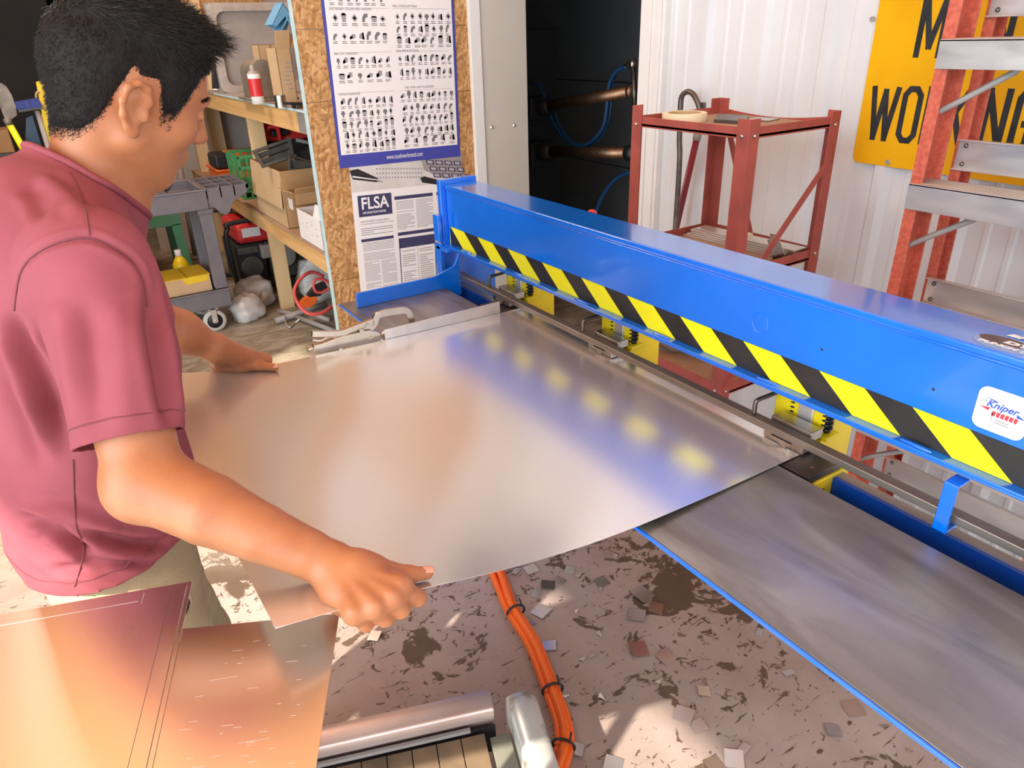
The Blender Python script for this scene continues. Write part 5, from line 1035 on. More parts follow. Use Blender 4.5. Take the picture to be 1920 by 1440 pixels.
b = MB(); b.box((FX + .12, 5.575, z1 + .03), (FX + .19, 5.60, zb2 - .03), M['alu']); b.build('latch', bt_, bevel=0.004)

# ---------------------------------------------------------------- grey utility cart
CYF = 4.45; cxr = at_y(437, 573, CYF)[0]
ct = thing('utility_cart', 'grey plastic two shelf utility cart standing behind the man', 'cart', (0.3, 4.68, 0))
CX0 = -0.15; CD = 0.44; zt0, zt1 = 0.74, 0.855
def traybox(z0, z1, x0, x1, nm, wall=0.03, floor_=0.03):
    b = MB(); b.box((x0, CYF, z0), (x1, CYF + wall, z1), M['cart']); b.box((x0, CYF + CD - wall, z0), (x1, CYF + CD, z1), M['cart']); b.box((x0 + .0005, CYF + .0015, z0 + .0005), (x0 + wall, CYF + CD - .0015, z1 - .0005), M['cart']); b.box((x1 - wall, CYF + .0015, z0 + .0005), (x1 - .0005, CYF + CD - .0015, z1 - .0005), M['cart']); b.box((x0 + .002, CYF + .002, z0 + .001), (x1 - .002, CYF + CD - .002, z0 + floor_), M['cart'])
    b.box((x0 - .006, CYF - .008, z1 - .012), (x1 + .006, CYF + wall - .004, z1), M['cart']); return b.build(nm, ct, bevel=0.006)
traybox(zt0, zt1, CX0, 0.775, 'top_tray', 0.025, 0.06); traybox(0.15, 0.262, CX0, cxr, 'bottom_tray')
xh = 1.02; b = MB(); b.prism([(0.775, CYF + .01, zt1), (0.775, CYF + .01, zt0 - .0), (0.80, CYF + .01, zt0 + .01), (0.835, CYF + .01, zt0 - .035), (0.86, CYF + .01, zt0 - .05), (0.885, CYF + .01, zt0 - .035), (0.915, CYF + .01, zt0 + .02), (1.0, CYF + .01, zt1 - .05), (xh, CYF + .01, zt1 - .02), (xh, CYF + .01, zt1)], (0, 0.012, 0), M['cart'])
b.box((0.775, CYF + .01, zt1 - .06), (0.785, CYF + CD - .01, zt1), M['cart']); b.box((xh - .02, CYF + .01, zt1 - .03), (xh, CYF + CD - .01, zt1), M['cart'])
b.box((0.775, CYF + CD - .02, zt1 - .06), (xh, CYF + CD - .01, zt1), M['cart']); b.box((0.775, CYF + .01, zt1 - .065), (xh - .02, CYF + CD - .01, zt1 - .06), M['cart'])
for i in range(1, 3): xx = 0.78 + (xh - 0.79) * i / 3; b.box((xx - .006, CYF + .01, zt1 - .062), (xx + .006, CYF + CD - .01, zt1), M['cart'])
for j in range(1, 3): yy = CYF + .01 + (CD - .02) * j / 3; b.box((0.775, yy - .006, zt1 - .062), (xh, yy + .006, zt1), M['cart'])
b.build('tool_caddy', ct, bevel=0.003)
for yy in (CYF + .015, CYF + CD - .075):
    b = MB(); b.box((0.715, yy, .262), (0.79, yy + .06, zt0), M['cart']); b.box((0.708, yy - .006, zt0 - .03), (0.795, yy + .066, zt0), M['cart']); b.build('leg', ct, bevel=0.006)
    b = MB(); b.box((CX0 + .02, yy, .262), (CX0 + .09, yy + .06, zt0), M['cart']); b.build('leg', ct, bevel=0.006)
for xx, yy in ((0.672, CYF + .03), (0.672, CYF + CD - .04), (CX0 + .08, CYF + .03), (CX0 + .08, CYF + CD - .04)):
    rim = [(0.046, -.016), (0.064, -.016), (0.068, -.01), (0.068, .01), (0.064, .016), (0.046, .016)]
    b = MB(); b.lathe((xx, yy, 0.0685), (0, 1, 0), rim + [rim[0]], M['white_rubber'], 28); w_ = b.build('caster', ct, smooth=True)
    b = MB(); b.lathe((xx, yy, 0.0685), (0, 1, 0), [(0.0, -.012), (0.02, -.014), (0.047, -.008), (0.047, .008), (0.02, .014), (0, .012)], M['black'], 24); b.build('hub', w_, smooth=True)
    b = MB(); b.box((xx - .016, yy - .024, 0.06), (xx + .016, yy - .020, .15), M['alu']); b.box((xx - .016, yy + .020, 0.06), (xx + .016, yy + .024, .15), M['alu']); b.box((xx - .03, yy - .024, .142), (xx + .03, yy + .024, .15), M['alu']); b.cyl((xx, yy - .028, .0685), (xx, yy + .028, .0685), .011, M['alu'], 12); b.build('fork', w_, bevel=0.001)
# yellow-topped carton on its lower tray
a, c = at_y(312, 562, CYF + .045), at_y(388, 548, CYF + .045)
t, O, U, Vv = boxthing('yellow_top_carton', 'tan carton with a yellow top on the lower tray of the grey cart', 'box', (a[0] - .012, CYF + .045), (c[0] + .04, CYF + .06), 0.1805, 0.352, 0.25, M['card'])
b = MB(); M['yellow_card'] = mat('yellow_cardboard', (0.80, 0.55, 0.02), 0.6, var=0.06)
L_ = np.linalg.norm(np.array([c[0] + .052 - a[0], .015])); b.obox(O(-.002, -.002, .352), U * (L_ * .55), Vv * .254, (0, 0, .003), M['yellow_card']); b.obox(O(L_ * .55 + .003, -.002, .352), U * (L_ * .45 - .001), Vv * .254, (0, 0, .003), M['yellow_card']); b.build('lid', t)
b = MB(); b.prism([O(L_ * .42, -.0015, .351), O(L_ - .003, -.0015, .351), O(L_ - .02, -.0015, .315), O(L_ * .5, -.0015, .312)], Vv * .001, M['yellow_card']); b.build('tape_strip', t)

# green painted stand beyond the cart
gs = thing('green_stand', 'green painted steel stand seen under the grey cart', 'stand', (0.45, 5.9, 0))
p, q = at_y(250, 395, 5.75), at_y(330, 420, 5.75); xr = at_y(332, 420, 5.75)[0]
b = MB(); b.box((-0.3, 5.75, q[2] - .01), (xr + .03, 5.79, p[2] + .02), M['green_m']); b.build('top_rail', gs, bevel=0.002)
for xx in (xr - .03, -0.3): b = MB(); b.prism([(xx - .01, 5.75, q[2]), (xx + .055, 5.75, q[2]), (xx + .075, 5.75, 0), (xx + .01, 5.75, 0)], (0, .04, 0), M['green_m']); b.build('leg', gs, bevel=0.002)
b = MB(); b.box((-0.3, 5.79, p[2] - .02), (xr + .03, 6.2, p[2] + .02), M['green_m']); b.build('top', gs, bevel=0.002)
for xx in (xr - .03, -0.3): b = MB(); b.box((xx, 6.16, 0), (xx + .06, 6.2, p[2] - .02), M['green_m']); b.build('leg', gs)
p = at_y(335, 480, 5.45); jb = thing('yellow_bottle', 'yellow plastic bottle with a white cap on the floor behind the cart', 'bottle', (p[0], 5.45, 0))
b = MB(); b.lathe((p[0], 5.45, 0), (0, 0, 1), [(0, 0), (.055, 0), (.055, .20), (.02, .26), (0, .26)], M['yellow'], 18); b.build('body', jb, smooth=True); b = MB(); b.lathe((p[0], 5.45, .26), (0, 0, 1), [(.022, 0), (.022, .04), (0, .04)], M['white'], 14); b.build('cap', jb, smooth=True)
b = MB(); b.cyl((0.92, 6.35, 0.0), (0.96, 6.35, 0.95), .025, M['grey'], 12); b.box((.84, 6.27, 0), (1.0, 6.43, .02), M['grey']); tag(b.build('grey_pipe', smooth=True), 'thin grey pipe standing behind the cart between the green stand and the shelving', 'pipe')
b = MB(); b.box((0.86, 5.6, 0), (0.96, 5.63, 0.72), M['panel']); b.box((0.82, 5.57, 0), (1.0, 5.66, .015), M['panel']); tag(b.build('pale_board', bevel=0.003), 'upright pale board showing just right of the green stand leg', 'board')

# ---------------------------------------------------------------- under the shelf: generator, sacks, leads, folded stand
gn = thing('generator', 'red and black portable generator under the lower shelf', 'generator', (1.35, 5.2, 0))
gx0, gx1, gy0, gy1 = at_y(424, 430, 5.0)[0], 1.72, 5.0, 5.5
b = MB(); b.box((gx0 + .06, gy0 + .03, .36), (gx1 - .03, gy1 - .03, .50), M['red']); b.build('fuel_tank', gn, bevel=0.04, segs=4)
b = MB(); b.cyl((gx0 + .25, gy0 + .2, .50), (gx0 + .25, gy0 + .2, .52), .05, M['black'], 18); b.build('fuel_cap', gn); 
b = MB(); b.box((gx0 + .10, gy0 + .02, .41), (gx0 + .22, gy0 + .032, .47), M['paper']); b.build('sticker', gn)
b = MB(); b.box((gx0 + .04, gy0 + .05, .06), (gx0 + .24, gy1 - .06, .36), M['black']); b.build('alternator', gn, bevel=0.02)
b = MB(); b.cyl((gx0 + .13, gy0 + .02, .20), (gx0 + .13, gy0 + .055, .20), .075, M['grey_d'], 22); b.box((gx0 + .20, gy0 + .0, .25), (gx0 + .32, gy0 + .10, .345), M['grey']); b.box((gx0 + .05, gy0 + .035, .29), (gx0 + .19, gy0 + .06, .34), M['grey_d']); b.build('engine_cover', gn, bevel=.008, segs=3)
b = MB(); b.box((gx0 + .26, gy0 + .03, .08), (gx1 - .08, gy1 - .08, .34), M['grey_d']); b.cyl((gx0 + .36, gy0 + .0, .24), (gx0 + .36, gy0 + .08, .24), .08, M['grey'], 20); b.build('engine', gn, bevel=0.02)
for yy in (gy0, gy1): b = MB(); b.tube(spline([(gx0 + .1, yy, .03), (gx0 + .02, yy, .05), (gx0, yy, .12), (gx0 - .01, yy, .42), (gx0 + .01, yy, .49), (gx0 + .06, yy, .525), (gx1 - .1, yy, .525), (gx1 - .02, yy, .50), (gx1, yy, .42), (gx1, yy, .1), (gx1 - .08, yy, .03), (gx0 + .1, yy, .03)], 5), .016, M['black'], 8); b.build('frame_tube', gn, smooth=True)
def sack(label, cx, cy, w, d, h, rz, seed, tie=None):
    t = thing('sand_sack', label, 'sack', (cx, cy, 0)); V, F_ = [], []; nu, nv = 36, 18; r_ = np.array([math.cos(rz), math.sin(rz)]); s_ = np.array([-r_[1], r_[0]])
    for j in range(nv + 1):
        ph = PI * j / nv
        for i in range(nu):
            a = 2 * PI * i / nu; x = math.sin(ph) * math.cos(a); y = math.sin(ph) * math.sin(a); z = math.cos(ph)
            x = math.copysign(abs(x) ** .7, x); y = math.copysign(abs(y) ** .7, y); nz = mnoise.noise((x * 2.2 + seed, y * 2.2, z * 2.2)) * .16 + mnoise.noise((x * 6 + seed, y * 6, z * 5)) * .06
            f = 1 + nz; X, Y_ = x * w / 2 * f, y * d / 2 * f; V.append((cx + r_[0] * X + s_[0] * Y_, cy + r_[1] * X + s_[1] * Y_, max(0.0, h * .42 + z * h * .55 * f)))
    for j in range(nv):
        for i in range(nu): F_.append((j * nu + i, (j + 1) * nu + i, (j + 1) * nu + (i + 1) % nu, j * nu + (i + 1) % nu))
    b = MB(); b.add(V, F_, M['bag']); b.build('sack_body', t, smooth=True)
    if tie is not None:
        d_ = np.array(tie); o = np.array([cx, cy, h * .35]) + np.array([d_[0] * w * .44, d_[1] * w * .44, 0]); b = MB(); b.tube([o, o + np.array([d_[0], d_[1], .25]) * .06, o + np.array([d_[0], d_[1], .5]) * .11], [.022, .012, .035], M['bag'], 12); b.build('tied_neck', t, smooth=True)
p = at_z(505, 565, 0.05); sack('plump white sack directly left of the pine shelf post', p[0] - .06, p[1] + .12, .24, .22, .20, .1, 1.0)
p = at_z(462, 572, 0.04); sack('creased greyish white sack with a tied neck nearest the cart wheel', p[0] - .03, p[1] - .16, .20, .18, .17, .4, 4.0, (.75, .45))
p = at_z(560, 540, 0.1); sack('shiny white sack right of the pine shelf post, behind the jumper leads', p[0] + .16, p[1] - .0, .30, .22, .30, .0, 8.0)
jl = thing('jumper_leads', 'red and black jumper leads heaped on the floor beside the strand board', 'jumper leads', at_z(590, 580, 0))
def fl3(px, py, z): return np.array(at_y(px, py, 3.95 + 0.0 * z))
b = MB(); b.tube(spline([fl3(x, y, 0) + np.array([0, dy, 0]) for x, y, dy in ((618, 560, -.1), (590, 572, -.15), (565, 575, -.15), (552, 566, -.1), (552, 552, 0), (562, 536, .05), (580, 522, .08), (598, 518, .1), (618, 526, .1))], 7), .0105, M['red_lead'], 8); b.build('lead', jl, smooth=True)
b = MB(); b.tube(spline([fl3(x, y, 0) + np.array([0, dy, 0]) for x, y, dy in ((620, 532, .0), (606, 524, 0), (592, 524, 0), (588, 534, 0), (592, 546, 0), (604, 548, .0), (618, 540, .0))], 7), .0095, M['red_lead'], 8); b.build('lead', jl, smooth=True)
for k, (q0, q1, mm) in enumerate((((560, 574), (594, 558), 'orange'), ((578, 556), (612, 534), 'black'))):
    a, c = fl3(*q0, 0), fl3(*q1, 0); b = MB(); d_ = c - a; n_ = np.array([d_[2], 0, -d_[0]]); n_ /= np.linalg.norm(n_)
    b.prism([a + n_ * .01, a + d_ * .5 + n_ * .04, c + n_ * .02, c - n_ * .02, a + d_ * .5 - n_ * .03, a - n_ * .01], (0, .03, 0), M[mm]); b.build('clamp_handle', jl, bevel=0.004)
fs = thing('folded_stand', 'grey tubular folding stand lying on the floor in front of the jumper leads', 'stand', at_z(560, 605, 0))
def fz2(px, py, z=0.022): return at_z(px, py, z)
for i, (q0, q1, z0, z1) in enumerate((((516, 602), (612, 570), .025, .05), ((522, 582), (560, 592), .03, .025), ((556, 594), (630, 622), .025, .022), ((580, 588), (618, 600), .05, .05))):
    b = MB(); b.cyl(fz2(*q0, z0), fz2(*q1, z1), .020 if i < 1 else .015, M['grey'], 12); b.build('tube', fs, smooth=True)
b = MB(); b.tube(spline([fz2(534, 590, .05), fz2(536, 606, .02), fz2(544, 614, .008), fz2(552, 606, .008), fz2(562, 598, .03)], 6), .0045, M['alu'], 8); b.build('wire_bail', fs, smooth=True)
b = MB(); b.cbox((1.52, 5.0, 0.28), (0.45, .3, .56), M['black']); o = b.build('black_tote', bevel=.02); o.location.x += 0.36; o.location.y -= .52; tag(o, 'black storage tote in the shadow right of the generator', 'tote')

# ---------------------------------------------------------------- dark left corner: shovel, brooms, boards
LB = 5.25
bw = MB(); p = at_y(0, 282, LB); bw.box((p[0] - 1.6, LB - .30, 0.0), (at_y(140, 280, LB)[0] + .1, LB - .24, p[2] + .01), M['black']); 
tag(bw.build('storage_bin', bevel=.004), 'black sided bin holding the shovel and brooms at the dark left', 'bin')
LBY = {'d': LB}
def lp(px, py, y=None): return at_y(px, py, LBY['d'] if y is None else y)
sv2 = thing('shovel', 'dirty round shovel with a yellow handle standing upside down at the far left', 'shovel', (*lp(40, 280)[:2], 0))
M['dirty_steel'] = mat('dirty_shovel_steel', (0.34, 0.31, 0.26), 0.55, 0.3, color2=(0.16, 0.13, 0.10), vscale=9)
P = [lp(x, y) for x, y in ((2, 205), (-6, 185), (-8, 165), (2, 155), (12, 162), (22, 178), (30, 200), (32, 216), (24, 222), (16, 228), (10, 226))]
b = MB(); b.prism(P, (0.0, 0.004, 0), M['dirty_steel']); b.build('blade', sv2, bevel=.001)
b = MB(); e = lp(44, 280); d_ = e - lp(16, 230); b.cyl(lp(12, 222), lp(18, 234), .02, M['dirty_steel'], 12); b.build('socket', sv2, smooth=True)
b = MB(); b.cyl(lp(16, 230), e + d_ * (e[2] / -d_[2] * .98), .018, M['tape_y'], 12); b.build('handle', sv2, smooth=True)
LBY['d'] = 5.14
br = thing('push_broom', 'blue bristled push broom standing head up beside the shovel', 'broom', (*lp(80, 280)[:2], 0))
P = [lp(26, 192), lp(72, 184), lp(80, 200), lp(34, 207)]
b = MB(); b.prism(P, (0, .06, 0), M['navy_bristle']); b.build('bristles', br); b = MB(); b.prism([lp(34, 207), lp(80, 200), lp(82, 204), lp(36, 211)], (0, .06, 0), M['grey_d']); b.build('broom_head', br, bevel=.002)
b = MB(); e = lp(90, 275) + np.array([0, .03, 0]); s_ = lp(70, 208) + np.array([0, .03, 0]); d_ = e - s_; b.cyl(s_, e + d_ * (e[2] / -d_[2] * .98), .014, M['grey'], 12); b.build('handle', br, smooth=True)
b = MB(); P = [lp(49, 222, 5.3), lp(61, 217, 5.3), lp(80, 280, 5.3), lp(46, 280, 5.3)]; z_ = P[2][2]; P[2] = P[2] + (P[2] - P[1]) * (z_ / (P[1][2] - z_)); P[3] = P[3] + (P[3] - P[0]) * (z_ / (P[0][2] - z_)); P[2][2] = P[3][2] = 0; P[2][1] = P[3][1] = 5.3
b.prism(P, (0, .03, 0), mat('slate_blue_board', (0.035, 0.07, 0.115), 0.5)); tag(b.build('blue_board'), 'slate blue tapered board standing behind the broom', 'board')
LBY['d'] = 5.36
yl = thing('yellow_level', 'yellow tool handle with a looped wire sticking up behind the man', 'tool', (*lp(90, 270)[:2], 0))
b = MB(); e = lp(93, 250); s_ = lp(75, 152); d_ = e - s_; n_ = np.array([.022, 0, .004]); q = e + d_ * (e[2] / -d_[2] * .98); b.prism([s_ - n_, s_ + n_, q + n_, q - n_], (0, .02, 0), M['yellow']); b.build('handle', yl, bevel=.003)
b = MB(); b.tube(spline([lp(74, 172), lp(69, 174), lp(68, 182), lp(74, 192), lp(82, 202), lp(86, 206)], 6), .007, M['wood_handle'], 8); b.build('wire_loop', yl, smooth=True)
b = MB(); e = lp(82, 262, 5.5); b.cyl(lp(76, 215, 5.5), (e[0] + .05, 5.5, 0), .014, M['wood_handle'], 10); tag(b.build('wooden_pole', smooth=True), 'thin brown wooden pole just right of the broom handle', 'pole')
b = MB(); e = lp(2, 268, 5.4); b.cbox((e[0] - .1, 6.5, .55), (.28, .3, 1.1), M['card_d']); tag(b.build('brown_carton', bevel=.004), 'brown carton in the shadow at the lower far left behind the shovel', 'box')
# ---------------------------------------------------------------- the man: surfaces grown from blended tapered limbs
class Field:
    def __init__(s, lo, hi, h):
        s.lo = np.array(lo, float); s.h = h; s.n = np.ceil((np.array(hi, float) - s.lo) / h).astype(int) + 1
        s.a = np.full(s.n, 1.0, np.float32)
    def _sub(s, lo, hi):
        i0 = np.clip(np.floor((np.array(lo) - s.lo) / s.h).astype(int), 0, s.n); i1 = np.clip(np.ceil((np.array(hi) - s.lo) / s.h).astype(int) + 1, 0, s.n)
        if (i1 <= i0).any(): return None, None
        ax = [(s.lo[k] + np.arange(i0[k], i1[k]) * s.h).astype(np.float32) for k in range(3)]
        return tuple(slice(i0[k], i1[k]) for k in range(3)), (ax[0][:, None, None], ax[1][None, :, None], ax[2][None, None, :])
    def put(s, prim, k=0.01, cut=False):
        fn, lo, hi = prim; m = k + 0.02; sl, X = s._sub(np.array(lo) - m, np.array(hi) + m)
        if sl is None: return s
        d = fn(*X).astype(np.float32); o = s.a[sl]
        if cut: d = -d; hh = np.maximum(k - np.abs(o - d), 0) / k; s.a[sl] = np.maximum(o, d) + hh * hh * k * 0.25
        else: hh = np.maximum(k - np.abs(o - d), 0) / k; s.a[sl] = np.minimum(o, d) - hh * hh * k * 0.25
        return s
    def mesh(s):
        a = s.a; ins = a < 0
        act = np.zeros(s.n - 1, bool); ref = ins[:-1, :-1, :-1]
        for dx in (0, 1):
            for dy in (0, 1):
                for dz in (0, 1):
                    if dx + dy + dz: act |= ins[dx:s.n[0] - 1 + dx, dy:s.n[1] - 1 + dy, dz:s.n[2] - 1 + dz] != ref
        I = np.argwhere(act); N = len(I); idx = np.full(s.n - 1, -1, np.int32); idx[I[:, 0], I[:, 1], I[:, 2]] = np.arange(N)
        cor = [(x, y, z) for x in (0, 1) for y in (0, 1) for z in (0, 1)]
        val = np.stack([a[I[:, 0] + c[0], I[:, 1] + c[1], I[:, 2] + c[2]] for c in cor], 1).astype(float); acc = np.zeros((N, 3)); cnt = np.zeros(N)
        for p in range(8):
            for q in range(p + 1, 8):
                if sum(abs(cor[p][k] - cor[q][k]) for k in range(3)) != 1: continue
                va, vb = val[:, p], val[:, q]; m = (va < 0) != (vb < 0); t = np.where(m, va / np.where(m, va - vb, 1), 0)
                acc += m[:, None] * (np.array(cor[p]) + t[:, None] * (np.array(cor[q]) - np.array(cor[p]))); cnt += m
        V = s.lo + (I + acc / cnt[:, None]) * s.h; Q = []
        for ax in range(3):
            b, c = (ax + 1) % 3, (ax + 2) % 3; sl0 = [slice(None)] * 3; sl1 = [slice(None)] * 3; sl0[ax] = slice(0, -1); sl1[ax] = slice(1, None)
            A, B = ins[tuple(sl0)], ins[tuple(sl1)]; E = np.argwhere(A != B); E = E[(E[:, b] > 0) & (E[:, c] > 0) & (E[:, b] < s.n[b] - 1) & (E[:, c] < s.n[c] - 1)]
            first = A[E[:, 0], E[:, 1], E[:, 2]]; quad = []
            for db, dc in ((1, 1), (0, 1), (0, 0), (1, 0)):
                e = E.copy(); e[:, b] -= db; e[:, c] -= dc; quad.append(idx[e[:, 0], e[:, 1], e[:, 2]])
            q = np.stack(quad, 1); q[~first] = q[~first][:, ::-1]; Q.append(q)
        return V, np.concatenate(Q)
def cap(a, b, ra, rb, flat=None):
    a = np.array(a, float); b = np.array(b, float); ab = b - a; L2 = ab @ ab + 1e-12; r = max(ra, rb)
    def fn(X, Y, Z):
        px, py, pz = X - a[0], Y - a[1], Z - a[2]; t = np.clip((px * ab[0] + py * ab[1] + pz * ab[2]) / L2, 0, 1)
        qx, qy, qz = px - t * ab[0], py - t * ab[1], pz - t * ab[2]; d2 = qx * qx + qy * qy + qz * qz
        if flat is not None:
            n, sc = flat; d2 = d2 + (sc * sc - 1) * (qx * n[0] + qy * n[1] + qz * n[2]) ** 2
        return np.sqrt(d2) - (ra + t * (rb - ra))
    return fn, np.minimum(a, b) - r, np.maximum(a, b) + r
def ell(c, r, R=None):
    c = np.array(c, float); r = np.array(r, float); R = np.eye(3) if R is None else R; m = r.max()
    def fn(X, Y, Z):
        px, py, pz = X - c[0], Y - c[1], Z - c[2]; k0 = 0; k1 = 0
        for i in range(3):
            q = px * R[i][0] + py * R[i][1] + pz * R[i][2]; k0 = k0 + (q / r[i]) ** 2; k1 = k1 + (q / r[i] ** 2) ** 2
        k0 = np.sqrt(k0); k1 = np.sqrt(k1) + 1e-9; return k0 * (k0 - 1) / k1
    return fn, c - m, c + m
def unit(v): v = np.array(v, float); return v / np.linalg.norm(v)

# --- head frame: F ahead of the face, LH to his left, UH to the crown
yaw, pit, rol = 0.18, 0.42, 0.12
HF = np.array([math.cos(pit) * math.cos(yaw), math.cos(pit) * math.sin(yaw), -math.sin(pit)]); _l = np.array([-math.sin(yaw), math.cos(yaw), 0]); _u2 = np.cross(HF, _l)
HL = _l * math.cos(rol) + _u2 * math.sin(rol); HU = _u2 * math.cos(rol) - _l * math.sin(rol)
_ear = at_d(264, 207, .955); HC = _ear - HL * -.080 + HU * .008 + HF * .006; HR = np.stack([HF, HL, HU])
def hd(f, l, u): return HC + HF * f + HL * l + HU * u
def hell(c, r): return ell(hd(*c), r, HR)
def hcap(a, b, ra, rb, flat=None): return cap(hd(*a), hd(*b), ra, rb, flat)
def head_prims():
    P = [(hell((-.011, 0, .036), (.098, .077, .092)), .02), (hell((.035, 0, .030), (.056, .063, .066)), .03), (hell((.036, 0, -.035), (.050, .057, .066)), .03),
         (hcap((.0, .048, -.050), (.056, .016, -.090), .024, .018), .02), (hcap((.0, -.048, -.050), (.056, -.016, -.090), .024, .018), .02), (hell((.059, 0, -.097), (.020, .021, .017)), .02),
         (hell((.056, .040, -.020), (.026, .022, .022)), .02), (hell((.056, -.040, -.020), (.026, .022, .022)), .02), (hcap((.083, -.032, .027), (.083, .032, .027), .012, .012), .014),
         (hell((.066, 0, -.056), (.025, .028, .026)), .015)]
    return P

# --- joints
CL = np.array([.058, 1.218, 1.440])                                    # base of the neck
SHR, SHL = np.array([.030, .990, 1.362]), np.array([.030, 1.405, 1.355])
ELR, ELL = at_d(274, 902, .862), np.array([.085, 1.515, 1.135])
WR = at_d(622, 1058, .858); WL = at_y(404, 653, 1.515)
def body_field():
    f = Field((-.20, .575, .74), (.40, 1.66, 1.70), .003)
    for p, k in ((ell((-.022, 1.19, 1.26), (.098, .160, .20)), .03), (cap((.020, 1.03, 1.350), (.020, 1.36, 1.350), .056, .056), .05), (ell((-.040, 1.18, 1.08), (.080, .135, .17)), .06), (ell((-.050, 1.18, .93), (.085, .140, .12)), .05),
                 (cap((-.050, 1.09, .88), (-.04, 1.08, .77), .070, .066), .04), (cap((-.050, 1.27, .88), (-.03, 1.28, .77), .070, .066), .04),
                 (cap(CL + np.array([0, 0, -.025]), (.03, 1.05, 1.365), .040, .030), .04), (cap(CL + np.array([0, 0, -.025]), (.03, 1.37, 1.365), .040, .030), .04), (cap(CL + np.array([.004, 0, -.03]), hd(-.030, 0, -.045), .056, .056), .03), (cap(CL + np.array([.03, 0, -.05]), hd(.02, 0, -.085), .040, .036), .03)): f.put(p, k)
    for p, k in head_prims(): f.put(p, k)
    # eye sockets, lids, nose, lips
    for s in (1, -1):
        f.put(hell((.094, .033 * s, .010), (.014, .017, .011)), .012, cut=True); f.put(hell((.080, .032 * s, .009), (.012, .014, .0105)), .004)
        f.put(hcap((.088, .020 * s, .0065), (.086, .045 * s, .007), .0028, .0024), .004)
    f.put(hcap((.090, 0, .016), (.106, 0, -.022), .0085, .0120), .012); f.put(hell((.096, .012, -.027), (.011, .008, .008)), .006); f.put(hell((.096, -.012, -.027), (.011, .008, .008)), .006)
    f.put(hcap((.106, .006, -.035), (.100, .007, -.028), .0035, .003), .004, cut=True); f.put(hcap((.106, -.006, -.035), (.100, -.007, -.028), .0035, .003), .004, cut=True)
    f.put(hcap((.086, -.014, -.055), (.086, .014, -.055), .0065, .0065), .006); f.put(hcap((.083, -.012, -.067), (.083, .012, -.067), .0075, .0075), .006); f.put(hcap((.093, -.018, -.061), (.093, .018, -.061), .002, .002), .004, cut=True)
    # ears: dish, helix, lobe
    for s in (1, -1):
        e = lambda ff, uu, ll: hd(-.012 + ff, s * (.0765 + ll), -.008 + uu)
        f.put(ell(e(-.002, 0, .002), (.017, .007, .029), HR), .01)
        hx = [(.012, -.002, -.002), (.015, .014, .003), (.008, .029, .008), (-.006, .033, .012), (-.018, .024, .015), (-.021, .006, .015), (-.016, -.012, .011), (-.006, -.026, .006), (.005, -.031, .002)]
        for a, b in zip(hx[:-1], hx[1:]): f.put(cap(e(*a), e(*b), .0044, .0044), .005)
        f.put(ell(e(.002, -.030, .003), (.008, .005, .009), HR), .006)
        f.put(ell(e(.002, .000, .013), (.009, .009, .013), HR), .006, cut=True); f.put(cap(e(.013, -.004, .004), e(.014, -.010, .004), .004, .004), .005)
    # arms
    f.put(cap(SHR, SHR + (ELR - SHR) * .6, .045, .047), .03); f.put(cap(SHR + (ELR - SHR) * .6, ELR, .047, .0425), .004); f.put(cap(SHL, ELL, .056, .042), .03)
    m1 = at_d(394, 956, .852); m2 = at_d(489, 999, .852); m3 = at_d(575, 1037, .855)
    f.put(ell(ELR + np.array([-.008, 0, -.006]), (.040, .040, .040)), .02); f.put(cap(ELR, m1, .046, .0425), .014); f.put(cap(m1, m2, .0425, .0345), .003); f.put(cap(m2, m3, .0345, .0292), .003); f.put(cap(m3, WR, .0292, .0265), .003)
    ml = WL + (ELL - WL) * .45; f.put(cap(ELL, ml, .044, .042), .02); f.put(cap(ml, WL, .042, .027), .02)
    # right hand gripping the near edge of the sheet: thumb above, four fingers curled below
    q = at_y; mcp = [q(750, 1098, .618), q(736, 1121, .608), q(703, 1140, .606), q(664, 1150, .615)]; rw = [.0125, .0125, .0118, .0108]
    for p, r in zip(mcp, rw): f.put(cap(WR, p, .020, r), .012)
    f.put(cap(WR + np.array([0, -.006, -.012]), (mcp[3] + WR) / 2 + np.array([-.006, .004, -.012]), .022, .020), .02); f.put(cap(mcp[0], mcp[3], .0135, .0115), .012); f.put(ell((WR + mcp[1]) / 2 + np.array([0, .012, -.002]), (.030, .020, .022)), .016)
    dors = unit(CAMPOS - mcp[1]) * .55 + np.array([0, 0, .45])
    for p, r in zip(mcp, rw): f.put(cap(WR + dors * .013, p + dors * (r + .0015), .0035, .0042), .008); f.put(ell(p + dors * .004, (r * .92,) * 3), .004)
    pip = [q(783, 1121, .622), q(752, 1143, .612), q(722, 1159, .610), q(686, 1170, .616)]; fr_ = [.0098, .0100, .0095, .0085]
    for i in range(4):
        dip = pip[i] + np.array([-.008, .026, -.006 + .001 * i]); tip = dip + np.array([-.012, .018, .003]); 
        for P_ in (dip, tip): P_[2] = min(P_[2], sheet_z(P_[0], max(P_[1], .632)) - .0125)
        f.put(cap(mcp[i], pip[i], fr_[i] + .0015, fr_[i]), .005); f.put(cap(pip[i], dip, fr_[i], fr_[i] - .0008), .0035); f.put(cap(dip, tip, fr_[i] - .0008, fr_[i] - .002), .0035); f.put(ell(pip[i], (fr_[i] + .0006,) * 3), .003)
    t0, t1, t2 = q(672, 1062, .665), q(728, 1076, .655), q(766, 1081, .650); t3 = q(800, 1075, .648)
    t3[2] = sheet_z(t3[0], t3[1]) + .0105; t2[2] = max(t2[2], sheet_z(t2[0], t2[1]) + .013)
    f.put(cap(t0, t1, .019, .0145), .016); f.put(cap(t1, t2, .0135, .0118), .006); f.put(cap(t2, t3, .0115, .0088, ((0, 0, 1), 1.15)), .004)
    globals()['THUMB_R'] = (t2, t3)
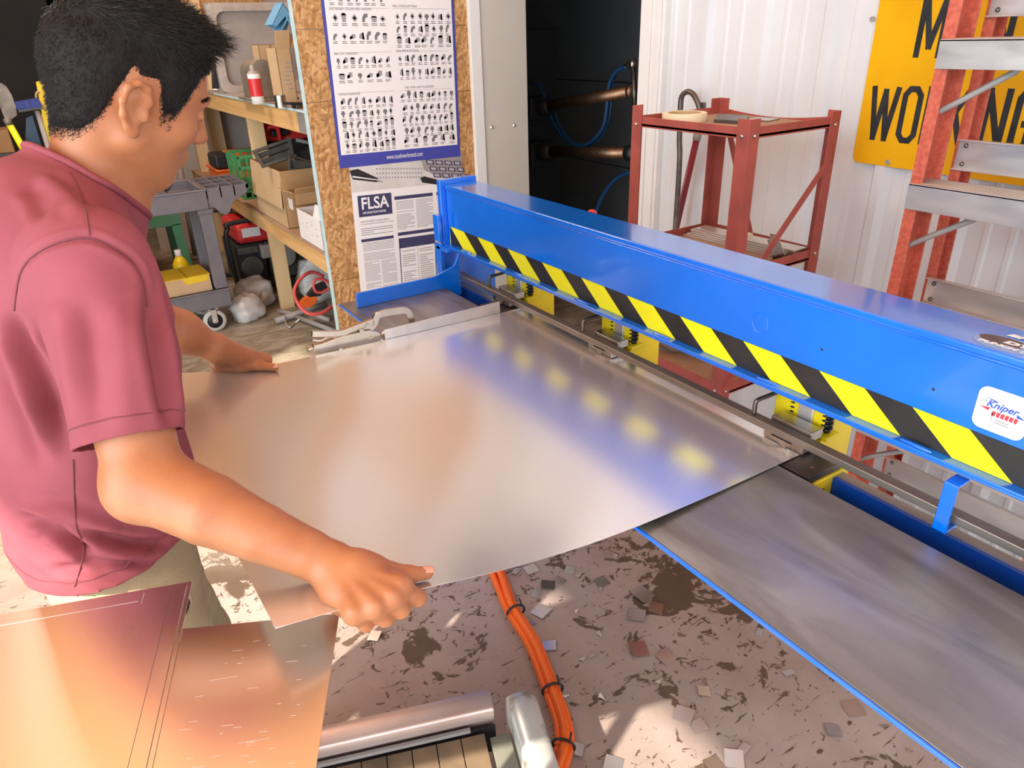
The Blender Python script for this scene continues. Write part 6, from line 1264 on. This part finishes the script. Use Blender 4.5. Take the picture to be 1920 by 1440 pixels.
    # left hand flat on the far edge
    lm = [np.array([.262 + .019 * i, 1.562 - .004 * i, .9630 - .003 * i]) for i in range(4)]; WL2 = WL
    heel = at_z(412, 684, .965); f.put(cap(WL, heel, .026, .017), .015)
    for i, p in enumerate(lm):
        f.put(cap(WL, p, .021, .0125), .016); pp_ = p + np.array([.006, .024, -.012]); pd = pp_ + np.array([.004, .004, -.022]); pt = pd + np.array([-.002, -.014, -.010])
        f.put(cap(p, pp_, .0112, .0098), .005); f.put(cap(pp_, pd, .0098, .009), .004); f.put(cap(pd, pt, .009, .0078), .004)
    f.put(cap(lm[0], lm[3], .0125, .0115), .012)
    u1, u2, u3 = at_z(452, 683, .962), at_z(486, 686, .953), at_z(515, 689, .948); f.put(cap(heel, u1, .018, .0165), .014); f.put(cap(u1, u2, .0155, .0112), .008); f.put(cap(u2, u3, .0112, .0088), .005); f.put(cap(WL, u1, .022, .015), .016)
    globals()['THUMB_L'] = (u2, u3)
    return f
def mat_skin():
    m = mat('warm_tan_skin', (0.50, 0.20, 0.088), 0.44, color2=(0.43, 0.155, 0.066), vscale=26, lo=0.3, hi=0.7, bump=0.06, bscale=260, sss=0.10, spec=0.4, detail=5); return m
M['skin'] = mat_skin(); M['nail'] = mat('finger_nail', (0.78, 0.42, 0.30), 0.3)
M['hair'] = mat('black_hair', (0.010, 0.008, 0.007), 0.38, spec=0.45); M['hair_base'] = mat('black_hair_roots', (0.012, 0.009, 0.008), 0.7, spec=0.2)
bf = body_field(); V, Q = bf.mesh(); del bf
for _ in range(1): pass
BODYV = V.copy()
man = link_mesh('person', V, Q, [M['skin']], None, None, smooth=True, base=(-.03, 1.18, 0.0))
tag(man, 'person in a faded red t-shirt and tan trousers bending over to feed the metal sheet', 'person')
for nm, (a, c), up in (('thumb_nail', THUMB_R, (0, -.2, 1)), ('thumb_nail', THUMB_L, (0.0, -.55, .9))):
    d = unit(c - a); up = unit(np.array(up) - d * (np.array(up) @ d)); s_ = np.cross(d, up); b = MB(); Vn, Fn = [], []
    o = c + d * .001 + up * .0074
    for i in range(7):
        for j in range(7):
            x = -.0075 + .015 * i / 6; y = -.0058 + .0116 * j / 6; e = 1 - .35 * max(0, (i - 3) / 3) ** 2 - .15 * max(0, (3 - i) / 3) ** 2; Vn.append(o + d * x + s_ * y * e - up * (y * y * 42 + max(0, x) ** 2 * 25))
    for i in range(6):
        for j in range(6): k = i * 7 + j; Fn.append((k, k + 7, k + 8, k + 1))
    b.add(Vn, Fn, M['nail']); o_ = b.build(nm, man, smooth=True); md = o_.modifiers.new('t', 'SOLIDIFY'); md.thickness = .0008

# --- hair: close sides, longer top swept into a quiff, built as a mesh of roots plus fine strands
hl_f = [-.20, -.11, -.085, -.06, -.045, -.034, -.024, .008, .016, .026, .040, .048, .058, .068, .080, .092, .16]; hl_u = [-.092, -.090, -.086, -.072, -.046, -.004, .028, .030, .012, -.022, -.024, .006, .030, .052, .066, .071, .071]
def hair_field():
    f = Field((-.17, -.12, -.15), (.17, .12, .19), .0025); X = [(f.lo[k] + np.arange(f.n[k]) * f.h) for k in range(3)]; X, Yy, Z = X[0][:, None, None], X[1][None, :, None], X[2][None, None, :]
    def el(c, r): return ell(c, r)[0](X, Yy, Z)
    def sm(a, b, k): hh = np.maximum(k - np.abs(a - b), 0) / k; return np.minimum(a, b) - hh * hh * k * .25
    base = sm(el((-.011, 0, .036), (.098, .077, .092)), el((.035, 0, .030), (.056, .063, .066)), .03)
    nb_ = (CL + np.array([.004, 0, -.03]) - HC) @ HR.T; base = sm(base, cap((-.030, 0, -.045), nb_, .056, .056)[0](X, Yy, Z), .03)
    uh = np.interp(X, hl_f, hl_u); fd = np.where(X < -.02, .013, .005); t = np.clip((Z - uh - fd) / .07, 0, 1) * .0060 + .0004; hair = np.maximum(base - t, (uh + fd - Z) * .8 + np.abs(Yy) * 0)
    top = sm(el((-.004, 0, .088), (.094, .066, .058)), cap((.043, 0, .106), (.094, -.006, .116), .034, .011, ((0, 0, 1), 1.25))[0](X, Yy, Z), .03)
    f.a = sm(hair, top, .02).astype(np.float32); return f
hf = hair_field(); Vh, Qh = hf.mesh()
def vnormals(V, Q):
    n = np.cross(V[Q[:, 2]] - V[Q[:, 0]], V[Q[:, 3]] - V[Q[:, 1]]); N = np.zeros_like(V)
    for k in range(4): np.add.at(N, Q[:, k], n)
    return N / (np.linalg.norm(N, axis=1)[:, None] + 1e-12)
Nh = vnormals(Vh, Qh)
def to_world(P): return HC + P @ HR
hair = link_mesh('hair', to_world(Vh - Nh * .0006), Qh, [M['hair_base']], None, man, smooth=True)
def strands(roots, dirs, lens, r, bend, m, name, parent):
    n = len(roots); K = 4; Vs = np.zeros((n, K, 3, 3)); p = roots.copy(); d = dirs.copy()
    side = np.cross(d, RNG.normal(size=(n, 3))); side /= np.linalg.norm(side, axis=1)[:, None] + 1e-9; s2 = np.cross(d, side)
    for k in range(K):
        w = r * (1 - k / (K - .7))
        for c in range(3):
            a = 2 * PI * c / 3; Vs[:, k, c] = p + (side * math.cos(a) + s2 * math.sin(a)) * w
        p = p + d * (lens / (K - 1))[:, None]; d = d + bend + RNG.normal(scale=.10, size=(n, 3)); d /= np.linalg.norm(d, axis=1)[:, None]
    base = (np.arange(n) * K * 3)[:, None]; F_ = []
    for k in range(K - 1):
        for c in range(3): F_.append(base + np.array([k * 3 + c, k * 3 + (c + 1) % 3, (k + 1) * 3 + (c + 1) % 3, (k + 1) * 3 + c]))
    return link_mesh(name, to_world(Vs.reshape(-1, 3)), np.concatenate(F_), [m], None, parent, smooth=True)
def make_hair_strands():
    cen = Vh[Qh].mean(1); nn = Nh[Qh].mean(1); uh = np.interp(cen[:, 0], hl_f, hl_u); ok = (cen[:, 2] > uh - .004) & (nn[:, 2] > -.93); ok &= ~((cen[:, 2] < uh + .003) & (nn[:, 2] < -.5)); cen, nn = cen[ok], nn[ok]
    i = RNG.randint(0, len(cen), 15000); c = cen[i] + RNG.uniform(-.0018, .0018, (len(i), 3)); n = nn[i]
    up = np.clip((c[:, 2] - .055) / .05, 0, 1)[:, None]; side = np.array([-.25, 0, -1.0]); topd = np.array([1.0, -.05, .18])
    noise_ = RNG.normal(scale=.28, size=c.shape); whirl = np.stack([np.sin(c[:, 1] * 60), np.cos(c[:, 0] * 50), 0 * c[:, 0]], 1) * .22
    d = (side * .9 + n * .42) * (1 - up) + (topd * .95 + n * .30 + whirl) * up + noise_ * (.35 + .65 * up); d /= np.linalg.norm(d, axis=1)[:, None]
    ln = (.006 + .014 * up[:, 0] + .010 * np.clip((c[:, 0] - .03) / .08, 0, 1) * up[:, 0]) * RNG.uniform(.6, 1.15, len(c)); uhh = np.interp(c[:, 0], hl_f, hl_u); ln *= np.clip((c[:, 2] - uhh) / .05 + .35, .35, 1)
    return strands(c - n * .001, d, ln, .00055, np.array([0.02, 0, -.06]), M['hair'], 'hair_strands', hair)
make_hair_strands()
def make_fade():
    L_ = (V - HC) @ HR.T; near = np.where((np.abs(L_).max(1) < .14) & (np.hypot(L_[:, 0] + .014, L_[:, 2] - .02) < .16))[0]; P = L_[near]; uh = np.interp(P[:, 0], hl_f, hl_u)
    ear = (np.abs(P[:, 1]) > .066) & (P[:, 0] > -.040) & (P[:, 0] < .014) & (P[:, 2] < .040); ok = (P[:, 2] > uh - .003) & (P[:, 2] < uh + .040) & ~ear; P, uh = P[ok], uh[ok]; n_ = vnormals(V, Q)[near][ok] @ HR.T
    w = np.clip((P[:, 2] - uh + .003) / .028, .05, 1) ** 1.3; i = RNG.choice(len(P), 16000, p=w / w.sum()); c = P[i] + RNG.uniform(-.0015, .0015, (len(i), 3)); d = n_[i] * .5 + np.array([-.25, 0, -1.0]) + RNG.normal(scale=.25, size=c.shape); d /= np.linalg.norm(d, axis=1)[:, None]
    strands(c, d, .0042 * RNG.uniform(.5, 1.1, len(c)), .00042, np.zeros(3), M['hair'], 'faded_sides', hair)
make_fade()
# eyebrows, lashes and the thin chin beard
def tuft(fn, count, ln, r, name, spread):
    roots, dirs = [], []
    for _ in range(count):
        p, d = fn(RNG.uniform(0, 1), RNG.uniform(-1, 1)); roots.append(p); dirs.append(d)
    roots = np.array(roots); dirs = np.array(dirs) + RNG.normal(scale=spread, size=roots.shape); dirs /= np.linalg.norm(dirs, axis=1)[:, None]
    return strands(roots, dirs, ln * RNG.uniform(.6, 1.2, count), r, np.zeros(3), M['hair'], name, man)
for s in (-1, 1): tuft(lambda t, w: (np.array([.0935 - .017 * t * t, s * (.012 + .040 * t), .0285 + .008 * math.sin(PI * t * .8) - .004 * t + .0035 * w * (1 - .6 * t)]), np.array([.35, s * .8, .25])), 420, .008, .0005, 'eyebrow', .2)
tuft(lambda t, w: (np.array([.078 - .008 * w * w - .012 * max(0, t - .6), .020 * w, -.090 - .022 * t]), np.array([.6, .1 * w, -.8])), 900, .007, .00045, 'chin_beard', .25)
tuft(lambda t, w: (np.array([.0905 - .010 * w * w, .022 * w, -.047 + .004 * t]), np.array([.5, .4 * w, -.7])), 260, .0045, .0004, 'moustache', .25)
for s in (-1, 1): b = MB(); b.sphere(hd(.0795, .0325 * s, .009), .0112, M['eye'], 16, 12); e = b.build('eye', man, smooth=True); b = MB(); b.sphere(hd(.0868, .034 * s, .005), .0044, M['iris'], 12, 8); b.build('iris', e, smooth=True)

# --- clothes: grown larger than the body, trimmed clean at neckline, cuffs and hem
from mathutils.bvhtree import BVHTree
def trimmed(V, Q, cuts):
    """cuts: (point, outward normal, mask function). Faces wholly outside go; the rest are drawn back to the plane."""
    V = V.copy(); keep = np.ones(len(Q), bool)
    for p, n, mask in cuts:
        n = unit(n); d = (V - np.array(p)) @ n; out = (d > 0) & mask(V); keep &= ~out[Q].all(1); use = np.zeros(len(V), bool); use[Q[keep].ravel()] = True; mv = out & use
        V[mv] -= d[mv][:, None] * n
    Q = Q[keep]; used = np.unique(Q); rm = np.full(len(V), -1); rm[used] = np.arange(len(used)); return V[used], rm[Q]
def relax(V, Q, it=2, lam=.5, fix=None):
    for _ in range(it):
        A = np.zeros_like(V); c = np.zeros(len(V))
        for k in range(4):
            a, b = Q[:, k], Q[:, (k + 1) % 4]; np.add.at(A, a, V[b]); np.add.at(A, b, V[a]); np.add.at(c, a, 1); np.add.at(c, b, 1)
        nv = V + lam * (A / np.maximum(c, 1)[:, None] - V)
        if fix is not None: nv[fix] = V[fix]
        V = nv
    return V
def boundary(Q, n):
    E = np.sort(np.concatenate([Q[:, [k, (k + 1) % 4]] for k in range(4)]), 1); key = E[:, 0].astype(np.int64) * n + E[:, 1]; u, inv, c = np.unique(key, return_inverse=True, return_counts=True); b = np.zeros(n, bool); e = E[c[inv] == 1]; b[e.ravel()] = True; return b, e
AXR = unit(ELR - SHR); AXL = unit(ELL - SHL)
cuffR = SHR + AXR * (np.linalg.norm(ELR - SHR) * .80); cuffL = SHL + AXL * (np.linalg.norm(ELL - SHL) * .80)
NK = np.array([.050, 1.214, 1.428]); NKN = unit(np.array([.92, .25, 1.0]))
HEMP = np.array([-.04, 1.0, .918]); HEMN = unit(np.array([.16, .04, -1.0]))
def shirt_field():
    f = Field((-.26, .80, .80), (.24, 1.66, 1.58), .004)
    for p, k in ((ell((-.020, 1.19, 1.26), (.113, .176, .215)), .03), (cap((.014, 1.03, 1.346), (.014, 1.36, 1.346), .068, .068), .06), (ell((-.034, 1.18, 1.06), (.116, .176, .20)), .08), (ell((-.050, 1.18, .90), (.142, .208, .24)), .06),
                 (cap(CL + np.array([-.012, -.0, -.018]), (.024, 1.05, 1.372), .052, .044), .04), (cap(CL + np.array([-.012, .0, -.018]), (.024, 1.37, 1.372), .052, .044), .04), (cap(CL + np.array([-.004, 0, -.06]), CL + np.array([.012, 0, .06]), .070, .070), .022),
                 (cap(SHR + np.array([-.006, .004, .0]), SHR + AXR * .12, .071, .069), .022), (cap(SHR + AXR * .12, SHR + AXR * .30 + np.array([-.018, .011, 0]), .068, .057), .004), (cap(SHL, SHL + AXL * .30, .070, .066), .03)): f.put(p, k)
    return f
sf = shirt_field(); V, Q = sf.mesh(); del sf
near_r = lambda P: np.linalg.norm((P - cuffR) - np.outer((P - cuffR) @ AXR, AXR), axis=1) < .115
near_l = lambda P: np.linalg.norm((P - cuffL) - np.outer((P - cuffL) @ AXL, AXL), axis=1) < .10
cuts = [(cuffR, AXR, lambda P: near_r(P) & ((P - cuffR) @ AXR > -.01) & (P[:, 1] < .985)), (cuffL, AXL, lambda P: near_l(P) & (P[:, 1] > 1.38)), (HEMP, HEMN, lambda P: P[:, 2] < 1.0), (NK, NKN, lambda P: P[:, 2] > 1.33)]
V, Q = trimmed(V, Q, cuts); bd, be = boundary(Q, len(V)); V = relax(V, Q, 2, .4, bd)
# folds: lines found on the cloth from where they lie on the man, pressed in or raised
tree = BVHTree.FromPolygons(V.tolist(), Q.tolist()); cp_ = Vector(CAMPOS)
def on_cloth(pts, n=7):
    out = []
    for px, py in spline([(x, y, 0) for x, y in pts], n)[:] and [(p[0], p[1]) for p in spline([(x, y, 0) for x, y in pts], n)]:
        h = tree.ray_cast(cp_, Vector(_ray(px, py)).normalized())
        if h[0] is not None: out.append(np.array(h[0]))
    return np.array(out)
Nv = vnormals(V, Q)
folds = [([(24, 585), (40, 640), (75, 700), (100, 760), (122, 830)], -.012, .013), ([(283, 540), (290, 610), (300, 680), (312, 750), (326, 800)], -.010, .012),
         ([(33, 972), (86, 982), (145, 1022), (171, 1040)], -.011, .009), ([(73, 996), (119, 1010), (162, 1036)], -.007, .007), ([(152, 995), (211, 1010), (264, 1022), (320, 1014)], -.010, .008),
         ([(142, 1044), (198, 1060), (264, 1052), (334, 1026)], -.009, .008), ([(90, 1070), (150, 1068), (210, 1080), (270, 1078)], -.006, .008), ([(60, 955), (120, 962), (180, 985), (230, 992)], .006, .011), ([(170, 1025), (230, 1038), (290, 1036)], .006, .009),
         ([(10, 620), (30, 700), (70, 780), (100, 860)], .006, .014), ([(0, 700), (40, 790), (80, 880)], -.005, .014), ([(215, 560), (235, 640), (245, 720), (250, 800)], .004, .018), ([(165, 560), (170, 650), (172, 740), (180, 830)], -.004, .016), ([(110, 560), (120, 650), (140, 760)], .004, .016),
         ([(290, 470), (318, 560), (338, 660), (348, 760)], .006, .013), ([(275, 440), (300, 520), (318, 600)], -.005, .010), ([(340, 830), (345, 900), (338, 970)], -.006, .012), ([(70, 330), (100, 345), (130, 372), (150, 410)], .004, .010), ([(45, 350), (70, 372), (85, 410)], -.004, .010),
         ([(26, 582), (40, 507), (79, 468), (132, 449), (175, 448), (218, 468), (251, 494), (270, 533), (276, 575)], -.0035, .005)]
disp = np.zeros(len(V)); folds = [(p_, a_ * 1.25, w_ * .95) for p_, a_, w_ in folds]
for pts, amp, wd in folds:
    P = on_cloth(pts)
    if len(P) < 3: continue
    d2 = np.full(len(V), 9.0); tt = np.zeros(len(V))
    for i in range(len(P) - 1):
        a, b_ = P[i], P[i + 1]; ab = b_ - a; L2 = ab @ ab
        if L2 > .004: continue
        t = np.clip(((V - a) @ ab) / (L2 + 1e-12), 0, 1); dd = ((V - a - t[:, None] * ab) ** 2).sum(1); m = dd < d2; d2[m] = dd[m]; tt[m] = (i + t[m]) / (len(P) - 1)
    x2 = d2 / (wd * wd); disp += amp * np.exp(-x2) * np.clip(np.sin(PI * np.clip(tt, .02, .98)) * 1.6, 0, 1) - amp * .45 * np.exp(-(np.sqrt(d2) / wd - 1.9) ** 2 * 1.6) * np.clip(np.sin(PI * np.clip(tt, .02, .98)) * 1.4, 0, 1)
nz = np.array([mnoise.noise(Vector(p * 9.0)) * .004 + mnoise.noise(Vector((p[0] * 26, p[1] * 26, p[2] * 17))) * .0016 for p in V])
low = np.clip((1.02 - V[:, 2]) / .08, 0, 1); nz += low * np.array([mnoise.noise(Vector((p[0] * 18, p[1] * 18, p[2] * 42 + p[0] * 15))) * .0045 for p in V])
V = V + Nv * (disp + nz)[:, None]; V = relax(V, Q, 1, .35)
M['shirt'] = mat('faded_red_cotton', (0.335, 0.085, 0.105), 0.82, color2=(0.265, 0.062, 0.078), vscale=7, lo=0.3, hi=0.7, bump=0.10, bscale=1400, spec=0.2, detail=8)
M['seam'] = mat('darker_red_seam', (0.20, 0.048, 0.06), 0.85)
M['trousers'] = mat('tan_work_cotton', (0.56, 0.44, 0.27), 0.8, color2=(0.45, 0.35, 0.21), vscale=8, bump=0.3, bscale=300, spec=0.2)
SHV, SHQ = V, Q
shirt = link_mesh('t_shirt', V, Q, [M['shirt']], None, man, smooth=True); md = shirt.modifiers.new('cloth', 'SOLIDIFY'); md.thickness = .0028; md.offset = -1
tree = BVHTree.FromPolygons(V.tolist(), Q.tolist())
def stitch(pts, r=.0011, lift=.0006, name='seam'):
    P = on_cloth(pts, 9)
    if len(P) < 3: return
    P = P + (CAMPOS - P) / np.linalg.norm(CAMPOS - P, axis=1)[:, None] * lift
    runs, cur = [], [P[0]]
    for a, c in zip(P[:-1], P[1:]):
        if np.linalg.norm(c - a) > .05: runs.append(cur); cur = []
        cur.append(c)
    runs.append(cur); b = MB()
    for c in runs:
        if len(c) > 2: b.tube(c, r, M['seam'], 5)
    if b.v: b.build(name, shirt, smooth=True)
stitch([(26, 582), (40, 507), (79, 468), (132, 449), (175, 448), (218, 468), (251, 494), (270, 533), (276, 575)], .0014)
stitch([(129, 322), (146, 350), (158, 382), (168, 441)]); stitch([(137, 862), (142, 982), (158, 1028), (140, 1100)], .0011)
from mathutils.kdtree import KDTree
def tuck(P, CV, CQ, gap):
    """points that touch or cross the cloth from inside are drawn in beneath it, except along its open edges"""
    t_ = BVHTree.FromPolygons(CV.tolist(), CQ.tolist()); bd_, _ = boundary(CQ, len(CV)); ids = np.where(bd_)[0]; kd = KDTree(len(ids))
    for i in ids: kd.insert(Vector(CV[i]), int(i))
    kd.balance(); P = P.copy(); lo, hi = CV.min(0) - .02, CV.max(0) + .02; N_ = vnormals(CV, CQ)
    for i in np.where(((P > lo) & (P < hi)).all(1))[0]:
        co, no, fi, ds = t_.find_nearest(Vector(P[i]), .05)
        if co is None: continue
        no = N_[CQ[fi]].mean(0); sd_ = (P[i] - np.array(co)) @ no
        if sd_ > -gap and kd.find(co)[2] > .006: P[i] = np.array(co) - no / np.linalg.norm(no) * gap
    return P
BV = tuck(BODYV, V, Q, .0075); man.data.vertices.foreach_set('co', (BV - BASE[man.name]).ravel()); man.data.update()
# boundary loops: neckband, hem turn, cuff turns
def loops(be):
    nb = {}
    for a, c in be: nb.setdefault(a, []).append(c); nb.setdefault(c, []).append(a)
    seen, out = set(), []
    for s_ in nb:
        if s_ in seen: continue
        lp_, cur, prev = [], s_, None
        while cur not in seen:
            seen.add(cur); lp_.append(cur); nx_ = [k for k in nb[cur] if k != prev and k not in seen]
            if not nx_: break
            prev, cur = cur, nx_[0]
        out.append(lp_)
    return out
bd, be = boundary(Q, len(V))
for lp_ in loops(be):
    if len(lp_) < 20: continue
    P = V[lp_]; c = P.mean(0)
    for _ in range(3): P = (np.roll(P, 1, 0) + 2 * P + np.roll(P, -1, 0)) / 4
    if c[2] > 1.36: 
        Pi = c + (P - c) * .985 + NKN * .004; b = MB(); b.tube(Pi, .0052, M['shirt'], 8, closed=True); Po = c + (P - c) * 1.07 - NKN * .011; b.build('neckband', shirt, smooth=True)
def hem_stitch(c0, n, off, rad, m_):
    for lp_ in loops(be):
        P = V[lp_]; c = P.mean(0)
        if len(lp_) < 20 or np.linalg.norm(c - c0) > rad: continue
        for _ in range(4): P = (np.roll(P, 1, 0) + 2 * P + np.roll(P, -1, 0)) / 4
        S_ = []
        for p in P - n * off:
            h = tree.find_nearest(Vector(p))
            if h[0] is not None: q = np.array(h[0]); o_ = q - (c - n * off); S_.append(q + unit(o_ - n * (o_ @ n)) * .0004)
        S_ = np.array(S_)
        for _ in range(2): S_ = (np.roll(S_, 1, 0) + 2 * S_ + np.roll(S_, -1, 0)) / 4
        b = MB(); b.tube(S_, .0009, M['seam'], 5, closed=True); b.build('hem_stitch', shirt, smooth=True)
hem_stitch(cuffR, AXR, .022, .08, 0); hem_stitch(cuffL, AXL, .022, .08, 0); hem_stitch(np.array([-.05, 1.18, .91]), HEMN, .024, .10, 0)
trs = Field((-.26, .86, .06), (.26, 1.52, 1.06), .005)
for p, k in ((ell((-.050, 1.18, .92), (.098, .150, .09)), .03), (ell((-.050, 1.18, .87), (.106, .164, .12)), .04), (cap((-.050, 1.09, .86), (-.035, 1.07, .50), .098, .080), .05), (cap((-.035, 1.07, .50), (-.07, 1.06, .07), .080, .070), .03),
             (cap((-.050, 1.27, .86), (.000, 1.30, .50), .098, .082), .05), (cap((.000, 1.30, .50), (-.03, 1.32, .07), .082, .070), .03)): trs.put(p, k)
V, Q = trs.mesh(); del trs
V, Q = trimmed(V, Q, [((0, 0, .995), (0, 0, 1), lambda P: P[:, 2] > .9), ((0, 0, .085), (0, 0, -1), lambda P: P[:, 2] < .2)])
N_ = vnormals(V, Q); V = V + N_ * np.array([mnoise.noise(Vector((p[0] * 10, p[1] * 10, p[2] * 16))) * .006 + mnoise.noise(Vector((p[0] * 22, p[1] * 22, p[2] * 40))) * .003 for p in V])[:, None]
V = tuck(V, SHV, SHQ, .006)
tro = link_mesh('trousers', V, Q, [M['trousers']], None, man, smooth=True); md = tro.modifiers.new('cloth', 'SOLIDIFY'); md.thickness = .003; md.offset = -1
b = MB(); tt_ = BVHTree.FromPolygons(V.tolist(), Q.tolist()); Ph = []
for px, py in ((343, 1104), (352, 1112), (357, 1128), (352, 1146), (344, 1156), (338, 1150), (336, 1128)):
    h = tt_.ray_cast(cp_, Vector(_ray(px, py)).normalized())
    if h[0] is not None: Ph.append(np.array(h[0]) + np.array(h[1]) * .0015)
if len(Ph) > 4:
    b.add(Ph, [tuple(range(len(Ph)))], M['black_soft']); b.tube(Ph, .003, M['trousers'], 6, closed=True); b.build('pocket_tear', tro, smooth=True)
for y, xo in ((1.06, -.07), (1.32, -.03)):
    sh_ = Field((xo - .13, y - .09, 0), (xo + .24, y + .09, .18), .005); sh_.put(cap((xo - .06, y, .045), (xo + .15, y, .04), .048, .042), .02); sh_.put(cap((xo - .04, y, .05), (xo - .02, y, .14), .052, .055), .03); Vs, Qs = sh_.mesh(); Vs[:, 2] = np.maximum(Vs[:, 2], .004)
    link_mesh('boot', Vs, Qs, [M['boot']], None, man, smooth=True)
